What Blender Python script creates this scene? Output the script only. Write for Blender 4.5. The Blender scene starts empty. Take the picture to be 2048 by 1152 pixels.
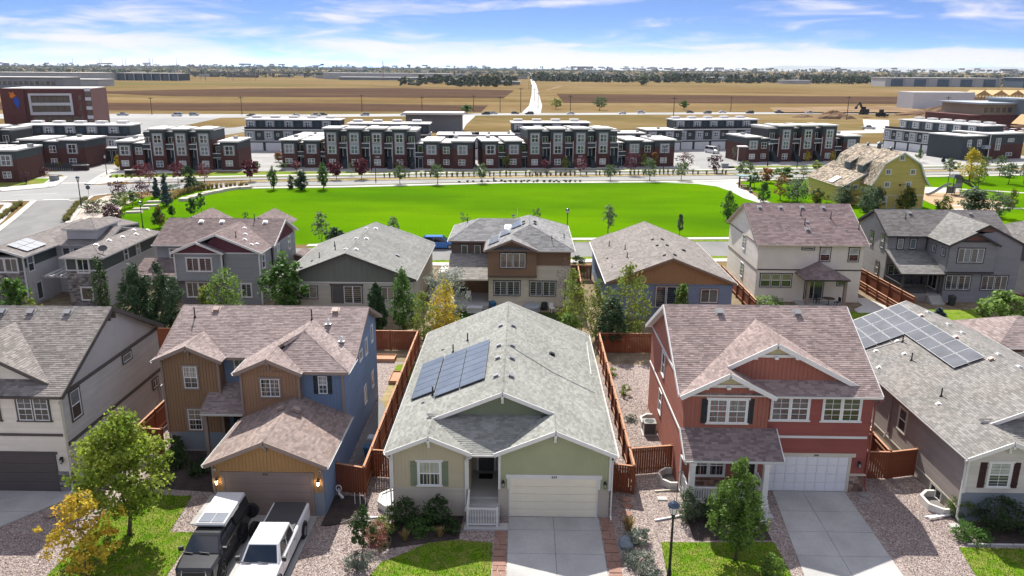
import bpy,math,random
import numpy as np
from mathutils import Vector,Matrix
# camera, sky, sun, exposure
sc=bpy.context.scene
CAM_H=23.8
cam_d=bpy.data.cameras.new('camera');cam=bpy.data.objects.new('camera',cam_d)
sc.collection.objects.link(cam);sc.camera=cam
cam_d.sensor_width=36.0;cam_d.lens=36.0*1570/2048
cam_d.clip_start=0.5;cam_d.clip_end=90000
_p=math.atan((576-140)/1570);_y=math.radians(0.77);_r=math.radians(0.4)
_f=Vector((-math.sin(_y)*math.cos(_p),math.cos(_y)*math.cos(_p),-math.sin(_p)))
_x=Vector((math.cos(_y),math.sin(_y),0));_u=_x.cross(_f)
_x,_u=math.cos(_r)*_x+math.sin(_r)*_u,-math.sin(_r)*_x+math.cos(_r)*_u
cam.matrix_world=Matrix(((_x.x,_u.x,-_f.x,0),(_x.y,_u.y,-_f.y,0),(_x.z,_u.z,-_f.z,CAM_H),(0,0,0,1)))
SUN_EL,SUN_AZ=46.0,-10.0
world=bpy.data.worlds.new('World');sc.world=world;world.use_nodes=True
def build_world():
 nt=world.node_tree;N=nt.nodes;L=nt.links;N.clear()
 out=N.new('ShaderNodeOutputWorld');bg=N.new('ShaderNodeBackground');L.new(bg.outputs[0],out.inputs[0])
 tc=N.new('ShaderNodeTexCoord')
 sky=N.new('ShaderNodeTexSky');sky.sky_type='NISHITA';sky.sun_disc=False
 sky.sun_elevation=math.radians(SUN_EL);sky.sun_rotation=math.radians(SUN_AZ)
 sky.altitude=2500;sky.air_density=0.55;sky.dust_density=0.0;sky.ozone_density=4.0
 mp=N.new('ShaderNodeVectorMath');mp.operation='MULTIPLY_ADD'
 mp.inputs[1].default_value=(1,1,9.0);mp.inputs[2].default_value=(0,0,0.12)
 L.new(tc.outputs['Generated'],mp.inputs[0])
 nm=N.new('ShaderNodeVectorMath');nm.operation='NORMALIZE';L.new(mp.outputs[0],nm.inputs[0])
 L.new(nm.outputs[0],sky.inputs[0])
 sep=N.new('ShaderNodeSeparateXYZ');L.new(tc.outputs['Generated'],sep.inputs[0])
 def noise(scale,vec,detail,rough,dist):
  m=N.new('ShaderNodeVectorMath');m.operation='MULTIPLY_ADD';m.inputs[1].default_value=vec;m.inputs[2].default_value=CLOUD['off'];L.new(tc.outputs['Generated'],m.inputs[0])
  n=N.new('ShaderNodeTexNoise');n.inputs['Scale'].default_value=scale;n.inputs['Detail'].default_value=detail;n.inputs['Roughness'].default_value=rough;n.inputs['Distortion'].default_value=dist;L.new(m.outputs[0],n.inputs['Vector']);return n
 n1=noise(CLOUD['s1'],(1,1,9),3,0.5,0.4);n2=noise(CLOUD['s2'],(1,1,6),8,0.62,0.8)
 w1=N.new('ShaderNodeMath');w1.operation='MULTIPLY_ADD';w1.inputs[1].default_value=0.62;L.new(n1.outputs[0],w1.inputs[0])
 w2=N.new('ShaderNodeMath');w2.operation='MULTIPLY';w2.inputs[1].default_value=0.38;L.new(n2.outputs[0],w2.inputs[0]);L.new(w2.outputs[0],w1.inputs[2])
 cov=N.new('ShaderNodeMapRange');cov.inputs[1].default_value=0.0;cov.inputs[2].default_value=0.085
 cov.inputs[3].default_value=CLOUD['cov_h'];cov.inputs[4].default_value=CLOUD['cov_m'];L.new(sep.outputs[2],cov.inputs[0])
 cv2=N.new('ShaderNodeMapRange');cv2.inputs[1].default_value=0.1;cv2.inputs[2].default_value=0.5;cv2.inputs[3].default_value=0;cv2.inputs[4].default_value=CLOUD['cov_z'];L.new(sep.outputs[2],cv2.inputs[0])  # extra overhead cloud out of view, added to raise the ambient fill
 a0=N.new('ShaderNodeMath');a0.operation='ADD';L.new(cov.outputs[0],a0.inputs[0]);L.new(cv2.outputs[0],a0.inputs[1])
 ad=N.new('ShaderNodeMath');ad.operation='ADD';L.new(w1.outputs[0],ad.inputs[0]);L.new(a0.outputs[0],ad.inputs[1])
 ramp=N.new('ShaderNodeMapRange');ramp.interpolation_type='SMOOTHSTEP'
 ramp.inputs[1].default_value=0.47;ramp.inputs[2].default_value=0.64;ramp.inputs[3].default_value=0;ramp.inputs[4].default_value=CLOUD['max']
 L.new(ad.outputs[0],ramp.inputs[0])
 sc1=N.new('ShaderNodeMix');sc1.data_type='RGBA';sc1.blend_type='MULTIPLY';sc1.inputs[0].default_value=1.0
 L.new(sky.outputs[0],sc1.inputs[6]);sc1.inputs[7].default_value=SKY_TINT
 mix=N.new('ShaderNodeMix');mix.data_type='RGBA';L.new(ramp.outputs[0],mix.inputs[0])
 L.new(sc1.outputs[2],mix.inputs[6]);mix.inputs[7].default_value=CLOUD['col']
 L.new(mix.outputs[2],bg.inputs[0]);bg.inputs[1].default_value=SKY_STRENGTH
SKY_STRENGTH=0.15
SKY_TINT=(0.98,0.97,0.93,1)
CLOUD=dict(s1=3.2,s2=9.0,off=(5.1,2.2,0.7),cov_h=0.125,cov_m=-0.055,cov_z=0.15,max=0.95,col=(2.3,2.25,2.5,1))
build_world()
sun_d=bpy.data.lights.new('sun','SUN');sun_d.energy=3.3;sun_d.angle=math.radians(0.53);sun_d.color=(1.0,0.955,0.88)
sun=bpy.data.objects.new('sun',sun_d);sc.collection.objects.link(sun)
_e,_a=math.radians(SUN_EL),math.radians(SUN_AZ)
sun_dir=Vector((math.sin(_a)*math.cos(_e),math.cos(_a)*math.cos(_e),math.sin(_e)))
sun.rotation_euler=(-sun_dir).to_track_quat('-Z','Y').to_euler();sun.location=sun_dir*200
vs=sc.view_settings;vs.view_transform='Standard';vs.look='None';vs.gamma=1.0;vs.use_curve_mapping=False
vs.exposure=1.44
sc.cycles.use_denoising=True;sc.cycles.max_bounces=6;sc.cycles.volume_bounces=0
sc.cycles.transparent_max_bounces=6;sc.cycles.sample_clamp_indirect=8
# helpers
col=sc.collection
rnd=random.Random(7)
def S2L(r,g,b):
 f=lambda c:(c/255/12.92)if c/255<=0.04045 else((c/255+0.055)/1.055)**2.4
 return(f(r),f(g),f(b))
MATS={}
def M(name,c,rough=0.85,var=0.12,scale=1.5,fine=0.0,fscale=30,bump=0.0,bscale=40,tone=0.0,metal=0.0,spec=0.3,hue=None,emit=0,translucent=0.0,stretch=None):
 if name in MATS:return MATS[name]
 m=bpy.data.materials.new(name);m.use_nodes=True;nt=m.node_tree;N=nt.nodes;L=nt.links
 b=N['Principled BSDF'];b.inputs['Roughness'].default_value=rough;b.inputs['Metallic'].default_value=metal
 b.inputs['Specular IOR Level'].default_value=spec
 tc=N.new('ShaderNodeTexCoord');vec=tc.outputs['Object']
 if stretch:
  mp=N.new('ShaderNodeMapping');mp.inputs['Scale'].default_value=stretch;L.new(vec,mp.inputs['Vector']);vec=mp.outputs[0]
 src=None
 def mult(fac_out,lo,hi):
  nonlocal src
  mr=N.new('ShaderNodeMapRange');mr.inputs[1].default_value=0.25;mr.inputs[2].default_value=0.75
  mr.inputs[3].default_value=lo;mr.inputs[4].default_value=hi;L.new(fac_out,mr.inputs[0])
  vm=N.new('ShaderNodeVectorMath');vm.operation='SCALE'
  if src is None:vm.inputs[0].default_value=c[:3]
  else:L.new(src,vm.inputs[0])
  L.new(mr.outputs[0],vm.inputs['Scale']);src=vm.outputs[0]
 if hue:
  n0=N.new('ShaderNodeTexNoise');n0.inputs['Scale'].default_value=scale*0.7;n0.inputs['Detail'].default_value=4;L.new(vec,n0.inputs['Vector'])
  mr=N.new('ShaderNodeMapRange');mr.inputs[1].default_value=0.4;mr.inputs[2].default_value=0.62;L.new(n0.outputs[0],mr.inputs[0])
  mx=N.new('ShaderNodeMix');mx.data_type='RGBA';L.new(mr.outputs[0],mx.inputs[0]);mx.inputs[6].default_value=(*c[:3],1);mx.inputs[7].default_value=(*hue,1)
  src=mx.outputs[2]
 if var:
  n=N.new('ShaderNodeTexNoise');n.inputs['Scale'].default_value=scale;n.inputs['Detail'].default_value=5;L.new(vec,n.inputs['Vector'])
  mult(n.outputs[0],1-var,1+var)
 if fine:
  n=N.new('ShaderNodeTexNoise');n.inputs['Scale'].default_value=fscale;n.inputs['Detail'].default_value=3;L.new(vec,n.inputs['Vector'])
  mult(n.outputs[0],1-fine,1+fine)
 if tone:
  a=N.new('ShaderNodeAttribute');a.attribute_name='tone'
  mr=N.new('ShaderNodeMapRange');mr.inputs[3].default_value=1-tone;mr.inputs[4].default_value=1+tone;L.new(a.outputs['Fac'],mr.inputs[0])
  vm=N.new('ShaderNodeVectorMath');vm.operation='SCALE'
  if src is None:vm.inputs[0].default_value=c[:3]
  else:L.new(src,vm.inputs[0])
  L.new(mr.outputs[0],vm.inputs['Scale']);src=vm.outputs[0]
 if src is None:b.inputs['Base Color'].default_value=(*c[:3],1)
 else:L.new(src,b.inputs['Base Color'])
 if bump:
  n=N.new('ShaderNodeTexNoise');n.inputs['Scale'].default_value=bscale;n.inputs['Detail'].default_value=3;L.new(vec,n.inputs['Vector'])
  bp=N.new('ShaderNodeBump');bp.inputs['Strength'].default_value=bump;bp.inputs['Distance'].default_value=0.02;L.new(n.outputs[0],bp.inputs['Height']);L.new(bp.outputs[0],b.inputs['Normal'])
 if emit:
  b.inputs['Emission Color'].default_value=(*c[:3],1);b.inputs['Emission Strength'].default_value=emit
 if translucent:
  t=N.new('ShaderNodeBsdfTranslucent');ms=N.new('ShaderNodeMixShader');ms.inputs[0].default_value=translucent
  if src is None:t.inputs[0].default_value=(*c[:3],1)
  else:L.new(src,t.inputs[0])
  L.new(b.outputs[0],ms.inputs[1]);L.new(t.outputs[0],ms.inputs[2]);L.new(ms.outputs[0],N['Material Output'].inputs[0])
 MATS[name]=m
 return m
class MB:
 """collects polygons; build() makes ONE mesh object of them"""
 def __init__(s):s.v=[];s.f=[];s.m=[];s.t=[];s.mats=[];s.cur=0
 def mat(s,m):
  if m not in s.mats:s.mats.append(m)
  s.cur=s.mats.index(m);return s
 def poly(s,pts,tone=0.5):
  b=len(s.v);s.v.extend([tuple(p)for p in pts]);s.f.append(tuple(range(b,b+len(pts))));s.m.append(s.cur);s.t.append(tone)
 def quads(s,V,F,T=None):
  b=len(s.v);s.v.extend(map(tuple,V));s.f.extend(tuple(i+b for i in f)for f in F);s.m.extend([s.cur]*len(F))
  s.t.extend(T if T is not None else[0.5]*len(F))
 def hexa(s,p,tone=0.5):
  """8 corners: bottom 4 counter-clockwise, then top 4"""
  b=len(s.v);s.v.extend([tuple(q)for q in p])
  for f in((3,2,1,0),(4,5,6,7),(0,1,5,4),(1,2,6,5),(2,3,7,6),(3,0,4,7)):
   s.f.append(tuple(b+i for i in f));s.m.append(s.cur);s.t.append(tone)
 def box(s,x0,x1,y0,y1,z0,z1,tone=0.5):
  s.hexa(((x0,y0,z0),(x1,y0,z0),(x1,y1,z0),(x0,y1,z0),(x0,y0,z1),(x1,y0,z1),(x1,y1,z1),(x0,y1,z1)),tone)
 def bar(s,a,b,w,h,up=(0,0,1),tone=0.5):
  """box along a-b, w across, h along up; the line is its centre"""
  a,b=Vector(a),Vector(b);d=(b-a).normalized();u=Vector(up);r=d.cross(u)
  if r.length<1e-5:r=d.cross(Vector((0,1,0)))
  r.normalize();u=r.cross(d).normalized();r*=w/2;u*=h/2
  s.hexa([a-r-u,a+r-u,b+r-u,b-r-u,a-r+u,a+r+u,b+r+u,b-r+u],tone)
 def prism(s,pts,vec,side=None,bottom=None,tone=0.5):
  """pts = top face; extruded by vec"""
  c=s.cur;vec=Vector(vec);p=[Vector(q)for q in pts];q=[a+vec for a in p];n=len(p)
  s.poly(p,tone)
  if side is not None:s.cur=side
  for i in range(n):s.poly((p[i],q[i],q[(i+1)%n],p[(i+1)%n]),tone)
  if bottom is not None:s.cur=bottom
  s.poly(q[::-1],tone);s.cur=c
 def tube(s,pts,r,n=8,cap=True,tone=0.5):
  pts=[Vector(q)for q in pts];rs=r if isinstance(r,(list,tuple))else[r]*len(pts);rings=[]
  for i,q in enumerate(pts):
   d=(pts[min(i+1,len(pts)-1)]-pts[max(i-1,0)]).normalized()
   a=d.cross(Vector((0,0,1)))if abs(d.z)<0.95 else d.cross(Vector((0,1,0)))
   a.normalize();b=d.cross(a)
   base=len(s.v)
   for k in range(n):
    t=2*math.pi*k/n;s.v.append(tuple(q+(a*math.cos(t)+b*math.sin(t))*rs[i]))
   rings.append(base)
  for i in range(len(rings)-1):
   for k in range(n):
    k2=(k+1)%n
    s.f.append((rings[i]+k,rings[i+1]+k,rings[i+1]+k2,rings[i]+k2));s.m.append(s.cur);s.t.append(tone)
  if cap:
   s.f.append(tuple(rings[0]+k for k in range(n)));s.m.append(s.cur);s.t.append(tone)
   s.f.append(tuple(rings[-1]+k for k in reversed(range(n))));s.m.append(s.cur);s.t.append(tone)
 def mesh(s,name,smooth=False,tones=False):
  me=bpy.data.meshes.new(name);me.from_pydata(s.v,[],s.f)
  for m in s.mats:me.materials.append(m)
  if len(s.mats)>1:me.polygons.foreach_set('material_index',s.m)
  if tones:
   a=me.attributes.new('tone','FLOAT','FACE');a.data.foreach_set('value',s.t)
  if smooth:me.polygons.foreach_set('use_smooth',[True]*len(s.f))
  me.update();return me
 def build(s,name,parent=None,smooth=False,tones=False,kind=None,loc=None,rz=None):
  return link(name,s.mesh(name,smooth,tones),parent,kind,loc,rz)
def link(name,me,parent=None,kind=None,loc=None,rz=None):
 o=bpy.data.objects.new(name,me);col.objects.link(o)
 if parent is not None:o.parent=parent
 if kind:o['kind']=kind
 if loc is not None:o.location=loc
 if rz is not None:o.rotation_euler=(0,0,rz)
 return o
def tag(o,label=None,cat=None,group=None,kind=None):
 if label:o['label']=label
 if cat:o['category']=cat
 if group:o['group']=group
 if kind:o['kind']=kind
 return o
def thing(name,label,cat,loc=(0,0,0),rz=0,group=None):
 o=bpy.data.objects.new(name,None);col.objects.link(o);o.location=loc;o.rotation_euler=(0,0,rz);o.empty_display_size=0.3
 return tag(o,label,cat,group)
def dup(root,loc,rz=0,scale=None,label=None,group=None):
 r=root.copy();col.objects.link(r);r.location=loc;r.rotation_euler=(0,0,rz)
 if scale is not None:r.scale=scale if isinstance(scale,tuple)else(scale,)*3
 if label:r['label']=label
 if group:r['group']=group
 for ch in root.children:
  c=ch.copy();col.objects.link(c);c.parent=r
  for g in ch.children:
   d=g.copy();col.objects.link(d);d.parent=c
 return r
 # house kit
def spans(poly2,t):
 """where the horizontal line at height t crosses a 2-D polygon: list of (x0, x1)"""
 xs=[];n=len(poly2)
 for i in range(n):
  (xa,ya),(xb,yb)=poly2[i],poly2[(i+1)%n]
  if(ya<=t)!=(yb<=t):xs.append(xa+(t-ya)/(yb-ya)*(xb-xa))
 xs.sort();return[(xs[i],xs[i+1])for i in range(0,len(xs)-1,2)]
class Roof:
 """all the planes of one house's roof: a deck mesh, its shingles, its white or dark trim"""
 def __init__(s,house,shingle_mat,trim_mat,tw=0.32,ex=0.15,gutter_mat=None):
  s.h=house;s.deck=MB();s.sh=MB();s.trim=MB();s.trims=[('fascia',s.trim)];s.sm=shingle_mat;s.tm=trim_mat;s.tw=tw;s.ex=ex;s.gm=gutter_mat or trim_mat
  s.deck.mat(shingle_mat);s.deck.mat(trim_mat);s.deck.mat(shingle_mat);s.sh.mat(shingle_mat);s.trim.mat(trim_mat)
 def plane(s,pts,th=0.17,shingles=True):
  p=[Vector(q)for q in pts]
  n=Vector((0,0,0))
  for i in range(len(p)):n+=p[i].cross(p[(i+1)%len(p)])
  n.normalize()
  if n.z<0:p.reverse();n=-n
  s.deck.mat(s.sm);s.deck.prism(p,n*-th,side=1,bottom=1)
  if not shingles:return
  hx=Vector((0,0,1)).cross(n)
  hx=hx.normalized()if hx.length>1e-4 else Vector((1,0,0))
  up=n.cross(hx);o=p[0]
  q2=[((a-o).dot(hx),(a-o).dot(up))for a in p]
  t0=min(a[1]for a in q2);t1=max(a[1]for a in q2);tw,ex=s.tw,s.ex
  V=[];F=[];T=[];t=t0-0.03
  lift=0.006+0.02*ex;lo=0.004
  row=0
  while t<t1-0.02:
   ta,tb=t,min(t+ex,t1-0.002)
   for(xa,xb)in spans(q2,min(max((ta+tb)/2,t0+1e-3),t1-1e-3)):
    x=xa-rnd.random()*tw
    while x<xb:
     w=tw*rnd.choice((0.6,0.8,1.0,1.0,1.25));a,b=max(x,xa),min(x+w,xb);x+=w
     if b-a<0.02:continue
     k=lift*rnd.uniform(0.8,1.9);tn=rnd.random();b0=len(V)
     gap=0.004
     A=o+hx*(a+gap)+up*ta+n*(lo+k);B=o+hx*(b-gap)+up*ta+n*(lo+k)
     C=o+hx*(b-gap)+up*tb+n*lo;D=o+hx*(a+gap)+up*tb+n*lo
     V+=[A,B,C,D,A-n*(k+0.01),B-n*(k+0.01)]
     F+=[(b0,b0+1,b0+2,b0+3),(b0+4,b0+5,b0+1,b0)];T+=[tn,tn]
   t+=ex;row+=1
  s.sh.quads(V,F,T)
 def cap(s,a,b,w=0.3):
  """ridge or hip cap shingles from a to b"""
  a,b=Vector(a),Vector(b);L=(b-a).length;n=max(1,int(L/0.3));r=(b-a).normalized().cross(Vector((0,0,1))).normalized()*w/2
  for i in range(n):
   p=a.lerp(b,i/n);q=a.lerp(b,(i+1)/n);z=Vector((0,0,0.035+0.012*(i%2)));d=Vector((0,0,-0.07))
   tn=rnd.random()
   s.sh.poly((p+z,q+z,q+r+d,p+r+d),tn);s.sh.poly((q+z,p+z,p-r+d,q-r+d),tn)
 def rake(s,a,b,out,h=0.22,t=0.05):
  """barge board on a gable edge; out = outward direction"""
  a,b,out=Vector(a),Vector(b),Vector(out).normalized()
  c=out*(t/2+0.004);s.trim=MB();s.trims.append(('barge_board',s.trim));s.trim.mat(s.tm);s.trim.bar(a+c-Vector((0,0,h/2-0.02)),b+c-Vector((0,0,h/2-0.02)),t,h)
 def gutter(s,a,b,out):
  a,b,out=Vector(a),Vector(b),Vector(out).normalized()
  g=MB();g.mat(s.gm);s.trims.append(('gutter',g));d=(b-a).normalized();z=Vector((0,0,1));p=[]
  for q in(a,b):
   p.append([q+out*0.006-z*0.16,q+out*0.075-z*0.16,q+out*0.125-z*0.045,q+out*0.125-z*0.03,q+out*0.105-z*0.03,q+out*0.07-z*0.13,q+out*0.02-z*0.13,q+out*0.006-z*0.03])
  k=len(p[0])
  for i in range(k):g.poly((p[0][i],p[0][(i+1)%k],p[1][(i+1)%k],p[1][i]))
  g.poly(p[0][::-1]);g.poly(p[1])
 def done(s):
  r=s.deck.build('roof',s.h)
  if s.sh.f:s.sh.build('shingles',r,tones=True,kind='stuff')
  for n,b in s.trims:
   if b.f:b.build(n,r)
  return r
def wall(house,pts,m,siding='lap',step=0.18,out=None,th=0.14,trim=None,name='wall',battens=0.4):
 """a vertical wall of the polygon pts (any order); out = outward direction"""
 p=[Vector(q)for q in pts];n=Vector(out).normalized()
 nn=Vector((0,0,0))
 for i in range(len(p)):nn+=p[i].cross(p[(i+1)%len(p)])
 if nn.dot(n)<0:p.reverse()
 b=MB();b.mat(m);b.prism(p,n*-th)
 u=Vector((0,0,1)).cross(n).normalized();o=Vector((p[0].x,p[0].y,0))
 q2=[((a-o).dot(u),a.z)for a in p];z0=min(a[1]for a in q2);z1=max(a[1]for a in q2)
 w=b.build(name,house)
 s=MB();s.mat(m);V=[];F=[];T=[]
 if siding=='lap':
  z=z0
  while z<z1-0.02:
   za,zb=z,min(z+step,z1)
   for(xa,xb)in spans(q2,min(max(za+0.5*(zb-za),z0+1e-3),z1-1e-3)):
    if xb-xa<0.08:continue
    x=xa
    while x<xb-0.01:
     x2=min(x+rnd.uniform(2.6,3.7),xb)
     if xb-x2<0.5:x2=xb
     b0=len(V);tn=rnd.random()
     A=o+u*x+n*0.022;B=o+u*x2+n*0.022;C=o+u*x2+n*0.004;D=o+u*x+n*0.004
     A.z=B.z=za;C.z=D.z=zb
     A2=o+u*x;B2=o+u*x2;A2.z=B2.z=za
     V+=[A,B,C,D,A2,B2];F+=[(b0,b0+1,b0+2,b0+3),(b0+4,b0+5,b0+1,b0)];T+=[tn,tn]
     x=x2
   z+=step
  s.quads(V,F,T)
  if F:s.build('siding_board',w,tones=True,kind='stuff')
 elif siding=='batten':
  xa=min(a[0]for a in q2);xb=max(a[0]for a in q2);k=int((xb-xa)/battens)
  qs=[(a[1],a[0])for a in q2]
  for i in range(k+1):
   x=xa+(xb-xa)*(i+0.5)/(k+1)
   for(za,zb)in spans(qs,x):
    if zb-za<0.1:continue
    A=o+u*x;s.bar((A.x+n.x*0.012,A.y+n.y*0.012,za),(A.x+n.x*0.012,A.y+n.y*0.012,zb),0.045,0.03,up=n,tone=rnd.random())
  if s.f:s.build('batten',w,kind='stuff')
 elif siding=='stone':
  z=z0+0.01
  while z<z1-0.05:
   h=rnd.choice((0.09,0.12,0.15,0.18));zb=min(z+h,z1)
   for(xa,xb)in spans(q2,min((z+zb)/2,z1-1e-3)):
    x=xa
    while x<xb-0.02:
     x2=min(x+rnd.uniform(0.18,0.55),xb)
     if xb-x2<0.12:x2=xb
     d=rnd.uniform(0.02,0.055);g=0.006
     P=[o+u*(x+g),o+u*(x2-g)]
     c=[]
     for zz in(z+g,zb-g):
      for(a,dd)in((P[0],d),(P[1],d),(P[1],0),(P[0],0)):
       r=a+n*dd;c.append((r.x,r.y,zz))
     s.hexa(c,rnd.random());x=x2
   z=zb
  s.build('stone',w,tones=True,kind='stuff')
 return w
WIN={}
def glass(kind='dark'):
 c={'dark':(0.02,0.026,0.032),'mid':(0.06,0.075,0.08),'blind':(0.36,0.38,0.37),'warm':(0.20,0.18,0.14),'sky':(0.13,0.17,0.19)}[kind]
 return M('window_glass_'+kind,c,rough=0.04,var=0.35,scale=1.3,spec=0.9)
def window(house,o,rz,w,h,panes=1,style='sash',trim=None,tw=0.1,vinyl=None,up='mid',lo='dark',grid=None,head=0.0,sill=0.0,name='window',proud=0.05):
 """o = bottom centre on the wall face, local x to the viewer's right, -y out of the wall. style sash: two panes one above the other; slide: side by side; fixed"""
 key=(round(w,2),round(h,2),panes,style,trim.name if trim else None,tw,vinyl.name if vinyl else None,up,lo,grid,head,sill,proud)
 if key not in WIN:
  f=MB();gl=[]
  pw=w/panes;fr=0.05;y0,y1=-proud,-0.004
  if trim:
   f.mat(trim);e=tw
   f.box(-w/2-e,-w/2,y0-0.012,y1,0,h);f.box(w/2,w/2+e,y0-0.012,y1,0,h)
   f.box(-w/2-e-head,w/2+e+head,y0-0.02,y1,h,h+e+head*0.3);f.box(-w/2-e-sill,w/2+e+sill,y0-0.03,y1,-e*0.9,0)
  for i in range(panes):
   xa=-w/2+i*pw;xb=xa+pw
   if panes>1 and trim:
    f.mat(trim)
    if i:f.box(xa-tw*0.45,xa+tw*0.45,y0-0.01,y1,0,h)
    xa+=tw*0.45 if i else 0;xb-=tw*0.45 if i<panes-1 else 0
   f.mat(vinyl);f.box(xa,xa+fr,y0,y1,0,h);f.box(xb-fr,xb,y0,y1,0,h);f.box(xa+fr,xb-fr,y0,y1,0,fr);f.box(xa+fr,xb-fr,y0,y1,h-fr,h)
   ia,ib=xa+fr,xb-fr
   if style=='sash':
    f.box(ia,ib,y0+0.004,y1,h/2-0.028,h/2+0.028)
    cells=[(ia,ib,h/2+0.028,h-fr,up),(ia,ib,fr,h/2-0.028,lo)]
   elif style=='slide':
    xm=(ia+ib)/2;f.box(xm-0.028,xm+0.028,y0+0.004,y1,fr,h-fr)
    cells=[(ia,xm-0.028,fr,h-fr,lo),(xm+0.028,ib,fr,h-fr,up)]
   else:cells=[(ia,ib,fr,h-fr,up)]
   for(a,b,c,d,k)in cells:
    if grid:
     gx,gz=grid
     for t in range(1,gx):f.box(a+(b-a)*t/gx-0.011,a+(b-a)*t/gx+0.011,y0+0.014,y0+0.03,c,d)
     for t in range(1,gz):f.box(a,b,y0+0.016,y0+0.028,c+(d-c)*t/gz-0.011,c+(d-c)*t/gz+0.011)
    g=MB();g.mat(glass(k));g.box(a,b,y0+0.03,y0+0.036,c,d);gl.append(g.mesh('pane'))
  WIN[key]=(f.mesh('window'),gl)
 fm,gl=WIN[key]
 o2=link(name,fm,house,loc=o,rz=rz)
 for g in gl:link('pane',g,o2)
 return o2
def add_box(house,name,m,*dims):b=MB();b.mat(m);b.box(*dims);return b.build(name,house)
def digits(house,txt,loc,size,m):
 c=bpy.data.curves.new('house_number','FONT');c.body=txt;c.size=size;c.extrude=0.012;c.align_x='CENTER';c.materials.append(m)
 t=bpy.data.objects.new('house_number',c);me=bpy.data.meshes.new_from_object(t);bpy.data.objects.remove(t);bpy.data.curves.remove(c)
 o=link('house_number',me,house,loc=loc);o.rotation_euler=(math.pi/2,0,0);return o
def shutter(house,x0,x1,y,z0,z1,m):
 b=MB();b.mat(m);n=3;w=(x1-x0)/n
 for i in range(n):b.box(x0+i*w+0.006,x0+(i+1)*w-0.006,y-0.035,y-0.004,z0,z1)
 for z in(z0+0.18*(z1-z0),z0+0.8*(z1-z0)):b.box(x0,x1,y-0.055,y-0.03,z-0.05,z+0.05)
 return b.build('shutter',house)
def lantern(house,x,y,z,lit=False):
 b=MB();bk=M('black_metal',(0.015,0.015,0.016),rough=0.45,var=0)
 b.mat(bk);b.box(x-0.05,x+0.05,y-0.03,y,z-0.05,z+0.28);b.bar((x,y-0.02,z+0.24),(x,y-0.16,z+0.27),0.025,0.025)
 b.tube([(x,y-0.16,z+0.36),(x,y-0.16,z+0.27),(x,y-0.16,z+0.2)],[0.015,0.06,0.11],6)
 for a in range(4):
  t=a*math.pi/2+0.78;b.bar((x+0.085*math.cos(t),y-0.16+0.085*math.sin(t),z+0.2),(x+0.06*math.cos(t),y-0.16+0.06*math.sin(t),z-0.05),0.016,0.016)
 b.tube([(x,y-0.16,z-0.05),(x,y-0.16,z-0.1)],[0.065,0.02],6)
 l=b.build('wall_lantern',house)
 g=MB();g.mat(M('lantern_glass_lit',(1.0,0.72,0.38),rough=0.3,var=0,emit=9)if lit else M('lantern_glass',(0.42,0.42,0.40),rough=0.15,var=0,spec=0.8))
 g.tube([(x,y-0.16,z-0.04),(x,y-0.16,z+0.19)],[0.05,0.07],6);g.build('glass',l)
 return l
def garage_door(house,x0,x1,y,z0,z1,m,rows=4,cols=1,fm=None):
 """sectional door set into the wall plane y: each panel its own piece"""
 f=MB();f.mat(m);f.box(x0,x1,y-0.012,y-0.004,z0,z1);d=f.build('garage_door',house);h=(z1-z0)/rows;w=(x1-x0)/cols
 g=MB();g.mat(m);g.hexa([(-w/2+0.008,0,0.008),(w/2-0.008,0,0.008),(w/2-0.008,0.03,0.008),(-w/2+0.008,0.03,0.008),(-w/2+0.008,0,h-0.008),(w/2-0.008,0,h-0.008),(w/2-0.008,0.03,h-0.008),(-w/2+0.008,0.03,h-0.008)])
 if cols>1:
  g.box(-w/2+0.09,w/2-0.09,-0.008,0.0,0.09,h-0.09)
 else:
  g.box(-w/2+0.02,w/2-0.02,-0.006,0.0,h*0.3,h*0.34);g.box(-w/2+0.02,w/2-0.02,-0.006,0.0,h*0.64,h*0.68)
 me=g.mesh('panel')
 for r in range(rows):
  for c in range(cols):link('panel',me,d,loc=(x0+w*(c+0.5),y-0.045,z0+h*r))
 return d
def roof_vent(house,loc,m,rz=0,slope=(0,0),s=1.0):
 k=('vent',m.name)
 if k not in WIN:
  b=MB();b.mat(m);b.box(-0.28,0.28,-0.28,0.28,0.0,0.02)
  b.hexa([(-0.17,-0.2,0.02),(0.17,-0.2,0.02),(0.17,0.14,0.02),(-0.17,0.14,0.02),(-0.19,-0.23,0.14),(0.19,-0.23,0.14),(0.17,0.16,0.11),(-0.17,0.16,0.11)])
  b.box(-0.2,0.2,-0.24,0.17,0.14,0.165);WIN[k]=b.mesh('roof_vent')
 o=link('roof_vent',WIN[k],house,loc=loc);o.rotation_euler=(slope[0],slope[1],rz);o.scale=(s,s,s);return o
def vent_pipe(house,loc,h=0.6,m=None):
 k=('pipe',h)
 if k not in WIN:
  b=MB();b.mat(M('dark_pipe',(0.03,0.03,0.033),rough=0.6,var=0));b.tube([(0,0,-0.1),(0,0,h)],0.045,8);b.tube([(0,0,-0.12),(0,0,0.1)],[0.16,0.06],8);WIN[k]=b.mesh('vent_pipe')
 return link('vent_pipe',WIN[k],house,loc=loc)
def downspout(house,top,wallxy,zb,m):
 x,y,z=top;b=MB();b.mat(m);wx,wy=wallxy
 b.bar((x,y,z-0.12),(wx,wy,z-0.5),0.07,0.07);b.bar((wx,wy,z-0.48),(wx,wy,zb+0.15),0.075,0.075);b.bar((wx,wy,zb+0.17),(wx,wy-0.3,zb+0.06),0.08,0.07)
 return b.build('downspout',house)
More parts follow.
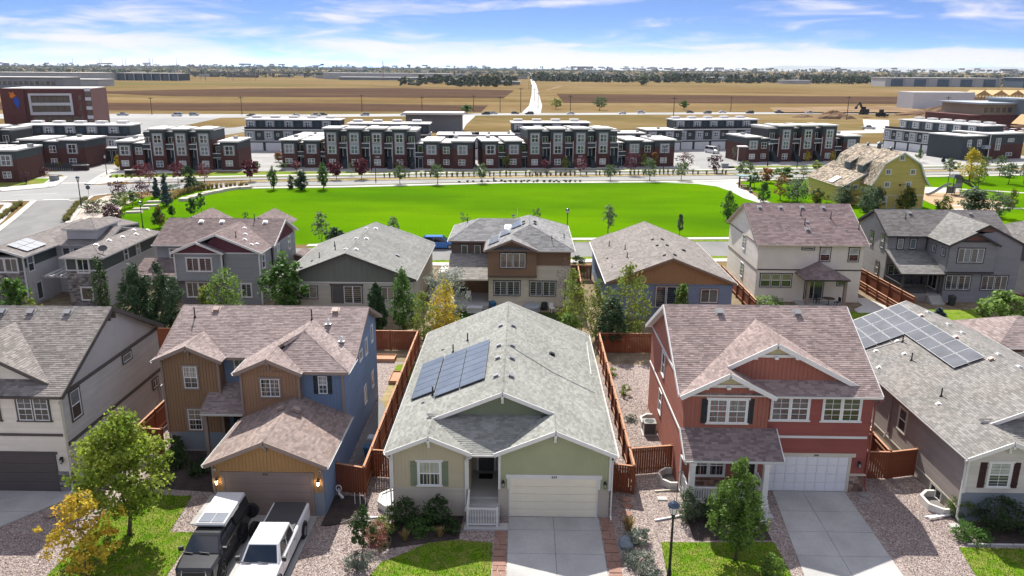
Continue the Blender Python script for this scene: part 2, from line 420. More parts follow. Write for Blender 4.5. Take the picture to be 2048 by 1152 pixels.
def railing(house,a,b,h=0.9,m=None,gap=0.13,name='railing'):
 a,b=Vector(a),Vector(b);k=MB();k.mat(m);z=Vector((0,0,1));L=(b-a).length;n=max(2,int(L/gap))
 k.bar(a+z*h,b+z*h,0.09,0.06);r=k.build(name,house);k=MB();k.mat(m);k.bar(a+z*0.12,b+z*0.12,0.06,0.06);k.build('bottom_rail',r)
 bm=MB();bm.mat(m);bm.box(-0.018,0.018,-0.018,0.018,0.12,h-0.02);me=bm.mesh('baluster')
 for i in range(1,n):link('baluster',me,r,loc=a.lerp(b,i/n))
 p=MB();p.mat(m);p.box(-0.05,0.05,-0.05,0.05,0,h+0.08);pm=p.mesh('post')
 for q in(a,b):link('post',pm,r,loc=q)
 return r
HAZE=0.000024
# the setting: ground, roads, lawns, air
def ground_mat(name,cols,scales,rough=0.95,bump=0.0,bscale=20,stretch=(1,1,1),fine=0.2,fscale=6,vor=0,vcols=None):
 m=bpy.data.materials.new(name);m.use_nodes=True;nt=m.node_tree;N=nt.nodes;L=nt.links;b=N['Principled BSDF'];b.inputs['Roughness'].default_value=rough;b.inputs['Specular IOR Level'].default_value=0.0
 tc=N.new('ShaderNodeTexCoord');mp=N.new('ShaderNodeMapping');mp.inputs['Scale'].default_value=stretch;L.new(tc.outputs['Object'],mp.inputs['Vector'])
 src=None
 for i,(c,sc_)in enumerate(zip(cols,[None]+list(scales))):
  if i==0:last=(*c,1);continue
  n=N.new('ShaderNodeTexNoise');n.inputs['Scale'].default_value=sc_;n.inputs['Detail'].default_value=6;n.inputs['Roughness'].default_value=0.6;L.new(mp.outputs[0],n.inputs['Vector'])
  r=N.new('ShaderNodeMapRange');r.inputs[1].default_value=0.42;r.inputs[2].default_value=0.64;L.new(n.outputs[0],r.inputs[0])
  x=N.new('ShaderNodeMix');x.data_type='RGBA';L.new(r.outputs[0],x.inputs[0])
  if src is None:x.inputs[6].default_value=last
  else:L.new(src,x.inputs[6])
  x.inputs[7].default_value=(*c,1);src=x.outputs[2]
 if vor:
  v=N.new('ShaderNodeTexVoronoi');v.inputs['Scale'].default_value=vor;L.new(tc.outputs['Object'],v.inputs['Vector'])
  sp=N.new('ShaderNodeSeparateColor');L.new(v.outputs['Color'],sp.inputs[0])
  cr=N.new('ShaderNodeValToRGB');L.new(sp.outputs[0],cr.inputs[0]);cr.color_ramp.interpolation='CONSTANT'
  while len(cr.color_ramp.elements)<len(vcols):cr.color_ramp.elements.new(0.5)
  for e,(k,c)in zip(cr.color_ramp.elements,enumerate(vcols)):e.position=k/len(vcols);e.color=(*c,1)
  x=N.new('ShaderNodeMix');x.data_type='RGBA';x.blend_type='MIX';x.inputs[0].default_value=0.75;L.new(src,x.inputs[6]);L.new(cr.outputs[0],x.inputs[7]);src=x.outputs[2]
  bp=N.new('ShaderNodeBump');bp.inputs['Strength'].default_value=0.7;bp.inputs['Distance'].default_value=0.04;bp.invert=True;L.new(v.outputs['Distance'],bp.inputs['Height']);L.new(bp.outputs[0],b.inputs['Normal'])
 n=N.new('ShaderNodeTexNoise');n.inputs['Scale'].default_value=fscale;n.inputs['Detail'].default_value=4;L.new(tc.outputs['Object'],n.inputs['Vector'])
 r=N.new('ShaderNodeMapRange');r.inputs[1].default_value=0.25;r.inputs[2].default_value=0.75;r.inputs[3].default_value=1-fine;r.inputs[4].default_value=1+fine;L.new(n.outputs[0],r.inputs[0])
 vm=N.new('ShaderNodeVectorMath');vm.operation='SCALE';L.new(src,vm.inputs[0]);L.new(r.outputs[0],vm.inputs['Scale']);L.new(vm.outputs[0],b.inputs['Base Color'])
 if bump and not vor:
  n=N.new('ShaderNodeTexNoise');n.inputs['Scale'].default_value=bscale;n.inputs['Detail'].default_value=3;L.new(tc.outputs['Object'],n.inputs['Vector'])
  bp=N.new('ShaderNodeBump');bp.inputs['Strength'].default_value=bump;bp.inputs['Distance'].default_value=0.05;L.new(n.outputs[0],bp.inputs['Height']);L.new(bp.outputs[0],b.inputs['Normal'])
 return m
G_FIELD=ground_mat('dry_grassland',[(0.165,0.108,0.048),(0.118,0.075,0.038),(0.125,0.105,0.042),(0.205,0.15,0.078)],[0.006,0.004,0.013],stretch=(0.35,1,1),fine=0.16,fscale=0.08)
G_PLOUGH=ground_mat('ploughed_soil',[(0.078,0.048,0.034),(0.098,0.063,0.042),(0.062,0.040,0.029)],[0.012,0.03],stretch=(0.3,1,1),fine=0.14,fscale=0.15)
G_GRAVEL=ground_mat('mixed_gravel',[(0.34,0.30,0.275),(0.26,0.22,0.20)],[0.5],vor=17,vcols=[(0.17,0.115,0.105),(0.30,0.245,0.22),(0.42,0.37,0.33),(0.23,0.19,0.18),(0.14,0.105,0.10),(0.36,0.29,0.255)],fine=0.2,fscale=4)
G_PEBBLE=ground_mat('pale_pebbles',[(0.46,0.40,0.35),(0.36,0.30,0.26)],[0.4],vor=6,vcols=[(0.35,0.28,0.24),(0.5,0.45,0.4),(0.6,0.56,0.5),(0.28,0.22,0.2)],fine=0.2,fscale=2)
G_LAWN=ground_mat('lawn_turf',[(0.115,0.22,0.012),(0.155,0.235,0.02),(0.07,0.155,0.01),(0.20,0.215,0.05)],[0.55,0.9,1.6],bump=0.7,bscale=35,fine=0.35,fscale=22)
G_PARK=ground_mat('park_turf',[(0.078,0.185,0.0015),(0.098,0.2,0.002),(0.05,0.13,0.003)],[0.05,0.045],stretch=(0.45,1,1),bump=0.4,bscale=6,fine=0.14,fscale=2.5)
G_PARK2=ground_mat('rough_turf',[(0.10,0.21,0.015),(0.15,0.20,0.035),(0.20,0.18,0.06)],[0.12,0.3],bump=0.4,bscale=6,fine=0.25,fscale=2)
G_DIRT=ground_mat('bare_earth',[(0.20,0.15,0.105),(0.14,0.105,0.075),(0.24,0.20,0.13)],[0.4,0.9],bump=0.5,bscale=10,fine=0.25,fscale=5)
G_TAN=ground_mat('dry_verge',[(0.27,0.21,0.10),(0.20,0.17,0.06),(0.32,0.26,0.15)],[0.1,0.3],fine=0.25,fscale=1.5)
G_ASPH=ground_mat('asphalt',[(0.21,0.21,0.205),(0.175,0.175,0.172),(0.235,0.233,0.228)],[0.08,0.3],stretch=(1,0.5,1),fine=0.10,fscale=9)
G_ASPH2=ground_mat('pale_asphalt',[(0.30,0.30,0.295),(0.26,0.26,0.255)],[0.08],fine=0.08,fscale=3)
G_WALK=ground_mat('pavement_concrete',[(0.50,0.48,0.445),(0.44,0.42,0.385)],[0.3],fine=0.07,fscale=4)
G_SAND=ground_mat('play_sand',[(0.42,0.31,0.20),(0.36,0.26,0.165)],[0.3],fine=0.12,fscale=3)
G_SLAB=ground_mat('driveway_concrete',[(0.44,0.435,0.415),(0.38,0.378,0.365),(0.33,0.325,0.315)],[0.5,0.22],bump=0.1,bscale=60,fine=0.09,fscale=14)
G_MULCH=ground_mat('dark_mulch',[(0.05,0.042,0.04),(0.075,0.06,0.052)],[1.0],bump=0.6,bscale=25,fine=0.3,fscale=12)
G_SNOWDIRT=ground_mat('pale_earth',[(0.25,0.18,0.115),(0.17,0.115,0.068)],[0.03],fine=0.15,fscale=0.4)
def sheet(name,pts,z,m,parent=None):
 b=MB();b.mat(m);p=[Vector((x,y,z))for x,y in pts]
 n=Vector((0,0,0))
 for i in range(len(p)):n+=p[i].cross(p[(i+1)%len(p)])
 b.poly(p if n.z>0 else p[::-1]);o=b.build(name,parent)
 if parent is None:o['kind']='structure'
 return o
def ribbon(name,near,far,z,m):
 b=MB();b.mat(m);n=min(len(near),len(far))
 for i in range(n-1):b.poly([(*near[i],z),(*near[i+1],z),(*far[i+1],z),(*far[i],z)])
 o=b.build(name);o['kind']='structure';return o
def slab(name,pts,z0,z1,m,parent=None):
 b=MB();b.mat(m);p=[Vector((x,y,z1))for x,y in pts];n=Vector((0,0,0))
 for i in range(len(p)):n+=p[i].cross(p[(i+1)%len(p)])
 if n.z<0:p.reverse()
 b.prism(p,(0,0,z0-z1));o=b.build(name,parent)
 if parent is None:o['kind']='structure'
 return o
RGRID=24000
g_=MB();g_.mat(G_FIELD)
xs_=[-RGRID,-6000,-2500,-900,-300,300,900,2500,6000,RGRID];ys_=[-300,20,400,1000,1700,3000,6000,12000,RGRID]
def rise(x,y):
 t=min(max((y-1700)/4300,0),1);return(6+22*t)*t
for i in range(len(xs_)-1):
 for j in range(len(ys_)-1):
  g_.poly([(xs_[i],ys_[j],rise(0,ys_[j])),(xs_[i+1],ys_[j],rise(0,ys_[j])),(xs_[i+1],ys_[j+1],rise(0,ys_[j+1])),(xs_[i],ys_[j+1],rise(0,ys_[j+1]))])
tag(g_.build('ground'),kind='structure')
sheet('ploughed_field',[(-560,470),(-300,452),(-25,470),(-25,560),(-130,575),(-330,545),(-700,600)],0.05,G_PLOUGH)
sheet('ploughed_field',[(-460,790),(-300,690),(-18,700),(-12,985),(-160,1060),(-330,980)],0.05,G_PLOUGH)
sheet('ploughed_field',[(30,610),(300,640),(640,660),(980,720),(1200,900),(640,860),(300,830),(34,850)],0.05,G_PLOUGH)
sheet('green_field',[(-1200,1060),(-500,1120),(-260,1230),(-420,1330),(-1500,1300)],0.05,ground_mat('green_tinged_grass',[(0.115,0.105,0.042),(0.14,0.115,0.05)],[0.01],stretch=(0.3,1,1),fine=0.1,fscale=0.1))
sheet('dirt_ground',[(150,480),(330,500),(420,640),(260,600),(170,560)],0.06,G_SNOWDIRT);sheet('dirt_track',[(25,1000),(30,1000),(60,1250),(52,1260)],0.08,G_SNOWDIRT)
sheet('plot_gravel',[(-70,14),(70,14),(70,62),(-70,62)],0.004,G_GRAVEL)
sheet('garden_soil',[(-72,62),(72,62),(72,97),(-72,97)],0.004,G_DIRT)
sheet('street',[(-120,12),(120,12),(120,22.5),(-120,22.5)],0.008,G_WALK);sheet('plot_gravel',[(-120,-60),(120,-60),(120,11.9),(-120,11.9)],0.006,G_PEBBLE)  # out of view: street made pale, far gravel added, to bounce sunlight onto fronts
slab('pavement',[(-120,22.9),(120,22.9),(120,24.4),(-120,24.4)],0,0.12,G_WALK)
ribbon('side_street',[(-64,97),(-72.1,121.1),(-76.2,131.1),(-81.2,142.8),(-83.1,147.8)],[(-72,95),(-78,113.9),(-82.4,125.1),(-87.2,136.7),(-89.1,141.3)],0.012,G_ASPH)
ribbon('lower_street',[(-68,97.4),(-45,98.2),(-27.6,98.7),(-10,98.9),(9,101.7),(27,102.8),(60,106),(130,112)],[(-68,103.5),(-45,104),(-29.2,105),(-10.9,108),(8.3,110.6),(29.4,112.1),(60,115),(130,121)],0.008,G_ASPH)
ribbon('cross_street',[(-160,130),(-95.2,140.5),(-89.1,141.5),(-83.1,147.8),(-81,150.5),(-70,158.5),(-55.7,162.4)],[(-160,146),(-103.2,152.7),(-96.2,159.1),(-91.3,162.6),(-86.6,163.9),(-75,167.4),(-64.4,167.2)],0.014,G_ASPH2)
sheet('upper_street',[(-96.6,158.8),(-99.5,167.3),(-102.1,174.3),(-105.9,178.5),(-116,180),(-135,180),(-135,184),(-110,183.6),(-104.5,190),(-102,200),(-98.5,200),(-99.1,187.9),(-96,176.1),(-93.3,167.7),(-91.1,162.8)],0.016,G_ASPH2)
A0=[(-55.7,162.8),(-37.7,165.5),(-20,169.8),(-3,174.2),(16.4,175.8),(36.6,178.2),(50,181.5),(70,186),(97.8,191.5),(123,196),(220,207)]
A1=[(-64.4,167),(-48.6,170.5),(-20,175.5),(-3,179.3),(17,182.6),(38,186),(50,187.7),(70,192),(104,198),(130,203),(220,214)]
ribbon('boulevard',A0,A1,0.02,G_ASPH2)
B0=[(-84,166.5),(-75,168.2),(-59,172.7),(-40,176.3),(-20,180.5),(-3,184),(38,189.6),(70,195.8),(130,207.5),(220,218)]
B1=[(-87,170),(-76,171.8),(-60,176.3),(-41,180),(-20,184.4),(-3,188),(38,193.4),(70,200),(130,211.5),(220,222)]
ribbon('boulevard',B0,B1,0.02,G_ASPH2)
ribbon('median_verge',[(-64.4,167.1),(-48.6,170.6),(-20,175.6),(-3,179.4),(38,186.1),(70,192.1),(130,203.1)],[(-60,172.4),(-45,175.2),(-20,180.4),(-3,183.9),(38,189.5),(70,195.7),(130,207.4)],0.016,G_TAN)
off=lambda pts,d:[(x,y+d)for x,y in pts]
ribbon('verge',off(B1,0.1),off(B1,2.2),0.02,G_PARK2)
for nm,a,d0,d1 in(('pavement',B1,2.2,4.4),('pavement',A0,-3.4,-1.2)):
 b=MB();b.mat(G_WALK)
 P0,P1_=off(a,d0),off(a,d1)
 for i in range(len(a)-1):b.hexa([(*P0[i],0),(*P0[i+1],0),(*P1_[i+1],0),(*P1_[i],0),(*P0[i],0.1),(*P0[i+1],0.1),(*P1_[i+1],0.1),(*P1_[i],0.1)])
 tag(b.build(nm),kind='structure')
ribbon('verge',off(A0,-1.2),off(A0,-0.1),0.022,G_PARK2)
for a,d0,d1 in((A0,-0.12,0.12),(A1,-0.12,0.12),(B0,-0.12,0.12),(B1,-0.12,0.12)):
 b=MB();b.mat(G_WALK);P0,P1_=off(a,d0),off(a,d1)
 for i in range(len(a)-1):b.hexa([(*P0[i],0),(*P0[i+1],0),(*P1_[i+1],0),(*P1_[i],0),(*P0[i],0.14),(*P0[i+1],0.14),(*P1_[i+1],0.14),(*P1_[i],0.14)])
 tag(b.build('kerb'),kind='structure')
sheet('park_lawn',[(-60,107),(-61,114),(-65,122),(-68,129),(-71,137),(-72.5,146),(-69,153),(-64,158.5),(-56,160.4),(-37.7,162),(-20,166.3),(-3,170.7),(16.4,172.3),(31,174.2),(38,172.6),(41.5,169),(42.8,162),(43,153),(44.5,147),(44.5,130),(44.5,117.4),(30,114.9),(7.7,113.4),(-12.7,111.1),(-30,107.3),(-45,106.4)],0.012,G_PARK)
sheet('park_lawn',[(44.6,117.5),(44.6,147),(47,154),(48.5,176.5),(70,182.4),(97.8,188),(123,192.5),(220,203),(220,130),(130,123.2),(60,117.2)],0.012,G_PARK)
slab('park_path',[(31,174.2),(38,172.6),(41.5,169),(42.8,162),(43,153),(44.5,147),(47,147),(46,154),(46.9,174),(50,179),(36.6,176.4)],0,0.03,G_WALK)
slab('park_path',[(40,176),(50,178),(50,181.4),(38,178.2)],0,0.035,G_WALK)
b=MB();b.mat(G_WALK)
for(p,q,w)in(((84,171),(97,166.5),1.4),((97,166.5),(112,159),1.4),((112,159),(150,150),1.4),((80,146.5),(92,143.2),1.3),((92,143.2),(120,140),1.3),((71,138),(80,142),2.0)):b.bar((*p,0.02),(*q,0.02),w,0.05)
tag(b.build('park_path'),kind='structure')
slab('play_terrace',[(77,163),(79,168.5),(86,171),(93,169.5),(91,164),(85,160)],0,0.03,G_WALK);sheet('play_sand',[(79.6,162),(77.6,152),(76.8,146.7),(77.5,141),(86,141),(92,150),(91.3,160),(93.1,165.5),(86,162.5)],0.034,G_SAND)
NP=[(-30,105.9),(-12.7,109.6),(7.7,111.9),(30,113.4),(60,116),(130,122)]
b=MB();b.mat(G_WALK);F=[(-30,107.2),(-12.7,111),(7.7,113.3),(30,114.8),(60,117.3),(130,123.2)]
for i in range(5):b.hexa([(*NP[i],0),(*NP[i+1],0),(*F[i+1],0),(*F[i],0),(*NP[i],0.1),(*NP[i+1],0.1),(*F[i+1],0.1),(*F[i],0.1)])
tag(b.build('pavement'),kind='structure')
ribbon('verge',[(-29.2,105.1),(-10.9,108.1),(8.3,110.7),(29.4,112.2),(60,115.1)],[(-30,105.9),(-12.7,109.6),(7.7,111.9),(30,113.4),(60,116)],0.018,G_LAWN)
slab('pavement',[(-30,95.3),(-10,95.6),(9,98.3),(27,99.4),(60,102.6),(60,104),(27,101),(9,100),(-10,97.2),(-30,96.9)],0,0.1,G_WALK)
ribbon('verge',[(-27,97),(-10,97.3),(9,100.1),(27,101.1)],[(-27.6,98.6),(-10,98.8),(9,101.6),(27,102.7)],0.016,G_LAWN)
sheet('front_lawn',[(-8,92.5),(-3,92.5),(-3,95.5),(-8,95)],0.014,G_LAWN);sheet('front_lawn',[(6,93),(7.8,93),(7.8,97.5),(6,97)],0.014,G_LAWN);sheet('front_lawn',[(21.5,93),(24.5,93),(24.5,98.5),(21.5,98)],0.014,G_LAWN)
slab('driveway',[(-10.2,92),(-8,92),(-8,97),(-10.2,97)],0,0.05,G_WALK)
for pts,w in(([(-71.8,121.1),(-75.9,131.1),(-80.9,142.8),(-82.3,147.8),(-80.7,150.4)],0.9),([(-78.5,113.9),(-82.9,125.1),(-87.7,136.7),(-90,142.2),(-95.2,141)],1.0),([(-103.2,153.2),(-97,159.4),(-100.2,168),(-103,174.8)],1.6),([(-90.9,163.2),(-92.6,168),(-95.3,176.1),(-98.4,187.9)],1.6)):
 b=MB();b.mat(G_WALK)
 for p,q in zip(pts,pts[1:]):b.bar((*p,0.06),(*q,0.06),w,0.14)
 tag(b.build('kerb'),kind='structure')
sheet('pebble_bed',[(-70.5,118),(-73.5,125),(-78.3,138),(-80,148.5),(-76,151),(-72.6,146),(-71,137),(-68,129),(-65,122),(-61,114),(-62,108)],0.016,G_PEBBLE)
sheet('corner_pavement',[(-104,154),(-97.4,160),(-101,169),(-104.5,175.5),(-118,176.5),(-150,176),(-150,150)],0.02,G_WALK);sheet('corner_lawn',[(-107,158),(-101.5,164.5),(-104.5,172),(-115,172),(-125,160)],0.03,G_PARK2)
sheet('corner_pavement',[(-90.5,163.5),(-92.4,169),(-95,177),(-97.5,186),(-80,186),(-75,172.5),(-84,170.5)],0.022,G_WALK);sheet('verge_lawn',[(-92.5,174.5),(-95,180),(-60,187.5),(-41,188.5),(-41,185),(-60,181),(-76,177)],0.03,G_PARK2)
sheet('town_paving',[(-150,186),(-97,186),(-60,188),(-20,189),(40,198),(70,205),(150,217),(150,280),(100,275),(60,258),(20,240),(-20,232),(-60,236),(-90,246),(-150,225)],0.018,ground_mat('town_paving',[(0.35,0.345,0.335),(0.28,0.275,0.265)],[0.15],fine=0.08,fscale=2))
sheet('verge_lawn',[(-41,184.5),(-20,189),(-3,192.4),(38,197.8),(38,200),(-3,194.6),(-20,191.2),(-41,188)],0.03,G_PARK2);sheet('verge_lawn',[(52,202),(100,211),(100,213.5),(52,206)],0.03,G_PARK2)
sheet('left_lawn',[(-93.1,137.3),(-120,134),(-110,118),(-87.1,126)],0.02,G_LAWN)
slab('pavement',[(-93.1,139.5),(-130,134.2),(-130,131.5),(-92.4,137.4),(-84.2,121),(-80.5,112),(-79,113),(-83.2,123),(-90.4,138)],0,0.1,G_WALK)
b=MB();b.mat(M('road_paint',(0.72,0.72,0.70),var=0.1,scale=3));
for p,q,w in(((-84.6,144.2),(-89,143.4),0.5),((-96.5,160.4),(-98.6,159.8),0.4),((-93.2,166),(-98,165),0.45),((-84,143),(-80.8,144.0),0.3),((-98.2,148.5),(-91,151),0.15)):b.bar((*p,0.022),(*q,0.022),w,0.012)
tag(b.build('road_marking'),kind='structure')
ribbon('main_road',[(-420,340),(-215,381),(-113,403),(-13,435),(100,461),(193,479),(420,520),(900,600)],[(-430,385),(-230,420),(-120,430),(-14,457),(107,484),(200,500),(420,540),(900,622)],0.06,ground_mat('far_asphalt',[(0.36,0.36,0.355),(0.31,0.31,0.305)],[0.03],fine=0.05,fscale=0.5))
b=MB();b.mat(ground_mat('far_concrete',[(0.52,0.51,0.50),(0.45,0.44,0.43)],[0.02],fine=0.05,fscale=0.3))
rr=[(0,458,0.1,11),(4,560,0.1,9),(7,800,0.1,7.5),(12,1300,0.1,7.5),(14,1700,0.12,8),(18,3000,rise(0,3000)+0.3,9),(26,6000,28.4,11)]
for p,q in zip(rr,rr[1:]):b.poly([(p[0]-p[3]/2+4,p[1],p[2]),(p[0]+p[3]/2+4,p[1],p[2]),(q[0]+q[3]/2+4,q[1],q[2]),(q[0]-q[3]/2+4,q[1],q[2])])
tag(b.build('straight_road'),kind='structure')
ribbon('link_road',[(-30,300),(-34,360),(-34,436)],[(-24,300),(-26,360),(-26,438)],0.05,G_WALK);ribbon('link_road',[(-150,300),(-120,330),(-112,404)],[(-110,290),(-104,330),(-100,408)],0.05,G_ASPH2);ribbon('link_road',[(-125,210),(-190,290),(-200,385)],[(-105,215),(-140,290),(-150,395)],0.045,G_ASPH2);ribbon('link_road',[(60,300),(150,330),(190,420)],[(50,312),(145,342),(178,424)],0.05,G_WALK)
ribbon('alley',[(45,200),(49,240),(110,258)],[(54,202),(60,232),(112,244)],0.03,G_ASPH2)
def driveway(ys,xl,xm,xr,m=G_SLAB):
 d=bpy.data.objects.new('driveway',None);col.objects.link(d);d['kind']='structure';d.location=(xm(ys[0]),(ys[0]+ys[-1])/2,0);ox,oy=d.location.x,d.location.y;e=0.012
 for y1,y0 in zip(ys,ys[1:]):
  for a,b_ in((xl,xm),(xm,xr)):slab('slab',[(a(y0)+e-ox,y0+e-oy),(b_(y0)-e-ox,y0+e-oy),(b_(y1)-e-ox,y1-e-oy),(a(y1)+e-ox,y1-e-oy)],-0.03,0.03+rnd.uniform(-0.003,0.003),m,d)
 return d
k_=lambda v,s=0.0,y0=41.6:(lambda y:v-s*(y0-y))
driveway([38.42,37.15,35.0,32.9,30.8,28.7,26.6,24.5],k_(-0.62),k_(1.85),k_(4.35))
driveway([41.6,39.4,37.35,35.15,33.0,30.8,28.6,26.5,24.5],k_(14.85,0.11),k_(16.62,0.035),k_(19.1,0.03))
driveway([38.2,36.3,34.3,32.3,30.3,28.3,26.4,24.5],k_(-16.5),k_(-13.8),k_(-11.15))
driveway([40.4,38.2,36,33.8,31.6,29.4,27,24.5],k_(-32.2),k_(-29.6),lambda y:max(-25.2-0.72*(40.4-y),-28.3))
wk=bpy.data.objects.new('side_walk',None);col.objects.link(wk);wk['kind']='structure';wk.location=(-17.4,38.7,0)
for i in range(3):slab('slab',[(-0.45,1.5-i),(0.5,1.5-i),(0.5,0.52-i),(-0.45,0.52-i)],-0.02,0.035,G_SLAB,wk)
LAWNS=[[(-7.3,32.9),(-6.9,34.1),(-6.3,34.5),(-4.8,35.8),(-3.2,36.1),(-1.4,35.9),(-1.35,27),(-7.6,27)],[(7.4,36.2),(9.2,36.2),(13.35,36.35),(13.35,27),(6.9,27)],[(-22.9,38.8),(-21.6,40.2),(-18.9,40.1),(-18.6,36.45),(-17.2,36.45),(-17.0,27),(-22.9,27)],[(22.85,36.1),(31,36.0),(31,27),(21.6,27),(22.3,33)]]
for L_ in LAWNS:sheet('front_lawn',L_,0.03,G_LAWN)
sheet('back_lawn',[(-10.4,57.5),(-8.9,57.5),(-8.9,61.5),(-10.4,61.3)],0.03,G_LAWN);sheet('back_lawn',[(40.5,69.3),(47,66.5),(47,79),(41,79)],0.03,G_LAWN);sheet('back_lawn',[(-8,67),(5,67),(5,76.5),(-8,76.5)],0.02,ground_mat('shade_darkened_turf',[(0.03,0.06,0.012),(0.06,0.07,0.03)],[0.6],fine=0.2,fscale=6));sheet('back_lawn',[(27,66),(38,66),(38,78),(27,78)],0.02,G_LAWN)  # turf behind the middle house has its shade put into the base colour
sheet('dry_lawn',[(-10.4,50),(-9.1,50),(-9.0,57.3),(-10.4,57.3)],0.025,G_TAN);sheet('mulch_bed',[(-10.75,37.2),(-8.7,37.6),(-8.5,39.2),(-9.1,40.3),(-10.7,40.4)],0.03,G_MULCH);sheet('mulch_bed',[(-7,35.2),(-3.2,36.2),(-3.1,38.4),(-7,38.4)],0.028,G_MULCH);sheet('mulch_bed',[(9.2,36.4),(13.3,36.5),(13.3,38.3),(12.4,39.2),(9.2,39.2)],0.028,G_MULCH);sheet('mulch_bed',[(24.1,36.4),(31,36.2),(31,38.6),(24.3,38.6)],0.028,G_MULCH);sheet('mulch_bed',[(-22.5,41),(-17,40.5),(-17,45.6),(-22.5,45.6)],0.028,G_MULCH)
slab('garden_path',[(-10.5,44),(-9.6,46),(-9.3,51),(-10.4,54),(-10.6,54),(-10.6,46)],0,0.03,G_ASPH);slab('patio',[(34.5,77.5),(37.6,77.5),(38.5,80),(37.5,83),(36.1,83),(36.1,80.2),(34.5,78.6)],0,0.05,G_WALK)
FLAG=M('flagstone',(0.26,0.15,0.115),rough=0.9,var=0.2,scale=2,fine=0.1,bump=0.2);FLAG2=M('grey_flagstone',(0.27,0.25,0.24),rough=0.9,var=0.15,scale=2,fine=0.1,bump=0.2)
def flags(x0,x1,y0,y1,name='flagstone_edging'):
 r=bpy.data.objects.new(name,None);col.objects.link(r);r['kind']='structure';r.location=((x0+x1)/2,(y0+y1)/2,0);y=y1
 while y>y0+0.1:
  hgt=rnd.uniform(0.4,0.8);yb=max(y-hgt,y0);sp=x0+(x1-x0)*rnd.choice((0.4,0.6,1.0))
  for a,b_ in((x0,sp),(sp,x1)):
   if b_-a<0.12:continue
   j=lambda:rnd.uniform(0.01,0.05)
   slab('flagstone',[(a+j()-r.location.x,yb+j()-r.location.y),(b_-j()-r.location.x,yb+j()-r.location.y),(b_-j()-r.location.x,y-j()-r.location.y),(a+j()-r.location.x,y-j()-r.location.y)],-0.02,0.035+rnd.uniform(-0.006,0.012),FLAG,r)
  y=yb
flags(-1.35,-0.66,28,37.1);flags(4.4,5.1,28,38.4)
def stones(pts,m,nm='stepping_stone',lab=None):
 for i,(x,y,s)in enumerate(pts):
  n=6;a0=rnd.random();P=[(s*rnd.uniform(0.75,1.1)*math.cos(a0+k*2*math.pi/n),0.8*s*rnd.uniform(0.75,1.1)*math.sin(a0+k*2*math.pi/n))for k in range(n)]
  b=MB();b.mat(m);b.prism([(p[0],p[1],0.05)for p in P],(0,0,-0.06));o=b.build(nm,loc=(x,y,0));tag(o,lab[i],'stepping stone','stepping stones by the board gate')
stones([(19.8,40.6,0.34),(20.1,41.3,0.38),(20.3,42.1,0.36)],FLAG2,lab=['grey stepping stone nearest the white garage door','grey stepping stone in the middle of three by the gate','grey stepping stone closest to the board gate'])
stones([(5.95,38.9,0.4),(6.1,39.7,0.38),(6.05,40.4,0.36),(5.9,38.2,0.33)],FLAG,lab=['rust stepping stone below the middle of the garage side path','rust stepping stone above the others midway to the gate','rust stepping stone right at the red board gate','rust stepping stone nearest the straw coloured grass tuft'])
if HAZE:
 hz=MB();hm=bpy.data.materials.new('haze_air');hm.use_nodes=True;n=hm.node_tree.nodes;n.remove(n['Principled BSDF']);v=n.new('ShaderNodeVolumePrincipled');v.inputs['Color'].default_value=(0.80,0.90,1.0,1);v.inputs['Density'].default_value=HAZE;v.inputs['Anisotropy'].default_value=0.35
 hm.node_tree.links.new(v.outputs[0],n['Material Output'].inputs['Volume']);hz.mat(hm);hz.box(-RGRID-100,RGRID+100,-400,RGRID+100,-2,190);tag(hz.build('haze'),kind='stuff')
 # paints
def paint(name,rgb,**k):
 k.setdefault('rough',0.8);k.setdefault('var',0.07);k.setdefault('scale',0.8);k.setdefault('fine',0.04);k.setdefault('fscale',25);k.setdefault('tone',0.06)
 return M(name,rgb,**k)
def shingle(name,rgb,tone=0.30,hue=None):return M(name,rgb,rough=0.95,var=0.13,scale=0.35,fine=0.25,fscale=45,tone=tone,hue=hue,spec=0.12)
WHITE=paint('white_trim',(0.70,0.69,0.66),rough=0.55);VINYL=paint('white_vinyl',(0.80,0.80,0.79),rough=0.4)
CREAM=paint('cream_trim',(0.58,0.54,0.44));BLACK=M('black_metal',(0.015,0.015,0.016),rough=0.45,var=0)
CONC=M('concrete',(0.42,0.41,0.39),rough=0.9,var=0.10,scale=0.9,fine=0.10,fscale=40,bump=0.15)
FOUND=M('foundation',(0.36,0.33,0.28),rough=0.95,var=0.10,fine=0.08)
STONE_T=M('tan_stone',(0.27,0.20,0.16),rough=0.9,var=0.2,scale=2,tone=0.6,bump=0.4,hue=(0.22,0.12,0.085))
STONE_G=M('grey_stone',(0.22,0.205,0.20),rough=0.9,var=0.2,scale=2,tone=0.55,bump=0.4,hue=(0.15,0.14,0.15))
VENT=M('vent_metal',(0.30,0.30,0.30),rough=0.4,var=0.1,metal=0.5);VENT_W=M('vent_white',(0.72,0.71,0.69),rough=0.4,var=0.05);VENT_T=M('vent_tan',(0.36,0.27,0.23),rough=0.5,var=0.05)
SOLAR=M('solar_cell',(0.115,0.135,0.165),rough=0.25,var=0.2,scale=0.8,fine=0.12,fscale=14,spec=0.7);SOLAR_F=M('solar_frame',(0.50,0.51,0.53),rough=0.6,var=0);SOLAR_G=M('solar_cell_sky_sheen',(0.13,0.137,0.155),rough=0.7,var=0.2,scale=0.8,fine=0.14,fscale=14,spec=0.04);SOLAR_D=M('dark_solar_frame',(0.15,0.17,0.20),rough=0.35,var=0)  # the near-matte pale cells carry the sky's reflection in their base colour
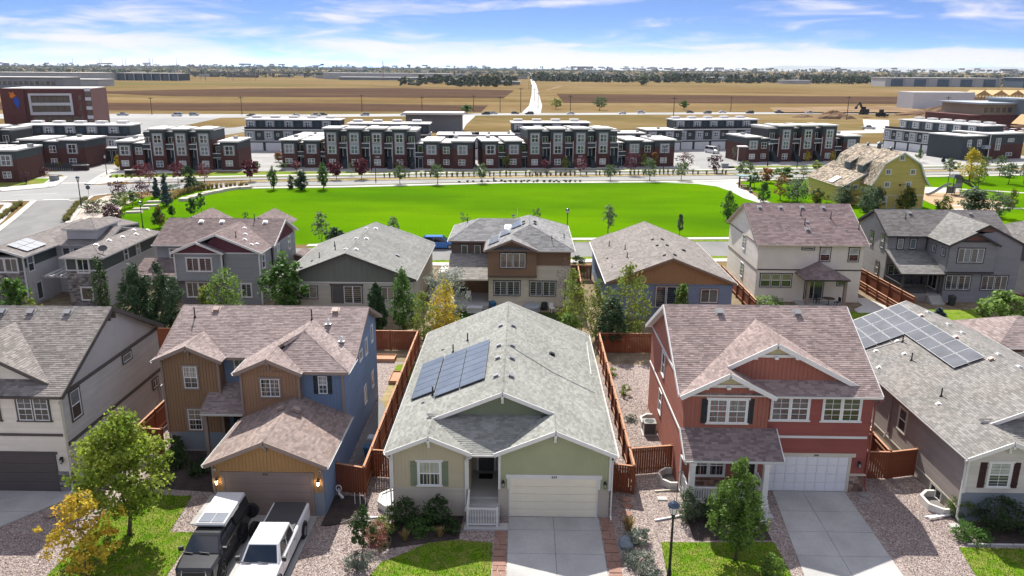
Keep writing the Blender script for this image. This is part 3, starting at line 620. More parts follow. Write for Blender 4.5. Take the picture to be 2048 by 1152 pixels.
def solar_field(house,rects,zf,ax,ay,lift=0.12,fm=None,cm=None):
 """rects = (x0,x1,y0,y1) in plan on the plane z = zf(x,y)"""
 for(x0,x1,y0,y1)in rects:
  g=0.014;c=[(x0+g,y0+g),(x1-g,y0+g),(x1-g,y1-g),(x0+g,y1-g)]
  f=MB();f.mat(fm or SOLAR_F);P=[Vector((x,y,zf(x,y)+lift))for x,y in c];n=(P[1]-P[0]).cross(P[3]-P[0]).normalized()
  f.hexa([p for p in P]+[p+n*0.04 for p in P]);o=f.build('solar_panel',house)
  k=MB();k.mat(cm or SOLAR);e=0.035;nx,ny=ax,ay
  c=[(x0+e,y0+e),(x1-e,y0+e),(x1-e,y1-e),(x0+e,y1-e)];P=[Vector((x,y,zf(x,y)+lift))for x,y in c]
  k.hexa([p+n*0.038 for p in P]+[p+n*0.045 for p in P]);k.build('cells',o)
  r=MB();r.mat(BLACK);zc=zf((x0+x1)/2,(y0+y1)/2)
  for(x,y)in((x0+0.25,y0+0.2),(x1-0.25,y1-0.2),(x0+0.25,y1-0.2),(x1-0.25,y0+0.2)):r.box(x-0.03,x+0.03,y-0.05,y+0.05,zf(x,y)-0.02,zf(x,y)+lift+0.01)
  r.build('mount',o)
def seat(root,base):
 b=Vector(base);root.location=b
 for c in root.children:c.location=Vector(c.location)-b
 return root
def corner(h,x,y,z0,z1,m,s=0.13):
 b=MB();b.mat(m);b.box(x-s/2,x+s/2,y-s/2,y+s/2,z0,z1);return b.build('corner_board',h)
 # the green ranch house, number 634
R_GREY=shingle('grey_shingle',(0.25,0.255,0.235),0.20,hue=(0.225,0.23,0.208))
OLIVE=paint('olive_beige_paint',(0.52,0.46,0.32));GREEN=paint('sage_green_paint',(0.40,0.42,0.255));GREIGE=paint('grey_beige_paint',(0.46,0.41,0.34));GREEN_D=paint('dark_green_paint',(0.20,0.235,0.15))
CREAM2=paint('cream_door',(0.80,0.74,0.58),rough=0.5)
def roof_634(h,dx,yf,yb,sm,tm,ze=3.98,k=0.414,gut=None):
 R=Roof(h,sm,tm,gutter_mat=gut);xl,xr=-7.25+dx,5.17+dx;xm=(xl+xr)/2;zl=lambda x:ze+k*(x-xl);zr=lambda x:ze+k*(xr-x)
 a=xl+2.31;b=xr-3.3;ym=yf+2.3
 P=lambda x,y,z:(x,y,z)
 R.plane([P(xl,yf,ze),P(a,yf,zl(a)),P(a,ym,zl(a)),P(xm,ym,zl(xm)),P(xm,yb,zl(xm)),P(xl,yb,ze)])
 R.plane([P(xr,yf,ze),P(xr,yb,ze),P(xm,yb,zr(xm)),P(xm,ym,zr(xm)),P(b,ym,zr(b)),P(b,yf,zr(b))])
 al=a+2.31;R.plane([P(a,yf,zl(a)),P(al,yf,ze),P(a,ym,ze+k*2.3)])
 bl=b-3.3;R.plane([P(b,yf,zr(b)),P(b,ym,zr(b)),P(bl+2.3,ym,ze+k*2.3),P(bl,yf,ze)])
 zs=lambda y:ze+k*(y-yf)-0.012
 R.plane([P(al,yf,zs(yf)),P(bl,yf,zs(yf)),P(bl+2.7,yf+2.7,zs(yf+2.7)),P(al-2.7,yf+2.7,zs(yf+2.7))])
 R.cap((xm,ym,zl(xm)),(xm,yb,zl(xm)));R.cap((a,yf,zl(a)),(a,ym,zl(a)),0.25);R.cap((b,yf,zr(b)),(b,ym,zr(b)),0.25)
 o=(0,-1,0)
 R.rake((xl,yf,ze),(a,yf,zl(a)),o);R.rake((a,yf,zl(a)),(al,yf,ze),o);R.rake((bl,yf,ze),(b,yf,zr(b)),o);R.rake((b,yf,zr(b)),(xr,yf,ze),o)
 R.rake((a,ym,zl(a)),(xm,ym,zl(xm)),o);R.rake((xm,ym,zl(xm)),(b,ym,zr(b)),o)
 R.rake((xl,yb,ze),(xm,yb,zl(xm)),(0,1,0));R.rake((xm,yb,zl(xm)),(xr,yb,ze),(0,1,0))
 R.gutter((xl,yf,ze),(xl,yb,ze),(-1,0,0));R.gutter((xr,yf,ze),(xr,yb,ze),(1,0,0));R.gutter((al,yf,ze),(bl,yf,ze),o)
 R.done()
 br=MB();br.mat(tm)
 for(x,y,z)in((a,yf,zl(a)),(b,yf,zr(b)),(xm,ym,zl(xm))):
  br2=MB();br2.mat(tm);br2.box(x-0.07,x+0.07,y-0.1,y+0.4,z-0.36,z-0.2);br2.box(x-0.07,x+0.07,y+0.2,y+0.4,z-0.75,z-0.36);br2.build('bracket',h)
 return zl,zr,xl,xr,xm,a,b,ym
h=thing('ranch_house','grey roofed green single storey house with cream garage door numbered 634','house')
zl,zr,xl,xr,xm,ga,gb,ym=roof_634(h,0,38.1,58.1,R_GREY,WHITE)
Y=38.5;wl,wr=-6.98,4.88
wall(h,[(wl,Y,0),(-2.8,Y,0),(-2.8,Y,1.7),(wl,Y,1.7)],GREIGE,'lap',out=(0,-1,0),step=0.2)
wall(h,[(wl,Y,1.7),(-2.8,Y,1.7),(-2.8,Y,3.85),(ga,Y,zl(ga)-0.12),(wl,Y,3.9)],OLIVE,'batten',out=(0,-1,0),battens=0.2)
wall(h,[(-1.2,Y,1.7),(wr,Y,1.7),(wr,Y,3.95),(gb,Y,zr(gb)-0.12),(-1.2,Y,3.9)],GREEN,'batten',out=(0,-1,0),battens=0.2)
wall(h,[(-1.2,Y,0),(wr,Y,0),(wr,Y,1.7),(-1.2,Y,1.7)],GREIGE,None,out=(0,-1,0))
wall(h,[(ga-0.1,ym+0.35,4.5),(gb+0.1,ym+0.35,4.5),(gb,ym+0.35,zr(gb)-0.1),(xm,ym+0.35,zl(xm)-0.12),(ga,ym+0.35,zl(ga)-0.1)],GREEN_D,'batten',out=(0,-1,0),battens=0.2)
wall(h,[(wl,Y+0.14,0),(wl,57.7,0),(wl,57.7,3.95),(wl,Y+0.14,3.95)],GREIGE,'lap',out=(-1,0,0))
wall(h,[(wr,Y+0.14,0),(wr,57.7,0),(wr,57.7,3.95),(wr,Y+0.14,3.95)],GREIGE,'lap',out=(1,0,0))
wall(h,[(wl,57.7,0),(wr,57.7,0),(wr,57.7,3.9),(xm,57.7,zl(xm)-0.15),(wl,57.7,3.9)],GREIGE,'lap',out=(0,1,0))
for x,s in((-2.8,1),(-1.2,-1)):
 wall(h,[(x,Y+0.14,0),(x,42,0),(x,42,4.6),(x,Y+0.14,3.9)],OLIVE,'lap',out=(s,0,0))
wall(h,[(-2.8,41.9,0.5),(-1.2,41.9,0.5),(-1.2,41.9,4.7),(-2.8,41.9,4.7)],OLIVE,None,out=(0,-1,0))
for x in(wl,-2.87,-1.13,wr):corner(h,x,Y-0.03,1.7,3.85,WHITE)
d=MB();d.mat(paint('grey_door',(0.085,0.09,0.085),rough=0.5));d.box(-2.45,-1.55,41.82,41.88,0.95,3.0)
for z in(1.05,1.7):d.box(-2.33,-1.67,41.79,41.82,z,z+0.5)
dr=d.build('front_door',h);g=MB();g.mat(glass('mid'));g.box(-2.3,-1.7,41.78,41.815,2.35,2.9);g.build('pane',dr)
t=MB();t.mat(WHITE);t.box(-2.57,-2.45,41.8,41.88,0.95,3.1);t.box(-1.55,-1.43,41.8,41.88,0.95,3.1);t.box(-2.57,-1.43,41.8,41.88,3.0,3.12);t.build('door_frame',h)
add_box(h,'porch_floor',CONC,-2.8,-1.2,38.9,41.9,0.3,0.93)
b=MB();b.mat(M('doormat',(0.02,0.018,0.018),var=0.2));b.box(-2.4,-1.6,40.9,41.5,0.932,0.95);b.build('doormat',h)
for i in range(5):add_box(h,'step',CONC,-2.9 if i<4 else-3.0,-1.1 if i<4 else-0.62,38.62-0.33*(i+1)+0.04,38.95-0.33*i,0,0.79-0.17*i)
railing(h,(-2.8,37.28,0.12),(-1.22,37.28,0.12),1.05,WHITE,0.14);railing(h,(-2.8,37.4,0.3),(-2.8,38.42,0.62),0.95,WHITE,0.16)
GARAGE_L,GARAGE_R=-0.55,4.2
garage_door(h,GARAGE_L,GARAGE_R,Y,0.02,2.35,CREAM2,5,1)
t=MB();t.mat(WHITE);t.box(-0.78,4.46,Y-0.07,Y-0.004,2.35,2.58);t.box(-0.7,-0.55,Y-0.06,Y-0.004,1.72,2.35);t.box(4.2,4.38,Y-0.06,Y-0.004,1.72,2.35);t.box(-0.62,-0.55,Y-0.05,Y-0.004,0,1.72);t.box(4.2,4.27,Y-0.05,Y-0.004,0,1.72);t.build('garage_trim',h)
digits(h,'634',(1.86,Y-0.075,2.4),0.2,BLACK);lantern(h,-0.92,Y-0.02,1.95);lantern(h,4.62,Y-0.02,1.95)
window(h,(-4.95,Y,1.86),0,1.16,1.42,1,'sash',WHITE,0.09,VINYL,'blind','mid',(2,1),0.08,0.06)
for x0,x1 in((-5.99,-5.6),(-4.3,-3.91)):shutter(h,x0,x1,Y,1.8,3.3,GREEN_D)
downspout(h,(-7.3,38.2,3.95),(-7.08,38.42),0,WHITE);downspout(h,(5.22,38.2,3.95),(5.0,38.42),0,WHITE);downspout(h,(-2.63,38.05,3.9),(-2.98,38.43),0.4,WHITE)
zp=lambda x,y:3.98+0.414*(x+7.25)
c1=[-6.75,-5.27];c2=[-5.2,-3.66,-2.13]
solar_field(h,[(c1[0],c1[1],44.35+i*1.01,45.35+i*1.01)for i in range(6)]+[(c2[j],c2[j+1]-0.02,43.3+i*1.0,44.29+i*1.0)for j in range(2)for i in range(7)],zp,0,0,0.12,SOLAR_D)
sl=math.atan(0.414)
for y in(52.64,48.5,46.2,43.2):
 roof_vent(h,(-0.62,y,zr(-0.62)+0.02),VENT,0,(0,sl),0.8);roof_vent(h,(-1.46,y,zl(-1.46)+0.02),VENT,0,(0,-sl),0.8)
for x,y in((-3.8,52.2),(-4.7,50.8),(-5.35,44.0)):vent_pipe(h,(x,y,zl(x)))
for x,y in((-5.55,52.3),(-5.85,43.4)):roof_vent(h,(x,y,zl(x)+0.02),VENT,0,(0,-sl),0.45)
roof_vent(h,(2.06,50.0,zr(2.06)+0.02),BLACK,0,(0,sl),0.8)
c=MB();c.mat(VENT_W);c.tube([(4.88,55.6,zr(4.88)+0.06),(4.66,49.05,zr(4.66)+0.06)],0.02,6);c.mat(VENT);c.tube([(-0.9,48.4,zr(-0.9)+0.03),(2.0,46.6,zr(2.0)+0.05),(4.66,45.9,zr(4.66)+0.06)],0.02,6);c.build('conduit',h)
seat(h,(xm,48,0))
# the brown and blue two storey house, number 624
R_MAUVE=shingle('mauve_brown_shingle',(0.275,0.225,0.215),0.24,hue=(0.25,0.20,0.19))
R_BRN=shingle('warm_brown_shingle',(0.22,0.17,0.15),0.25,hue=(0.25,0.20,0.18))
BRN=paint('brown_paint',(0.27,0.165,0.095));BRN2=paint('red_brown_paint',(0.33,0.195,0.12));BLUE=paint('slate_blue_paint',(0.16,0.225,0.33));TANB=paint('ochre_paint',(0.42,0.245,0.10))
TRIM_B=paint('taupe_trim',(0.27,0.21,0.18));SLATE=paint('slate_base',(0.22,0.25,0.28));GDOOR_B=paint('brown_door',(0.30,0.23,0.20),rough=0.5)
h=thing('two_storey_house','brown and blue two storey house with taupe garage door numbered 624','house')
ze,k=6.25,0.443
R=Roof(h,R_MAUVE,TRIM_B,gutter_mat=WHITE)
XL,XR,YF,YR,YB=-22.95,-10.4,46.2,50.75,55.3;zr_=ze+k*(YR-YF)
zf=lambda y:ze+k*(y-YF)
R.plane([(XL,YF,ze),(XR,YF,ze),(XR,YR,zr_),(XL,YR,zr_)]);R.plane([(XL,YB,ze),(XR,YB,ze),(XR,YR,zr_),(XL,YR,zr_)])
R.cap((XL,YR,zr_),(XR,YR,zr_))
bl,brx,by=-22.95,-18.6,45.4;bm=(bl+brx)/2;bz=ze+k*(brx-bl)/2;yi=YF+(bz-ze)/k
R.plane([(bl,by,ze),(bm,by,bz),(bm,yi,bz),(bl,YF,ze)]);R.plane([(brx,by,ze),(bm,by,bz),(bm,yi,bz),(brx,YF,ze)]);R.cap((bm,by,bz),(bm,yi,bz),0.25)
R.rake((bl,by,ze),(bm,by,bz),(0,-1,0));R.rake((bm,by,bz),(brx,by,ze),(0,-1,0));R.gutter((bl,by,ze),(bl,YF,ze),(-1,0,0))
hl,hr,hy=-17.2,-10.4,43.9;hm=(hl+hr)/2;hz=ze+k*(hr-hl)/2;yi=YF+(hz-ze)/k;hp=hy+(hz-ze)/0.475
R.plane([(hr,hy,ze),(hr,YF+0.02,ze),(hm,yi,hz),(hm,hp,hz)]);R.plane([(hl,43.5,ze),(hl,YF,ze),(hm,yi,hz),(hm,hp,hz),(hl+(hz-ze)/k*0.6,hy+0.6*(hp-hy),ze+0.6*(hz-ze)),(-15.15,43.5+0.3,ze+k*2.05),(-15.15,43.5,ze+k*2.05)])
R.plane([(-15.9,hy,ze),(hr,hy,ze),(hm,hp,hz)])
gm_,gz=-15.15,ze+k*2.05
R.plane([(-13.1,43.5,ze),(gm_,43.5,gz),(gm_,hy+(gz-ze)/0.475,gz),(-13.1,hy+0.02,ze)])
R.cap((hm,hp,hz),(hm,yi,hz));R.cap((hr,hy,ze),(hm,hp,hz));R.cap((gm_,43.5,gz),(gm_,45.6,gz),0.25);R.cap((gm_+0.4,45.7,gz+0.14),(hm,hp,hz),0.25)
R.rake((hl,43.5,ze),(gm_,43.5,gz),(0,-1,0));R.rake((gm_,43.5,gz),(-13.1,43.5,ze),(0,-1,0))
R.trim.bar((-13.1,hy-0.03,ze-0.09),(hr,hy-0.03,ze-0.09),0.05,0.2)
R.gutter((hr,hy,ze),(hr,YF,ze),(1,0,0));R.gutter((hl,43.5,ze),(hl,YF,ze),(-1,0,0));R.rake((XR,YF,ze),(XR,YR,zr_),(1,0,0));R.rake((XR,YR,zr_),(XR,YB,ze),(1,0,0));R.rake((XL,YF,ze),(XL,YR,zr_),(-1,0,0));R.rake((XL,YR,zr_),(XL,YB,ze),(-1,0,0))
R.trim.bar((-18.6,YF-0.03,ze-0.09),(hl,YF-0.03,ze-0.09),0.05,0.2)
R.plane([(-19.75,44.25,3.3),(-17.1,44.25,3.3),(-17.1,46.6,4.4),(-19.75,46.6,4.4)]);R.gutter((-19.75,44.25,3.3),(-17.1,44.25,3.3),(0,-1,0));R.rake((-19.75,44.25,3.3),(-19.75,46.6,4.4),(-1,0,0),0.18)
R.done()
R=Roof(h,R_BRN,TRIM_B,gutter_mat=WHITE)
gl,gr,gy,gyb=-17.05,-10.38,37.84,44.3;gm2=(gl+gr)/2;gk=0.425;gpz=3.22+gk*(gr-gl)/2
R.plane([(gl,gy,3.22),(gm2,gy,gpz),(gm2,gyb,gpz),(gl,43.8,3.22)]);R.plane([(gr,gy,3.22),(gm2,gy,gpz),(gm2,gyb,gpz),(gr,gyb,3.22)]);R.cap((gm2,gy,gpz),(gm2,gyb,gpz))
R.rake((gl,gy,3.22),(gm2,gy,gpz),(0,-1,0));R.rake((gm2,gy,gpz),(gr,gy,3.22),(0,-1,0));R.gutter((gl,gy,3.22),(gl,43.6,3.22),(-1,0,0));R.gutter((gr,gy,3.22),(gr,gyb,3.22),(1,0,0))
R.done()
o=(0,-1,0)
wall(h,[(-22.6,45.8,1.27),(-18.95,45.8,1.27),(-18.95,45.8,6.1),(bm,45.8,bz-0.15),(-22.6,45.8,6.15)],BRN,'batten',out=o,battens=0.2);wall(h,[(-22.6,45.8,0),(-18.95,45.8,0),(-18.95,45.8,1.27),(-22.6,45.8,1.27)],SLATE,None,out=o)
wall(h,[(-18.95,45.94,0),(-18.95,46.6,0),(-18.95,46.6,6.2),(-18.95,45.94,6.2)],BRN,None,out=(1,0,0));wall(h,[(-18.95,46.62,0),(-17,46.62,0),(-17,46.62,6.3),(-18.95,46.62,6.3)],BLUE,'lap',out=o)
wall(h,[(-16.95,43.9,2),(-13.35,43.9,2),(-13.35,43.9,6.15),(gm_,43.9,gz-0.15),(-16.95,43.9,6.15)],BRN2,'batten',out=o,battens=0.2)
wall(h,[(-13.35,44.3,2),(-10.8,44.3,2),(-10.8,44.3,6.1),(-13.35,44.3,6.1)],BLUE,'batten',out=o,battens=0.2);wall(h,[(-13.35,43.96,2),(-13.35,44.3,2),(-13.35,44.3,6.1),(-13.35,43.96,6.1)],BRN2,None,out=(1,0,0),th=0.05)
wall(h,[(-16.95,44.04,0),(-16.95,46.5,0),(-16.95,46.5,6.1),(-16.95,44.04,6.1)],BRN2,None,out=(-1,0,0))
wall(h,[(-10.8,44.44,0),(-10.8,54.9,0),(-10.8,54.9,6.1),(-10.8,YR,zr_-0.15),(-10.8,46.6,6.2),(-10.8,44.44,6.1)],BLUE,'lap',out=(1,0,0))
wall(h,[(-22.6,45.94,0),(-22.6,54.9,0),(-22.6,54.9,6.1),(-22.6,YR,zr_-0.15),(-22.6,45.94,6.1)],BRN,'lap',out=(-1,0,0));wall(h,[(-22.6,54.9,0),(-10.8,54.9,0),(-10.8,54.9,6.1),(-22.6,54.9,6.1)],BLUE,'lap',out=(0,1,0))
Yg=38.24
wall(h,[(-16.75,Yg,1.45),(-10.72,Yg,1.45),(-10.72,Yg,3.1),(gm2,Yg,gpz-0.15),(-16.75,Yg,3.1)],TANB,'batten',out=o,battens=0.2);wall(h,[(-16.75,Yg,0),(-10.72,Yg,0),(-10.72,Yg,1.45),(-16.75,Yg,1.45)],SLATE,None,out=o)
wall(h,[(-10.72,Yg+0.14,0),(-10.72,44.3,0),(-10.72,44.3,3.1),(-10.72,Yg+0.14,3.1)],BLUE,'lap',out=(1,0,0));wall(h,[(-16.75,Yg+0.14,0),(-16.75,43.9,0),(-16.75,43.9,3.1),(-16.75,Yg+0.14,3.1)],TANB,'lap',out=(-1,0,0))
garage_door(h,-16.1,-11.42,Yg,0.02,2.45,GDOOR_B,5,1)
t=MB();t.mat(TRIM_B);t.box(-16.33,-11.2,Yg-0.07,Yg-0.004,2.45,2.66);t.box(-16.26,-16.1,Yg-0.06,Yg-0.004,0,2.45);t.box(-11.42,-11.26,Yg-0.06,Yg-0.004,0,2.45);t.build('garage_trim',h)
digits(h,'624',(-13.85,Yg-0.075,2.5),0.19,BLACK);lantern(h,-16.52,Yg-0.02,2.0,True);lantern(h,-10.98,Yg-0.02,2.0,True)
for x in(-16.6,-10.86):
 b=MB();b.mat(VENT_W);b.tube([(x,Yg-0.02,2.78),(x,Yg-0.16,2.76)],[0.07,0.075],8);b.mat(BLACK);b.tube([(x,Yg-0.16,2.76),(x,Yg-0.175,2.757)],0.05,8);b.build('camera_light',h)
for x,y,z0,z1 in((-22.55,45.77,1.27,6.1),(-19.0,45.77,1.27,6.1),(-16.9,43.87,3.4,6.1),(-13.4,43.87,4.5,6.1),(-10.84,44.27,3.3,6.1),(-16.7,Yg-0.03,1.45,3.1),(-10.77,Yg-0.03,1.45,3.1)):corner(h,x,y,z0,z1,TRIM_B)
window(h,(-20.8,45.8,4.3),0,0.86,1.46,1,'sash',TRIM_B,0.1,VINYL,'blind','mid',(2,2),0.06);window(h,(-20.8,45.8,1.42),0,0.86,1.44,1,'sash',TRIM_B,0.1,VINYL,'mid','dark',(2,2),0.06)
window(h,(-15.16,43.9,4.62),0,1.15,1.15,1,'slide',TRIM_B,0.1,VINYL,'mid','dark',(2,4),0.06);window(h,(-12.07,44.3,4.68),0,0.56,1.15,1,'sash',None,0.1,VINYL,'blind','mid',(2,2))
window(h,(-17.95,46.62,4.9),0,0.7,1.1,1,'sash',TRIM_B,0.08,VINYL,'mid','dark',(2,1))
SH_D=paint('charcoal_paint',(0.03,0.034,0.036))
shutter(h,-12.64,-12.36,44.3,4.66,5.84,SH_D);shutter(h,-11.78,-11.5,44.3,4.66,5.84,SH_D)
for y,z,w,hh in((49.3,5.0,0.9,0.6),(51.2,4.7,0.7,1.1),(53.3,4.9,0.6,1.2),(52.9,1.6,0.6,1.1),(50.2,1.5,0.7,1.2)):window(h,(-10.8,y,z),math.pi/2,w,hh,1,'fixed',WHITE,0.07,VINYL,'sky')
b=MB();b.mat(TRIM_B);b.box(-19.72,-19.5,44.5,44.7,0.1,3.25);b.build('porch_post',h);add_box(h,'porch_floor',CONC,-19.8,-16.95,44.3,46.6,0,0.16)
d=MB();d.mat(paint('dark_door',(0.03,0.02,0.02)));d.box(-18.6,-17.7,46.52,46.6,0.2,2.3);d.build('front_door',h)
for x,y,z,dz in((bm,45.4,bz,0),(gm_,43.5,gz,0),(gm2,gy,gpz,0)):
 b=MB();b.mat(TRIM_B);b.box(x-0.07,x+0.07,y-0.05,y+0.4,z-0.36,z-0.2);b.box(x-0.06,x+0.06,y+0.25,y+0.4,z-0.75,z-0.36);b.build('bracket',h)
sl=math.atan(k)
for x,y in((-20.6,50.35),(-12.55,50.35)):roof_vent(h,(x,y,zf(y)+0.02),VENT_T,0,(sl,0),1.0)
for x,y in((-21.8,49.6),(-13.95,49.5)):vent_pipe(h,(x,y,zf(y)),0.75)
for x,y in((-12.77,49.1),(-11.6,47.6)):
 b=MB();b.mat(VENT_W);z=zf(y);b.tube([(x,y,z-0.1),(x,y,z+0.32),(x,y-0.22,z+0.34)],[0.1,0.1,0.13],8);b.box(x-0.2,x+0.2,y-0.2,y+0.2,z+0.03,z+0.06);b.build('vent_hood',h)
for x,s in((-13.95,1),(-13.35,-1)):
 z=gpz-gk*abs(x-gm2);roof_vent(h,(x+(-0.15 if s>0 else 0.15),42.3,z),VENT_T,0,(0,-s*math.atan(gk)),0.9)
seat(h,(-16.5,46.5,0))
# the red brown two storey house, number 644
R_RED=shingle('red_brown_shingle',(0.285,0.225,0.21),0.26,hue=(0.255,0.20,0.188))
RED=paint('brick_red_paint',(0.27,0.082,0.066));RED2=paint('dusty_red_paint',(0.33,0.125,0.09));KHAKI=paint('khaki_paint',(0.50,0.44,0.26));GDOOR_W=paint('white_door',(0.76,0.77,0.78),rough=0.5)
R_DARKB=shingle('porch_shingle',(0.21,0.165,0.16),0.3)
h=thing('two_storey_house','red brown two storey house with white garage door numbered 644 and front porch','house')
R=Roof(h,R_RED,WHITE)
ze,k=6.2,0.54;XL,XR,YF,YR,YB=8.95,20.4,41.3,47.6,53.9;zr_=ze+k*(YR-YF);zf=lambda y:ze+k*(y-YF)
R.plane([(XL,YF,ze),(XR,YF,ze),(XR,YR,zr_),(XL,YR,zr_)]);R.plane([(XL,YB,ze),(XR,YB,ze),(XR,YR,zr_),(XL,YR,zr_)]);R.cap((XL,YR,zr_),(XR,YR,zr_))
kg=0.515
l,r,m_,y0=8.97,14.37,11.67,41.0;z=ze+kg*2.7
um,uz,uy=14.47,9.03,42.0;uyi=YF+(uz-ze)/k;ur=um+(uz-6.53)/kg
yl=YF+(z-ze)/k
R.plane([(l,y0,ze),(m_,y0,z),(m_,uy,z),(um,uy,uz),(um,uyi,uz),(l,YF+0.02,ze)])
R.plane([(r,y0,ze),(m_,y0,z),(m_,yl,z),(r,YF+0.02,ze)])
R.plane([(um,uy,uz),(ur,uy,6.53),(ur+0.02,uy+0.06,6.53),(um,uyi,uz)])
R.cap((m_,y0,z),(m_,uy,z),0.25);R.cap((um,uy,uz),(um,uyi,uz),0.25)
o=(0,-1,0)
for a,b_ in(((l,y0,ze),(m_,y0,z)),((m_,y0,z),(r,y0,ze)),((m_+0.12,uy,z+0.06),(um,uy,uz)),((um,uy,uz),(ur,uy,6.53))):R.rake(a,b_,o,0.26)
R.rake((XL,YF,ze),(XL,YR,zr_),(-1,0,0),0.24);R.rake((XL,YR,zr_),(XL,YB,ze),(-1,0,0),0.24);R.rake((XR,YF,ze),(XR,YR,zr_),(1,0,0),0.2);R.rake((XR,YR,zr_),(XR,YB,ze),(1,0,0))
R.gutter((r,YF,ze),(XR,YF,ze),o)
R.done()
R=Roof(h,R_DARKB,WHITE);R.plane([(9.15,39.6,3.0),(14.62,39.6,3.0),(14.62,41.4,4.13),(9.15,41.4,4.13)]);R.gutter((9.15,39.6,3.0),(14.62,39.6,3.0),o);R.rake((9.15,39.6,3.0),(9.15,41.4,4.13),(-1,0,0));R.rake((14.62,39.6,3.0),(14.62,41.4,4.13),(1,0,0));R.done()
wall(h,[(9.35,41.4,0.9),(14.1,41.4,0.9),(14.1,41.4,6.1),(12.95,41.4,6.68),(10.4,41.4,6.68),(9.35,41.4,6.1)],RED2,'batten',out=o,battens=0.25)
wall(h,[(10.4,41.4,6.68),(12.95,41.4,6.68),(m_,41.4,z-0.15)],KHAKI,'lap',out=o,step=0.12);wall(h,[(9.35,41.4,0),(12.6,41.4,0),(12.6,41.4,0.9),(9.35,41.4,0.9)],STONE_T,'stone',out=o,name='stone_base')
def collar(x0,x1,y,z):
 b=MB();b.mat(WHITE);b.box(x0,x1,y-0.1,y,z-0.08,z+0.08)
 for x in(x0+0.1,(x0+x1)/2,x1-0.1):b.box(x-0.1,x+0.1,y-0.3,y,z-0.14,z+0.0)
 return b.build('collar_beam',h)
collar(10.35,13.0,41.38,6.72);collar(13.2,15.75,42.28,8.22)
wall(h,[(11.9,42.3,6.55),(19.0,42.3,6.55),(18.9,42.3,6.62),(15.9,42.3,8.15),(13.0,42.3,8.15),(11.9,42.3,7.55)],RED2,'batten',out=o,battens=0.25);wall(h,[(13.0,42.3,8.15),(15.9,42.3,8.15),(um,42.3,uz-0.15)],KHAKI,'lap',out=o,step=0.12)
Y=41.68
wall(h,[(14.1,Y,2.2),(20.1,Y,2.2),(20.1,Y,6.1),(14.1,Y,6.1)],RED,'lap',out=o);wall(h,[(14.1,Y,0),(20.1,Y,0),(20.1,Y,2.2),(14.1,Y,2.2)],RED,None,out=o)
wall(h,[(19.28,Y-0.03,0),(20.12,Y-0.03,0),(20.12,Y-0.03,1.1),(19.28,Y-0.03,1.1)],STONE_T,'stone',out=o,name='stone_pier');add_box(h,'pier_cap',CREAM,19.24,20.18,Y-0.14,Y-0.004,1.1,1.17)
wall(h,[(14.1,41.46,0),(14.1,41.68,0),(14.1,41.68,6.1),(14.1,41.46,6.1)],RED2,None,out=(1,0,0),th=0.05)
wall(h,[(9.35,41.54,0),(9.35,53.5,0),(9.35,53.5,6.15),(9.35,YR,zr_-0.15),(9.35,41.54,6.2)],RED2,'lap',out=(-1,0,0),step=0.17)
wall(h,[(20.1,Y+0.14,0),(20.1,53.5,0),(20.1,53.5,6.15),(20.1,YR,zr_-0.15),(20.1,Y+0.14,6.2)],RED,'lap',out=(1,0,0));wall(h,[(9.35,53.5,0),(20.1,53.5,0),(20.1,53.5,6.1),(9.35,53.5,6.1)],RED,'lap',out=(0,1,0))
add_box(h,'band',WHITE,14.25,19.98,Y-0.06,Y-0.004,3.42,3.56)
for z_ in(3.55,6.25):add_box(h,'band',WHITE,9.29,9.346,41.5,53.5,z_-0.08,z_+0.08)
garage_door(h,14.3,19.1,Y,0.02,2.24,GDOOR_W,4,8)
t=MB();t.mat(CREAM);t.box(14.1,19.48,Y-0.07,Y-0.004,2.24,2.46);t.box(19.1,19.27,Y-0.06,Y-0.004,0,2.24);t.build('garage_trim',h)
digits(h,'644',(17.2,Y-0.075,2.29),0.19,BLACK);lantern(h,19.72,Y-0.02,1.7)
window(h,(11.77,41.4,4.45),0,2.1,1.42,2,'sash',WHITE,0.1,VINYL,'mid','dark',(2,2),0.08,0.08)
for x0,x1 in((10.27,10.62),(12.92,13.25)):shutter(h,x0,x1,41.4,4.4,5.92,SH_D)
window(h,(15.4,Y,4.54),0,2.05,1.42,2,'sash',WHITE,0.1,VINYL,'mid','dark',(2,2),0.0,0.08);window(h,(18.34,Y,4.52),0,2.05,1.42,2,'sash',WHITE,0.1,VINYL,'mid','dark',(2,2),0.0,0.08)
window(h,(10.95,41.4,1.1),0,1.75,1.3,2,'sash',WHITE,0.1,VINYL,'dark','dark',(2,1))
for y,z_,hh in((48.5,4.5,1.5),(48.8,1.7,1.45)):window(h,(9.35,y,z_),-math.pi/2,0.9,hh,1,'sash',WHITE,0.09,VINYL,'mid','dark')
add_box(h,'porch_floor',CONC,9.35,13.95,39.35,41.35,0,0.42);add_box(h,'step',CONC,12.9,13.95,38.95,39.32,0,0.25);add_box(h,'step',CONC,12.7,14.0,38.5,38.92,0,0.12)
for x in(9.6,13.72):
 b=MB();b.mat(WHITE);b.box(x-0.15,x+0.15,39.5,39.8,0.42,2.85);b.box(x-0.2,x+0.2,39.45,39.85,0.42,0.6);b.box(x-0.19,x+0.19,39.46,39.84,2.7,2.85);b.build('porch_post',h)
b=MB();b.mat(WHITE);b.box(12.3,12.6,39.5,39.8,0.42,2.85);b.build('porch_post',h)
railing(h,(9.78,39.65,0.42),(12.3,39.65,0.42),0.85,WHITE,0.14);railing(h,(9.45,39.9,0.42),(9.45,41.3,0.42),0.85,WHITE,0.14);railing(h,(13.8,39.95,0.42),(13.8,41.3,0.42),0.85,WHITE,0.14);railing(h,(12.55,38.15,0.0),(13.45,38.15,0.0),1.0,WHITE,0.14)
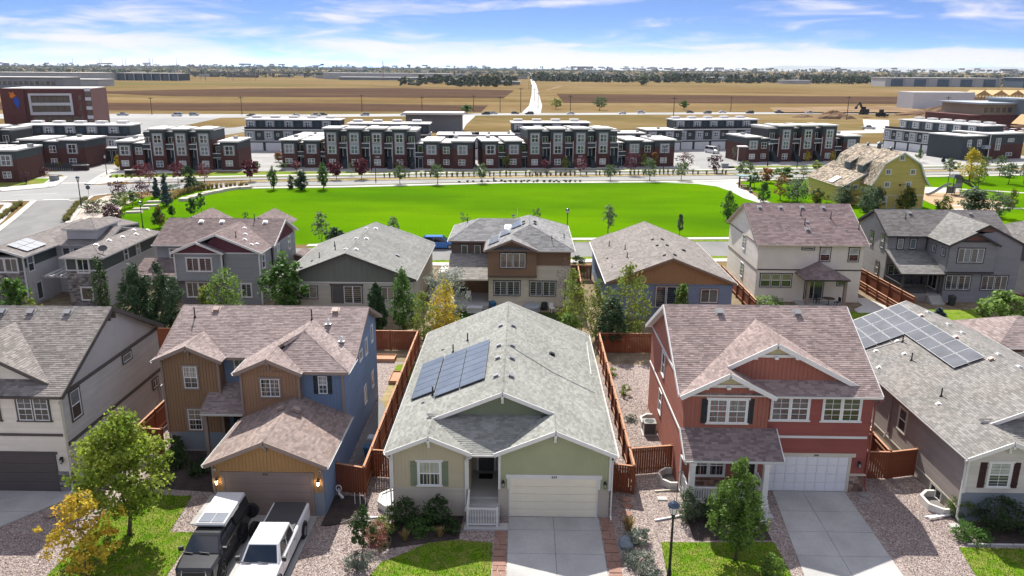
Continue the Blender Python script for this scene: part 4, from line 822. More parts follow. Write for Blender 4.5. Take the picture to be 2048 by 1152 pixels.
d=MB();d.mat(paint('dark_door',(0.03,0.02,0.02)));d.box(12.85,13.6,41.32,41.4,0.45,2.5);d.build('front_door',h);t=MB();t.mat(WHITE);t.box(13.6,13.75,41.3,41.39,0.45,2.6);t.box(12.7,12.85,41.3,41.39,0.45,2.6);t.build('door_frame',h)
downspout(h,(20.3,41.15,6.1),(20.2,41.6),0.2,RED);downspout(h,(9.2,39.5,2.9),(9.3,41.3),0.2,WHITE)
sl=math.atan(k)
for x in(12.34,17.16):roof_vent(h,(x,47.05,zf(47.05)+0.02),VENT,0,(sl,0),1.0)
seat(h,(14.7,47.5,0))
# the pale grey two storey house at the left edge, number 614
R_GRB=shingle('grey_brown_shingle',(0.215,0.195,0.182),0.26,hue=(0.235,0.215,0.20));OFFW=paint('off_white_paint',(0.70,0.65,0.56));MIDG=paint('mid_grey_paint',(0.46,0.445,0.425));DKT=paint('dark_brown_trim',(0.10,0.088,0.08));GDOOR_D=paint('dark_brown_door',(0.10,0.085,0.083),rough=0.5)
h=thing('two_storey_house','pale grey two storey house with dark bands, dark garage door and stone pier','house')
ze,k=6.12,0.51;XL,XR,YF,YR,YB=-38.2,-25.6,40.1,46.5,52.9;zr_=ze+k*(YR-YF);zf=lambda y:ze+k*(y-YF)
R=Roof(h,R_GRB,DKT)
R.plane([(XL,YF,ze),(XR,YF,ze),(XR,YR,zr_),(XL,YR,zr_)]);R.plane([(XL,YB,ze),(XR,YB,ze),(XR,YR,zr_),(XL,YR,zr_)]);R.cap((XL,YR,zr_),(XR,YR,zr_))
gx,gz,gy=-30.95,8.75,40.85;gr=gx+(gz-6.58)/0.515;gl=gx-(gz-6.58)/0.515;yi=YF+(gz-ze)/k
R.plane([(gx,gy,gz),(gr,gy,6.58),(gr,gy+0.2,6.58),(gx,yi,gz)]);R.plane([(gx,gy,gz),(gl,gy,6.58),(gl,gy+0.2,6.58),(gx,yi,gz)])
R.rake((gx,gy,gz),(gr,gy,6.58),o);R.rake((gx,gy,gz),(gl,gy,6.58),o);R.rake((XR,YF,ze),(XR,YR,zr_),(1,0,0),0.26);R.rake((XR,YR,zr_),(XR,YB,ze),(1,0,0),0.26);R.gutter((XL,YF,ze),(XR,YF,ze),o);R.done()
Y=40.45;xr=-25.9
wall(h,[(gl+0.4,41.2,6.5),(gr-0.4,41.2,6.5),(gx,41.2,gz-0.15)],OFFW,'lap',out=o)
wall(h,[(-37.9,Y,0),(xr,Y,0),(xr,Y,6.05),(-37.9,Y,6.05)],OFFW,'lap',out=o)
wall(h,[(xr,Y+0.14,0),(xr,52.5,0),(xr,52.5,2.9),(xr,Y+0.14,2.9)],MIDG,'lap',out=(1,0,0));wall(h,[(xr,Y+0.14,3.1),(xr,52.5,3.1),(xr,52.5,5.9),(xr,Y+0.14,5.9)],MIDG,'lap',out=(1,0,0));wall(h,[(xr,Y+0.14,6.08),(xr,52.5,6.08),(xr,YR,zr_-0.15)],MIDG,None,out=(1,0,0))
wall(h,[(-37.9,52.5,0),(xr,52.5,0),(xr,52.5,6.0),(-37.9,52.5,6.0)],MIDG,'lap',out=(0,1,0))
for z_ in(2.98,5.98):add_box(h,'band',DKT,xr-0.13,xr+0.05,Y+0.1,52.55,z_-0.11,z_+0.11)
add_box(h,'band',DKT,-37.9,-25.98,Y-0.055,Y-0.024,3.52,3.68)
garage_door(h,-31.7,-26.75,Y,0.02,2.4,GDOOR_D,4,1);t=MB();t.mat(DKT);t.box(-31.9,-26.55,Y-0.08,Y-0.024,2.4,2.55);t.box(-26.75,-26.66,Y-0.08,Y-0.024,0,2.4);t.build('garage_trim',h)
digits(h,'614',(-30.2,Y-0.085,2.41),0.16,BLACK);lantern(h,-26.3,Y-0.03,1.95)
wall(h,[(-26.66,Y-0.03,0),(-25.88,Y-0.03,0),(-25.88,Y-0.03,1.3),(-26.66,Y-0.03,1.3)],STONE_G,'stone',out=o,name='stone_pier')
window(h,(-27.5,Y-0.02,4.5),0,1.75,1.42,2,'sash',DKT,0.09,VINYL,'mid','dark',(2,2),0,0.06)
window(h,(-30.35,Y-0.02,4.5),0,1.75,1.42,2,'sash',DKT,0.09,VINYL,'mid','dark',(2,2),0,0.06)
window(h,(xr+0.02,41.75,4.1),math.pi/2,0.95,1.7,1,'sash',DKT,0.09,VINYL,'sky','dark');window(h,(xr+0.02,48.0,5.25),math.pi/2,1.1,0.5,1,'fixed',DKT,0.08,VINYL,'sky');window(h,(xr+0.02,51.3,2.0),math.pi/2,0.8,0.6,1,'slide',DKT,0.08,VINYL,'mid')
b=MB();b.mat(MIDG);b.box(xr+0.02,xr+0.2,51.7,52.1,0.6,1.9);b.box(xr+0.02,xr+0.12,51.2,51.5,0.3,0.8);b.tube([(xr+0.1,51.9,0.6),(xr+0.1,51.9,0)],0.04,6);b.build('electric_meter',h)
downspout(h,(-25.7,39.95,6.05),(-25.95,40.38),0,OFFW)
sl=math.atan(k)
for x in(-32.2,-30.4,-28.1):roof_vent(h,(x,46.0,zf(46.0)+0.02),VENT,0,(sl,0),1.0)
for y in(46.2,46.8):add_box(h,'bracket',DKT,xr+0.02,xr+0.3,y-0.06,y+0.06,zr_-0.8,zr_-0.25)
seat(h,(-31,46.5,0))
# the grey house with a large solar roof at the right
R_GR2=shingle('pale_grey_shingle',(0.215,0.21,0.20),0.24,hue=(0.23,0.215,0.20));GRYW=paint('warm_grey_paint',(0.54,0.51,0.455));TAUPE=paint('taupe_paint',(0.33,0.285,0.26));MARO=paint('maroon_paint',(0.05,0.022,0.022))
h=thing('ranch_house','grey single storey house with a wide field of solar panels on its roof','house')
DX=31.15
zl,zr,xl,xr,xm,ga,gb,ym=roof_634(h,DX,38.3,59.4,R_GR2,WHITE,3.98,0.42)
Y=38.7;wl,wr=xl+0.27,xr-0.29
wall(h,[(wl,Y,0),(ga+2.14,Y,0),(ga+2.14,Y,1.75),(wl,Y,1.75)],SLATE,None,out=o);wall(h,[(wl,Y,1.75),(ga+2.14,Y,1.75),(ga+2.14,Y,3.85),(ga,Y,zl(ga)-0.12),(wl,Y,3.9)],GRYW,'lap',out=o)
wall(h,[(gb-3.07,Y,0),(wr,Y,0),(wr,Y,3.9),(gb,Y,zr(gb)-0.12),(gb-3.07,Y,3.9)],GRYW,'lap',out=o)
wall(h,[(wl,Y+0.14,0.75),(wl,59.0,0.75),(wl,59.0,3.95),(wl,Y+0.14,3.95)],TAUPE,'lap',out=(-1,0,0),step=0.16);wall(h,[(wl+0.03,Y+0.14,0),(wl+0.03,59.0,0),(wl+0.03,59.0,0.75),(wl+0.03,Y+0.14,0.75)],FOUND,None,out=(-1,0,0),name='foundation')
add_box(h,'sill_band',CREAM,wl-0.04,wl-0.004,Y+0.2,59.0,0.66,0.75)
wall(h,[(wr,Y+0.14,0),(wr,59.0,0),(wr,59.0,3.95),(wr,Y+0.14,3.95)],TAUPE,'lap',out=(1,0,0));wall(h,[(wl,59.0,0),(wr,59.0,0),(wr,59.0,3.9),(xm,59.0,zl(xm)-0.15),(wl,59.0,3.9)],TAUPE,'lap',out=(0,1,0))
wall(h,[(ga-0.1,ym+0.35,4.5),(gb+0.1,ym+0.35,4.5),(gb,ym+0.35,zr(gb)-0.1),(xm,ym+0.35,zl(xm)-0.12),(ga,ym+0.35,zl(ga)-0.1)],TAUPE,'lap',out=o)
wall(h,[(ga+2.14,41.5,0),(gb-3.07,41.5,0),(gb-3.07,41.5,4.6),(ga+2.14,41.5,4.6)],GRYW,None,out=o)
for x in(wl,ga+2.1):corner(h,x,Y-0.03,1.75,3.85,WHITE)
window(h,(25.96,Y,2.12),0,1.12,1.44,1,'sash',WHITE,0.09,VINYL,'blind','mid',(2,2),0.08,0.05);shutter(h,24.85,25.24,Y,2.05,3.58,MARO);shutter(h,26.66,27.02,Y,2.05,3.58,MARO)
window(h,(wl,46.0,1.9),-math.pi/2,0.95,1.5,1,'sash',CREAM,0.1,VINYL,'mid','dark',None)
window(h,(wl+0.03,41.2,0.0),-math.pi/2,1.2,0.62,1,'slide',CREAM,0.05,VINYL,'dark');window(h,(wl+0.03,50.5,0.05),-math.pi/2,1.2,0.55,1,'slide',CREAM,0.05,VINYL,'dark')
downspout(h,(23.8,38.35,3.95),(24.05,38.66),0.1,WHITE)
b=MB();b.mat(TAUPE);x=wl-0.07;b.bar((x,47.6,3.9),(x,47.6,1.1),0.09,0.09);b.bar((x,47.6,1.1),(x-0.25,47.45,0.7),0.09,0.09);b.build('downspout',h)
zp=lambda x,y:zl(x)
s=0.925;U=[29.42-i*s for i in range(7)];V=[59.05-i*1.68 for i in range(8)]
cells=[(U[i+1]+0.01,U[i],V[j+1],V[j])for j in range(7)for i in range(5 if j<3 else 2)]
solar_field(h,cells,zp,0,0,0.14,None,SOLAR_G)
sl=math.atan(0.42)
for y in(56.1,51.2,47.0):roof_vent(h,(29.62,y,zl(29.62)+0.02),VENT_T,0,(0,-sl),0.75)
for y in(56.9,53.95,52.1,47.8,45.6):roof_vent(h,(30.55,y,zr(30.55)+0.02),VENT_W,0,(0,sl),0.75)
for x,y in((25.35,53.3),(26.46,51.5),(24.55,50.9),(25.2,44.2),(26.9,53.6)):roof_vent(h,(x,y,zl(x)+0.02),VENT_W,0,(0,-sl),0.5)
for x,y in((27.1,53.2),(26.4,50.3),(25.7,44.9)):vent_pipe(h,(x,y,zl(x)),0.55)
c=MB();c.mat(VENT_W);c.tube([(27.3,53.4,zl(27.3)+0.05),(24.0,53.9,zl(24.0)+0.05)],0.025,6);c.build('conduit',h)
seat(h,(xm,48.5,0))
# second row: seen from their gardens
SH2=dict(tw=0.5,ex=0.24)
DARKW=paint('dark_bronze_trim',(0.045,0.042,0.04))
def fwin(h,x0,x1,y,z0,z1,panes,style='slide',trim=None,up='mid',lo='dark',head=0.04,vin=None):return window(h,((x0+x1)/2,y,z0),0,x1-x0,z1-z0,panes,style,trim,0.09,vin or VINYL,up,lo,None,head)
def rear_gable(h,xl,xr,xm,y,ze,zp,wy,lo_m,hi_m,split,trim,battens=0.55):
 wall(h,[(xl+0.3,wy,0),(xr-0.3,wy,0),(xr-0.3,wy,split),(xl+0.3,wy,split)],lo_m,'lap',out=(0,-1,0),step=0.2)
 f=lambda x:zp-(zp-ze)*(abs(x-xm)/((xr-xl)/2))-0.15
 wall(h,[(xl+0.3,wy,split),(xr-0.3,wy,split),(xr-0.3,wy,f(xr-0.3)),(xm,wy,zp-0.15),(xl+0.3,wy,f(xl+0.3))],hi_m,'batten',out=(0,-1,0),battens=battens)
def simple_roof(h,sm,tm,xl,xr,xm,y0,y1,ze,zp,**k):
 R=Roof(h,sm,tm,**k)
 R.plane([(xl,y0,ze),(xl,y1,ze),(xm,y1,zp),(xm,y0,zp)]);R.plane([(xr,y0,ze),(xr,y1,ze),(xm,y1,zp),(xm,y0,zp)]);R.cap((xm,y0,zp),(xm,y1,zp))
 for y,o in((y0,(0,-1,0)),(y1,(0,1,0))):R.rake((xl,y,ze),(xm,y,zp),o);R.rake((xm,y,zp),(xr,y,ze),o)
 R.gm=WHITE;R.gutter((xl,y0,ze),(xl,y1,ze),(-1,0,0));R.gutter((xr,y0,ze),(xr,y1,ze),(1,0,0))
 return R
 # grey green ranch behind 624
R_GRN=shingle('green_grey_shingle',(0.205,0.207,0.195),0.16);DKG=paint('grey_green_paint',(0.17,0.185,0.155));PALE_G=paint('pale_grey_green_paint',(0.44,0.43,0.36));DBR=paint('dark_taupe_trim',(0.085,0.078,0.07))
h=thing('ranch_house','grey green ranch house with board gable and sliding patio doors','house')
xl,xr,xm,ze,zp,y0=-24.1,-10.45,-17.35,3.8,6.4,74.65
R=simple_roof(h,R_GRN,DBR,xl,xr,xm,y0,91.2,ze,zp,**SH2)
kk=(zp-ze)/((xr-xl)/2)
for gx,hw,yy in((-13.7,3.2,92.0),(-21.3,2.6,91.8),(-16.4,2.0,95.6)):
 gz=ze+kk*hw+(0.5 if gx==-16.4 else 0)
 R.plane([(gx,86,gz),(gx,yy,gz),(gx-hw,yy,gz-kk*hw),(gx-hw,86,gz-kk*hw)]);R.plane([(gx,86,gz),(gx,yy,gz),(gx+hw,yy,gz-kk*hw),(gx+hw,86,gz-kk*hw)])
R.done();rear_gable(h,xl,xr,xm,y0,ze,zp,75.05,PALE_G,DKG,3.35,DBR)
add_box(h,'band',VINYL,xl+0.3,xr-0.3,75.0,75.04,3.33,3.4)
wall(h,[(xr-0.3,75.2,0),(xr-0.3,91,0),(xr-0.3,91,3.8),(xr-0.3,75.2,3.8)],PALE_G,'lap',out=(1,0,0));wall(h,[(xl+0.3,75.2,0),(xl+0.3,91,0),(xl+0.3,91,3.8),(xl+0.3,75.2,3.8)],PALE_G,'lap',out=(-1,0,0))
wall(h,[(xl+0.3,91,0),(xr-0.3,91,0),(xr-0.3,91,3.8),(xm,91,6.2),(xl+0.3,91,3.8)],PALE_G,None,out=(0,1,0))
fwin(h,-21.95,-20.45,75.05,1.68,2.9,1,'slide',DBR,'warm','dark');fwin(h,-14.0,-12.8,75.05,1.55,2.9,1,'slide',DBR,'warm','mid')
b=MB();b.mat(DBR);b.box(-19.15,-15.8,74.97,75.046,3.02,3.2);b.box(-19.05,-18.95,74.97,75.046,1.2,3.02);b.box(-15.98,-15.88,74.97,75.046,1.2,3.02);f=b.build('patio_door_frame',h)
fwin(h,-17.75,-16.0,75.05,1.2,3.0,2,'fixed',None,'dark','dark',0);add_box(h,'recess_shade_panel',paint('recess_shade_grey',(0.10,0.10,0.095)),-18.9,-17.8,75.0,75.045,1.2,3.0)  # flat dark panel on the wall; its colour imitates the shade of a recess
sl=math.atan(kk)
for y in(77.2,82.5,88):roof_vent(h,(xm+0.55,y,zp-kk*0.55),VENT_W,0,(0,sl),0.9);roof_vent(h,(xm-0.55,y,zp-kk*0.55),VENT_W,0,(0,-sl),0.9)
for x,y in((-20.4,83),(-19.6,80),(-20.9,78.4)):vent_pipe(h,(x,y,ze+kk*(x-xl)),0.6)
roof_vent(h,(-13.2,80.5,zp-kk*4.15),VENT,0,(0,sl),1.0)
for x,y in((-21.5,77.8),(-22.3,76.2),(-22.0,75.7)):roof_vent(h,(x,y,ze+kk*(x-xl)),BLACK,0,(0,-sl),0.6)
seat(h,(xm,83,0))
# blue ranch with an orange board gable behind 644
R_TAU=shingle('taupe_shingle',(0.215,0.195,0.182),0.2);ORNG=paint('orange_brown_paint',(0.34,0.19,0.09));NAVY=paint('dusk_blue_paint',(0.17,0.215,0.30))
h=thing('ranch_house','dusk blue ranch house with orange brown board gable and taupe roof','house')
xl,xr,xm,ze,zp,y0=8.2,21.0,14.65,3.8,6.3,74.4
R=simple_roof(h,R_TAU,paint('tan_trim',(0.22,0.16,0.12)),xl,xr,xm,y0,93.7,ze,zp,**SH2);kk=(zp-ze)/((xr-xl)/2)
for gx,hw,yy in((17.6,3.0,94.4),(10.8,2.5,94.2),(14.9,1.9,97.5)):
 gz=ze+kk*hw+(0.6 if gx==14.9 else 0)
 R.plane([(gx,88,gz),(gx,yy,gz),(gx-hw,yy,gz-kk*hw),(gx-hw,88,gz-kk*hw)]);R.plane([(gx,88,gz),(gx,yy,gz),(gx+hw,yy,gz-kk*hw),(gx+hw,88,gz-kk*hw)])
R.done();rear_gable(h,xl,xr,xm,y0,ze,zp,74.8,NAVY,ORNG,3.55,None,0.36)
add_box(h,'band',NAVY,xl+0.3,xr-0.3,74.72,74.78,3.5,3.6)
wall(h,[(xl+0.3,74.95,0),(xl+0.3,93.4,0),(xl+0.3,93.4,3.8),(xl+0.3,74.95,3.8)],NAVY,'lap',out=(-1,0,0));wall(h,[(xr-0.3,74.95,0),(xr-0.3,93.4,0),(xr-0.3,93.4,3.8),(xr-0.3,74.95,3.8)],NAVY,'lap',out=(1,0,0));wall(h,[(xl+0.3,93.4,0),(xr-0.3,93.4,0),(xr-0.3,93.4,3.8),(xm,93.4,6.1),(xl+0.3,93.4,3.8)],NAVY,None,out=(0,1,0))
fwin(h,17.65,19.3,74.8,1.75,3.1,1,'slide',paint('tan_trim',(0,0,0)),'mid','dark');fwin(h,13.2,16.3,74.8,1.2,3.35,3,'fixed',paint('tan_trim',(0,0,0)),'dark','dark')
sl=math.atan(kk)
for y in(76.5,81,84):roof_vent(h,(xm+0.5,y,zp-kk*0.5),BLACK,0,(0,sl),0.8);roof_vent(h,(xm-0.5,y,zp-kk*0.5),BLACK,0,(0,-sl),0.8)
for x,y in((11.2,84),(11.0,80.5),(9.9,88)):vent_pipe(h,(x,y,ze+kk*(x-xl)),0.6)
for x,y in((9.3,79),(9.2,83)):roof_vent(h,(x,y,ze+kk*(x-xl)),BLACK,0,(0,-sl),0.5)
roof_vent(h,(17.2,82.2,zp-kk*2.55),BLACK,0,(0,sl),0.9)
seat(h,(xm,84,0))
# brown over tan two storey house in the middle
R_COOL=shingle('cool_grey_shingle',(0.215,0.215,0.215),0.24);BRN3=paint('chestnut_paint',(0.23,0.14,0.085));TANW=paint('sand_paint',(0.58,0.53,0.41));DBRN=paint('deep_brown_paint',(0.13,0.095,0.078))
h=thing('two_storey_house','two storey house, brown above and sand below, with stepped solar panels','house')
ze=6.2;R=Roof(h,R_COOL,TRIM_B,**SH2)
xl,xr,y0=-3.85,5.25,77.7;xm=0.7;zp=8.1;k=(zp-ze)/(xr-xm);yh=81.5;y1=91.2
R.plane([(xl,y0,ze),(xr,y0,ze),(xm,yh,zp)]);R.plane([(xr,y0,ze),(xr,y1,ze),(xm,87.4,zp),(xm,yh,zp)]);R.plane([(xl,y0,ze),(xl,y1,ze),(xm,87.4,zp),(xm,yh,zp)]);R.plane([(xl,y1,ze),(xr,y1,ze),(xm,87.4,zp)])
bx,bz=-1.1,ze+k*2.75;R.plane([(xl,77.4,ze),(bx,77.4,bz),(bx,80.4,bz),(xl,80,ze)]);R.plane([(1.65,77.4,ze),(bx,77.4,bz),(bx,80.4,bz),(1.65,77.7,ze)])
R.rake((xl,77.4,ze),(bx,77.4,bz),o);R.rake((bx,77.4,bz),(1.65,77.4,ze),o)
R.plane([(-7.95,82.0,ze),(0,82.0,ze),(0,86,7.75),(-4.9,86,7.75)]);R.plane([(-7.95,82.0,ze),(-4.9,86,7.75),(-4.9,87,7.75),(-7.95,91,ze)]);R.plane([(-7.95,91,ze),(0,91,ze),(0,87,7.75),(-4.9,87,7.75)]);R.plane([(-4.9,86,7.75),(0,86,7.75),(0,87,7.75),(-4.9,87,7.75)])
for a,b in(((xm,yh,zp),(xm,87.4,zp)),((xr,y0,ze),(xm,yh,zp)),((xm,87.4,zp),(xr,y1,ze)),((-7.95,82,ze),(-4.9,86,7.75)),((bx,77.4,bz),(bx,79.4,bz))):R.cap(a,b)
R.gm=WHITE;R.gutter((1.65,y0,ze),(xr,y0,ze),o);R.gutter((xr,y0,ze),(xr,y1,ze),(1,0,0));R.gutter((-7.95,82,ze),(-7.95,91,ze),(-1,0,0));R.gm=TRIM_B;R.gutter((-7.95,82,ze),(xl,82,ze),o);R.gutter((xl,77.4,ze),(xl,82,ze),(-1,0,0))
R.done()
R=Roof(h,shingle('sandy_shingle',(0.25,0.235,0.21),0.2),TRIM_B,**SH2);R.plane([(-7.75,77.6,3.15),(-3.5,77.6,3.15),(-3.5,82.3,4.75),(-7.75,82.3,4.75)]);R.gm=CREAM;R.gutter((-7.75,77.6,3.15),(-3.5,77.6,3.15),o);R.done()
wall(h,[(-3.55,78.2,3.35),(1.45,78.2,3.35),(1.45,78.2,6.05),(bx,78.2,bz-0.15),(-3.55,78.2,6.05)],BRN3,'lap',out=o,step=0.2);wall(h,[(-3.55,78.34,3.35),(-3.55,82.4,3.35),(-3.55,82.4,6.1),(-3.55,78.34,6.1)],BRN3,'lap',out=(-1,0,0));wall(h,[(1.45,78.34,3.35),(1.45,78.6,3.35),(1.45,78.6,6.1),(1.45,78.34,6.1)],BRN3,None,out=(1,0,0),th=0.1)
add_box(h,'band',DBRN,-3.6,1.5,78.12,78.5,3.2,3.4)
wall(h,[(1.45,78.6,4.4),(4.95,78.6,4.4),(4.95,78.6,6.1),(1.45,78.6,6.1)],BRN3,'lap',out=o,step=0.2);wall(h,[(1.45,78.6,3.2),(4.95,78.6,3.2),(4.95,78.6,4.4),(1.45,78.6,4.4)],TANW,'lap',out=o,step=0.2);wall(h,[(-3.5,78.6,0),(4.95,78.6,0),(4.95,78.6,3.2),(-3.5,78.6,3.2)],TANW,'lap',out=o,step=0.2)
wall(h,[(4.95,78.74,0),(4.95,91,0),(4.95,91,6.1),(4.95,78.74,6.1)],TANW,'lap',out=(1,0,0));wall(h,[(-3.5,78.74,0),(-3.5,82.4,0),(-3.5,82.4,3.3),(-3.5,78.74,3.3)],BRN3,None,out=(-1,0,0))
wall(h,[(-7.65,82.4,4.4),(-3.69,82.4,4.4),(-3.69,82.4,6.1),(-7.65,82.4,6.1)],DBRN,'lap',out=o,step=0.2);wall(h,[(-7.65,82.4,0),(-3.64,82.4,0),(-3.64,82.4,4.3),(-7.65,82.4,4.3)],BRN3,None,out=o);wall(h,[(-7.65,82.54,0),(-7.65,91,0),(-7.65,91,6.1),(-7.65,82.54,6.1)],BRN3,'lap',out=(-1,0,0));wall(h,[(-7.65,91,0),(4.95,91,0),(4.95,91,6.1),(-7.65,91,6.1)],TANW,None,out=(0,1,0))
fwin(h,-2.25,0.3,78.2,4.25,5.78,2,'slide',DARKW);fwin(h,-2.9,-0.25,78.6,1.2,2.72,2,'slide',DARKW,'mid');fwin(h,0.8,3.45,78.6,1.2,2.72,2,'slide',DARKW,'mid')
for x in(-6.25,-4.85):fwin(h,x-0.33,x+0.33,82.4,4.65,5.65,1,'fixed',DBRN,'mid')
fwin(h,-6.9,-3.9,82.4,1.9,2.6,3,'slide',DARKW);add_box(h,'patio',CONC,-7.7,-3.5,77.4,82.38,0,0.35)
b=MB();b.mat(DBRN);b.box(-7.65,-7.4,77.7,77.95,0.3,3.0);b.build('porch_post',h)
for i in range(3):
 x0=-3.55+i*1.15;yb=78.9+i*1.9
 zq=lambda x,y:ze+k*(x-xl)
 solar_field(h,[(x0+j*0.85*(0),x0+1.1,yb+j*1.0,yb+0.98+j*1.0)for j in range(3)],zq,0,0)
sl=math.atan(k)
for y in(83,84.4):roof_vent(h,(xm+0.6,y,zp-k*0.6),BLACK,0,(0,sl),0.8);roof_vent(h,(xm-0.6,y,zp-k*0.6),BLACK,0,(0,-sl),0.8)
for x,y,z in((3.0,79.2,6.85),(-6.3,88,7.0),(4.4,82,6.5)):vent_pipe(h,(x,y,z),0.6)
roof_vent(h,(-1.6,84.6,7.2),VENT_W,0,(0.36,0),1.4);b=MB();b.mat(VENT_W);b.tube([(-0.6,84,7.2),(-0.6,84,9.4)],0.02,6);b.build('antenna',h)
seat(h,(-1,84,0))
# cream house with a mauve roof
CREAMW=paint('cream_paint',(0.74,0.69,0.60));DKB=paint('espresso_trim',(0.07,0.06,0.055))
h=thing('two_storey_house','cream two storey house with mauve roof, dark window frames and hipped patio roof','house')
ze,zp=6.35,9.68;R=Roof(h,shingle('mauve_shingle',(0.205,0.155,0.155),0.24),CREAM,gutter_mat=CREAM,**SH2);XL,XR,YF,YR,YB=24.6,36.3,80.9,87.25,93.9
R.plane([(XL,YF,ze),(XR,YF,ze),(XR,YR,zp),(XL,YR,zp)]);R.plane([(XL,YB,ze),(XR,YB,ze),(XR,YR,zp),(XL,YR,zp)]);R.cap((XL,YR,zp),(XR,YR,zp));R.gutter((XL,YF,ze),(XR,YF,ze),o)
for x,s in((XL,-1),(XR,1)):R.tm=TRIM_B if s<0 else CREAM;R.rake((x,YF,ze),(x,YR,zp),(s,0,0));R.rake((x,YR,zp),(x,YB,ze),(s,0,0))
R.done()
R=Roof(h,shingle('porch_mauve_shingle',(0.20,0.155,0.15),0.24),DKB,**SH2);a,b,pe,pp=28.95,33.65,3.28,4.5;m_=(a+b)/2
R.plane([(a,78.25,pe),(a,81.3,pe),(m_,81.3,pp),(m_,79.7,pp)]);R.plane([(b,78.25,pe),(b,81.3,pe),(m_,81.3,pp),(m_,79.7,pp)]);R.plane([(a,78.25,pe),(b,78.25,pe),(m_,79.7,pp)]);R.cap((a,78.25,pe),(m_,79.7,pp));R.cap((b,78.25,pe),(m_,79.7,pp));R.gutter((a,78.25,pe),(b,78.25,pe),o);R.done()
wl,wr,Y=24.95,35.95,81.3
wall(h,[(wl,Y,0),(wr,Y,0),(wr,Y,6.25),(wl,Y,6.25)],CREAMW,None,out=o);wall(h,[(wl,Y+0.14,0),(wl,93.5,0),(wl,93.5,6.25),(wl,YR,zp-0.15),(wl,Y+0.14,6.3)],CREAMW,'lap',out=(-1,0,0),step=0.24);wall(h,[(wr,Y+0.14,0),(wr,93.5,0),(wr,93.5,6.25),(wr,YR,zp-0.15),(wr,Y+0.14,6.3)],CREAMW,'lap',out=(1,0,0),step=0.24);wall(h,[(wl,93.5,0),(wr,93.5,0),(wr,93.5,6.25),(wl,93.5,6.25)],CREAMW,None,out=(0,1,0))
add_box(h,'band',DKB,wl,wr,Y-0.05,Y-0.004,3.5,3.62)
for z_ in(3.45,6.2):add_box(h,'band',TRIM_B,wl-0.06,wl-0.024,Y,93.5,z_-0.08,z_+0.08)
fwin(h,29.5,30.7,Y,5.78,6.05,1,'fixed',DKB,'mid')
fwin(h,31.42,32.45,Y,4.55,6.0,1,'sash',DKB,'blind','dark');fwin(h,34.45,35.45,Y,4.55,6.0,1,'sash',DKB,'blind','dark');fwin(h,25.4,28.65,Y,1.7,3.1,3,'sash',DKB,'warm','dark');fwin(h,30.2,32.1,Y,0.4,2.4,1,'slide',DKB,'mid','dark',0);fwin(h,33.6,34.3,Y,1.9,2.5,1,'fixed',DKB,'dark')
for y,z_ in((86.9,4.6),(86.9,1.4)):window(h,(wl-0.02,y,z_),-math.pi/2,0.95,1.5,1,'sash',WHITE,0.08,VINYL,'mid','mid',(2,2))
for x in(29.6,33.4):
 b_=MB();b_.mat(TRIM_B);b_.box(x-0.14,x+0.14,78.6,78.88,0.1,3.1);b_.build('porch_post',h)
add_box(h,'patio',CONC,29.1,34.0,78.3,81.28,0,0.18)
sl=math.atan((zp-ze)/(YR-YF));zf=lambda y:ze+(zp-ze)/(YR-YF)*(y-YF)
for x in(26.2,28.5,30.9,33.2):roof_vent(h,(x,86.6,zf(86.6)),VENT,0,(sl,0),1.0)
for x,y in((30.4,85.4),(30.4,83.9),(33.5,84.9),(36.0,83.3)):vent_pipe(h,(x,y,zf(y)),0.75)
for x,y,s in((30.5,83.2,1.1),(30.8,84.3,0.7),(28.2,83.4,0.4),(30.9,82.6,0.4),(34.6,83.2,0.4)):roof_vent(h,(x,y,zf(y)),VENT,0,(sl,0),s)
seat(h,(30.4,87,0))
# dark grey house with a raised porch
CHAR=paint('charcoal_grey_paint',(0.235,0.235,0.25));R_GREY3=shingle('slate_grey_shingle',(0.165,0.155,0.152),0.22);CHAR_T=paint('charcoal_trim',(0.052,0.05,0.052));GABR=paint('gable_brown',(0.17,0.09,0.07))
h=thing('two_storey_house','charcoal grey two storey house with railed porch and three pairs of wide windows','house')
ze,zp=6.35,8.6;R=Roof(h,R_GREY3,CHAR_T,**SH2)
R.plane([(40.5,86.1,ze),(54.3,86.1,ze),(54.3,90.3,zp),(40.5,90.3,zp)]);R.plane([(40.5,95.1,ze),(54.3,95.1,ze),(54.3,90.3,zp),(40.5,90.3,zp)]);R.cap((40.5,90.3,zp),(54.3,90.3,zp))
R2=shingle('pale_slate_shingle',(0.20,0.195,0.185),0.2);R.sm=R2;R.deck.mat(R2);R.sh.mat(R2)
gx,gz=49.0,8.45;kk=(gz-ze)/(gx-44.9)
R.plane([(44.9,81.9,ze),(gx,81.9,gz),(gx,90.0,gz),(44.9,86.1,ze)]);R.plane([(53.2,81.9,ze),(gx,81.9,gz),(gx,90.0,gz),(53.2,86.1,ze)])
bx,bz=47.6,ze+kk*2.7;R.plane([(44.9,81.4,ze),(bx,81.4,bz),(bx,83,bz),(44.9,83,ze)]);R.plane([(50.3,81.4,ze),(bx,81.4,bz),(bx,83,bz),(50.3,83,ze)])
for a,b in(((44.9,81.4,ze),(bx,81.4,bz)),((bx,81.4,bz),(50.3,81.4,ze)),((bx+0.2,81.9,bz+0.1),(gx,81.9,gz)),((gx,81.9,gz),(53.2,81.9,ze))):R.rake(a,b,o)
R.rake((40.5,86.1,ze),(40.5,90.3,zp),(-1,0,0));R.rake((40.5,90.3,zp),(40.5,95.1,ze),(-1,0,0));R.gutter((40.5,86.1,ze),(44.9,86.1,ze),o);R.gutter((44.9,81.4,ze),(44.9,86.1,ze),(-1,0,0));R.cap((gx,81.9,gz),(gx,90,gz))
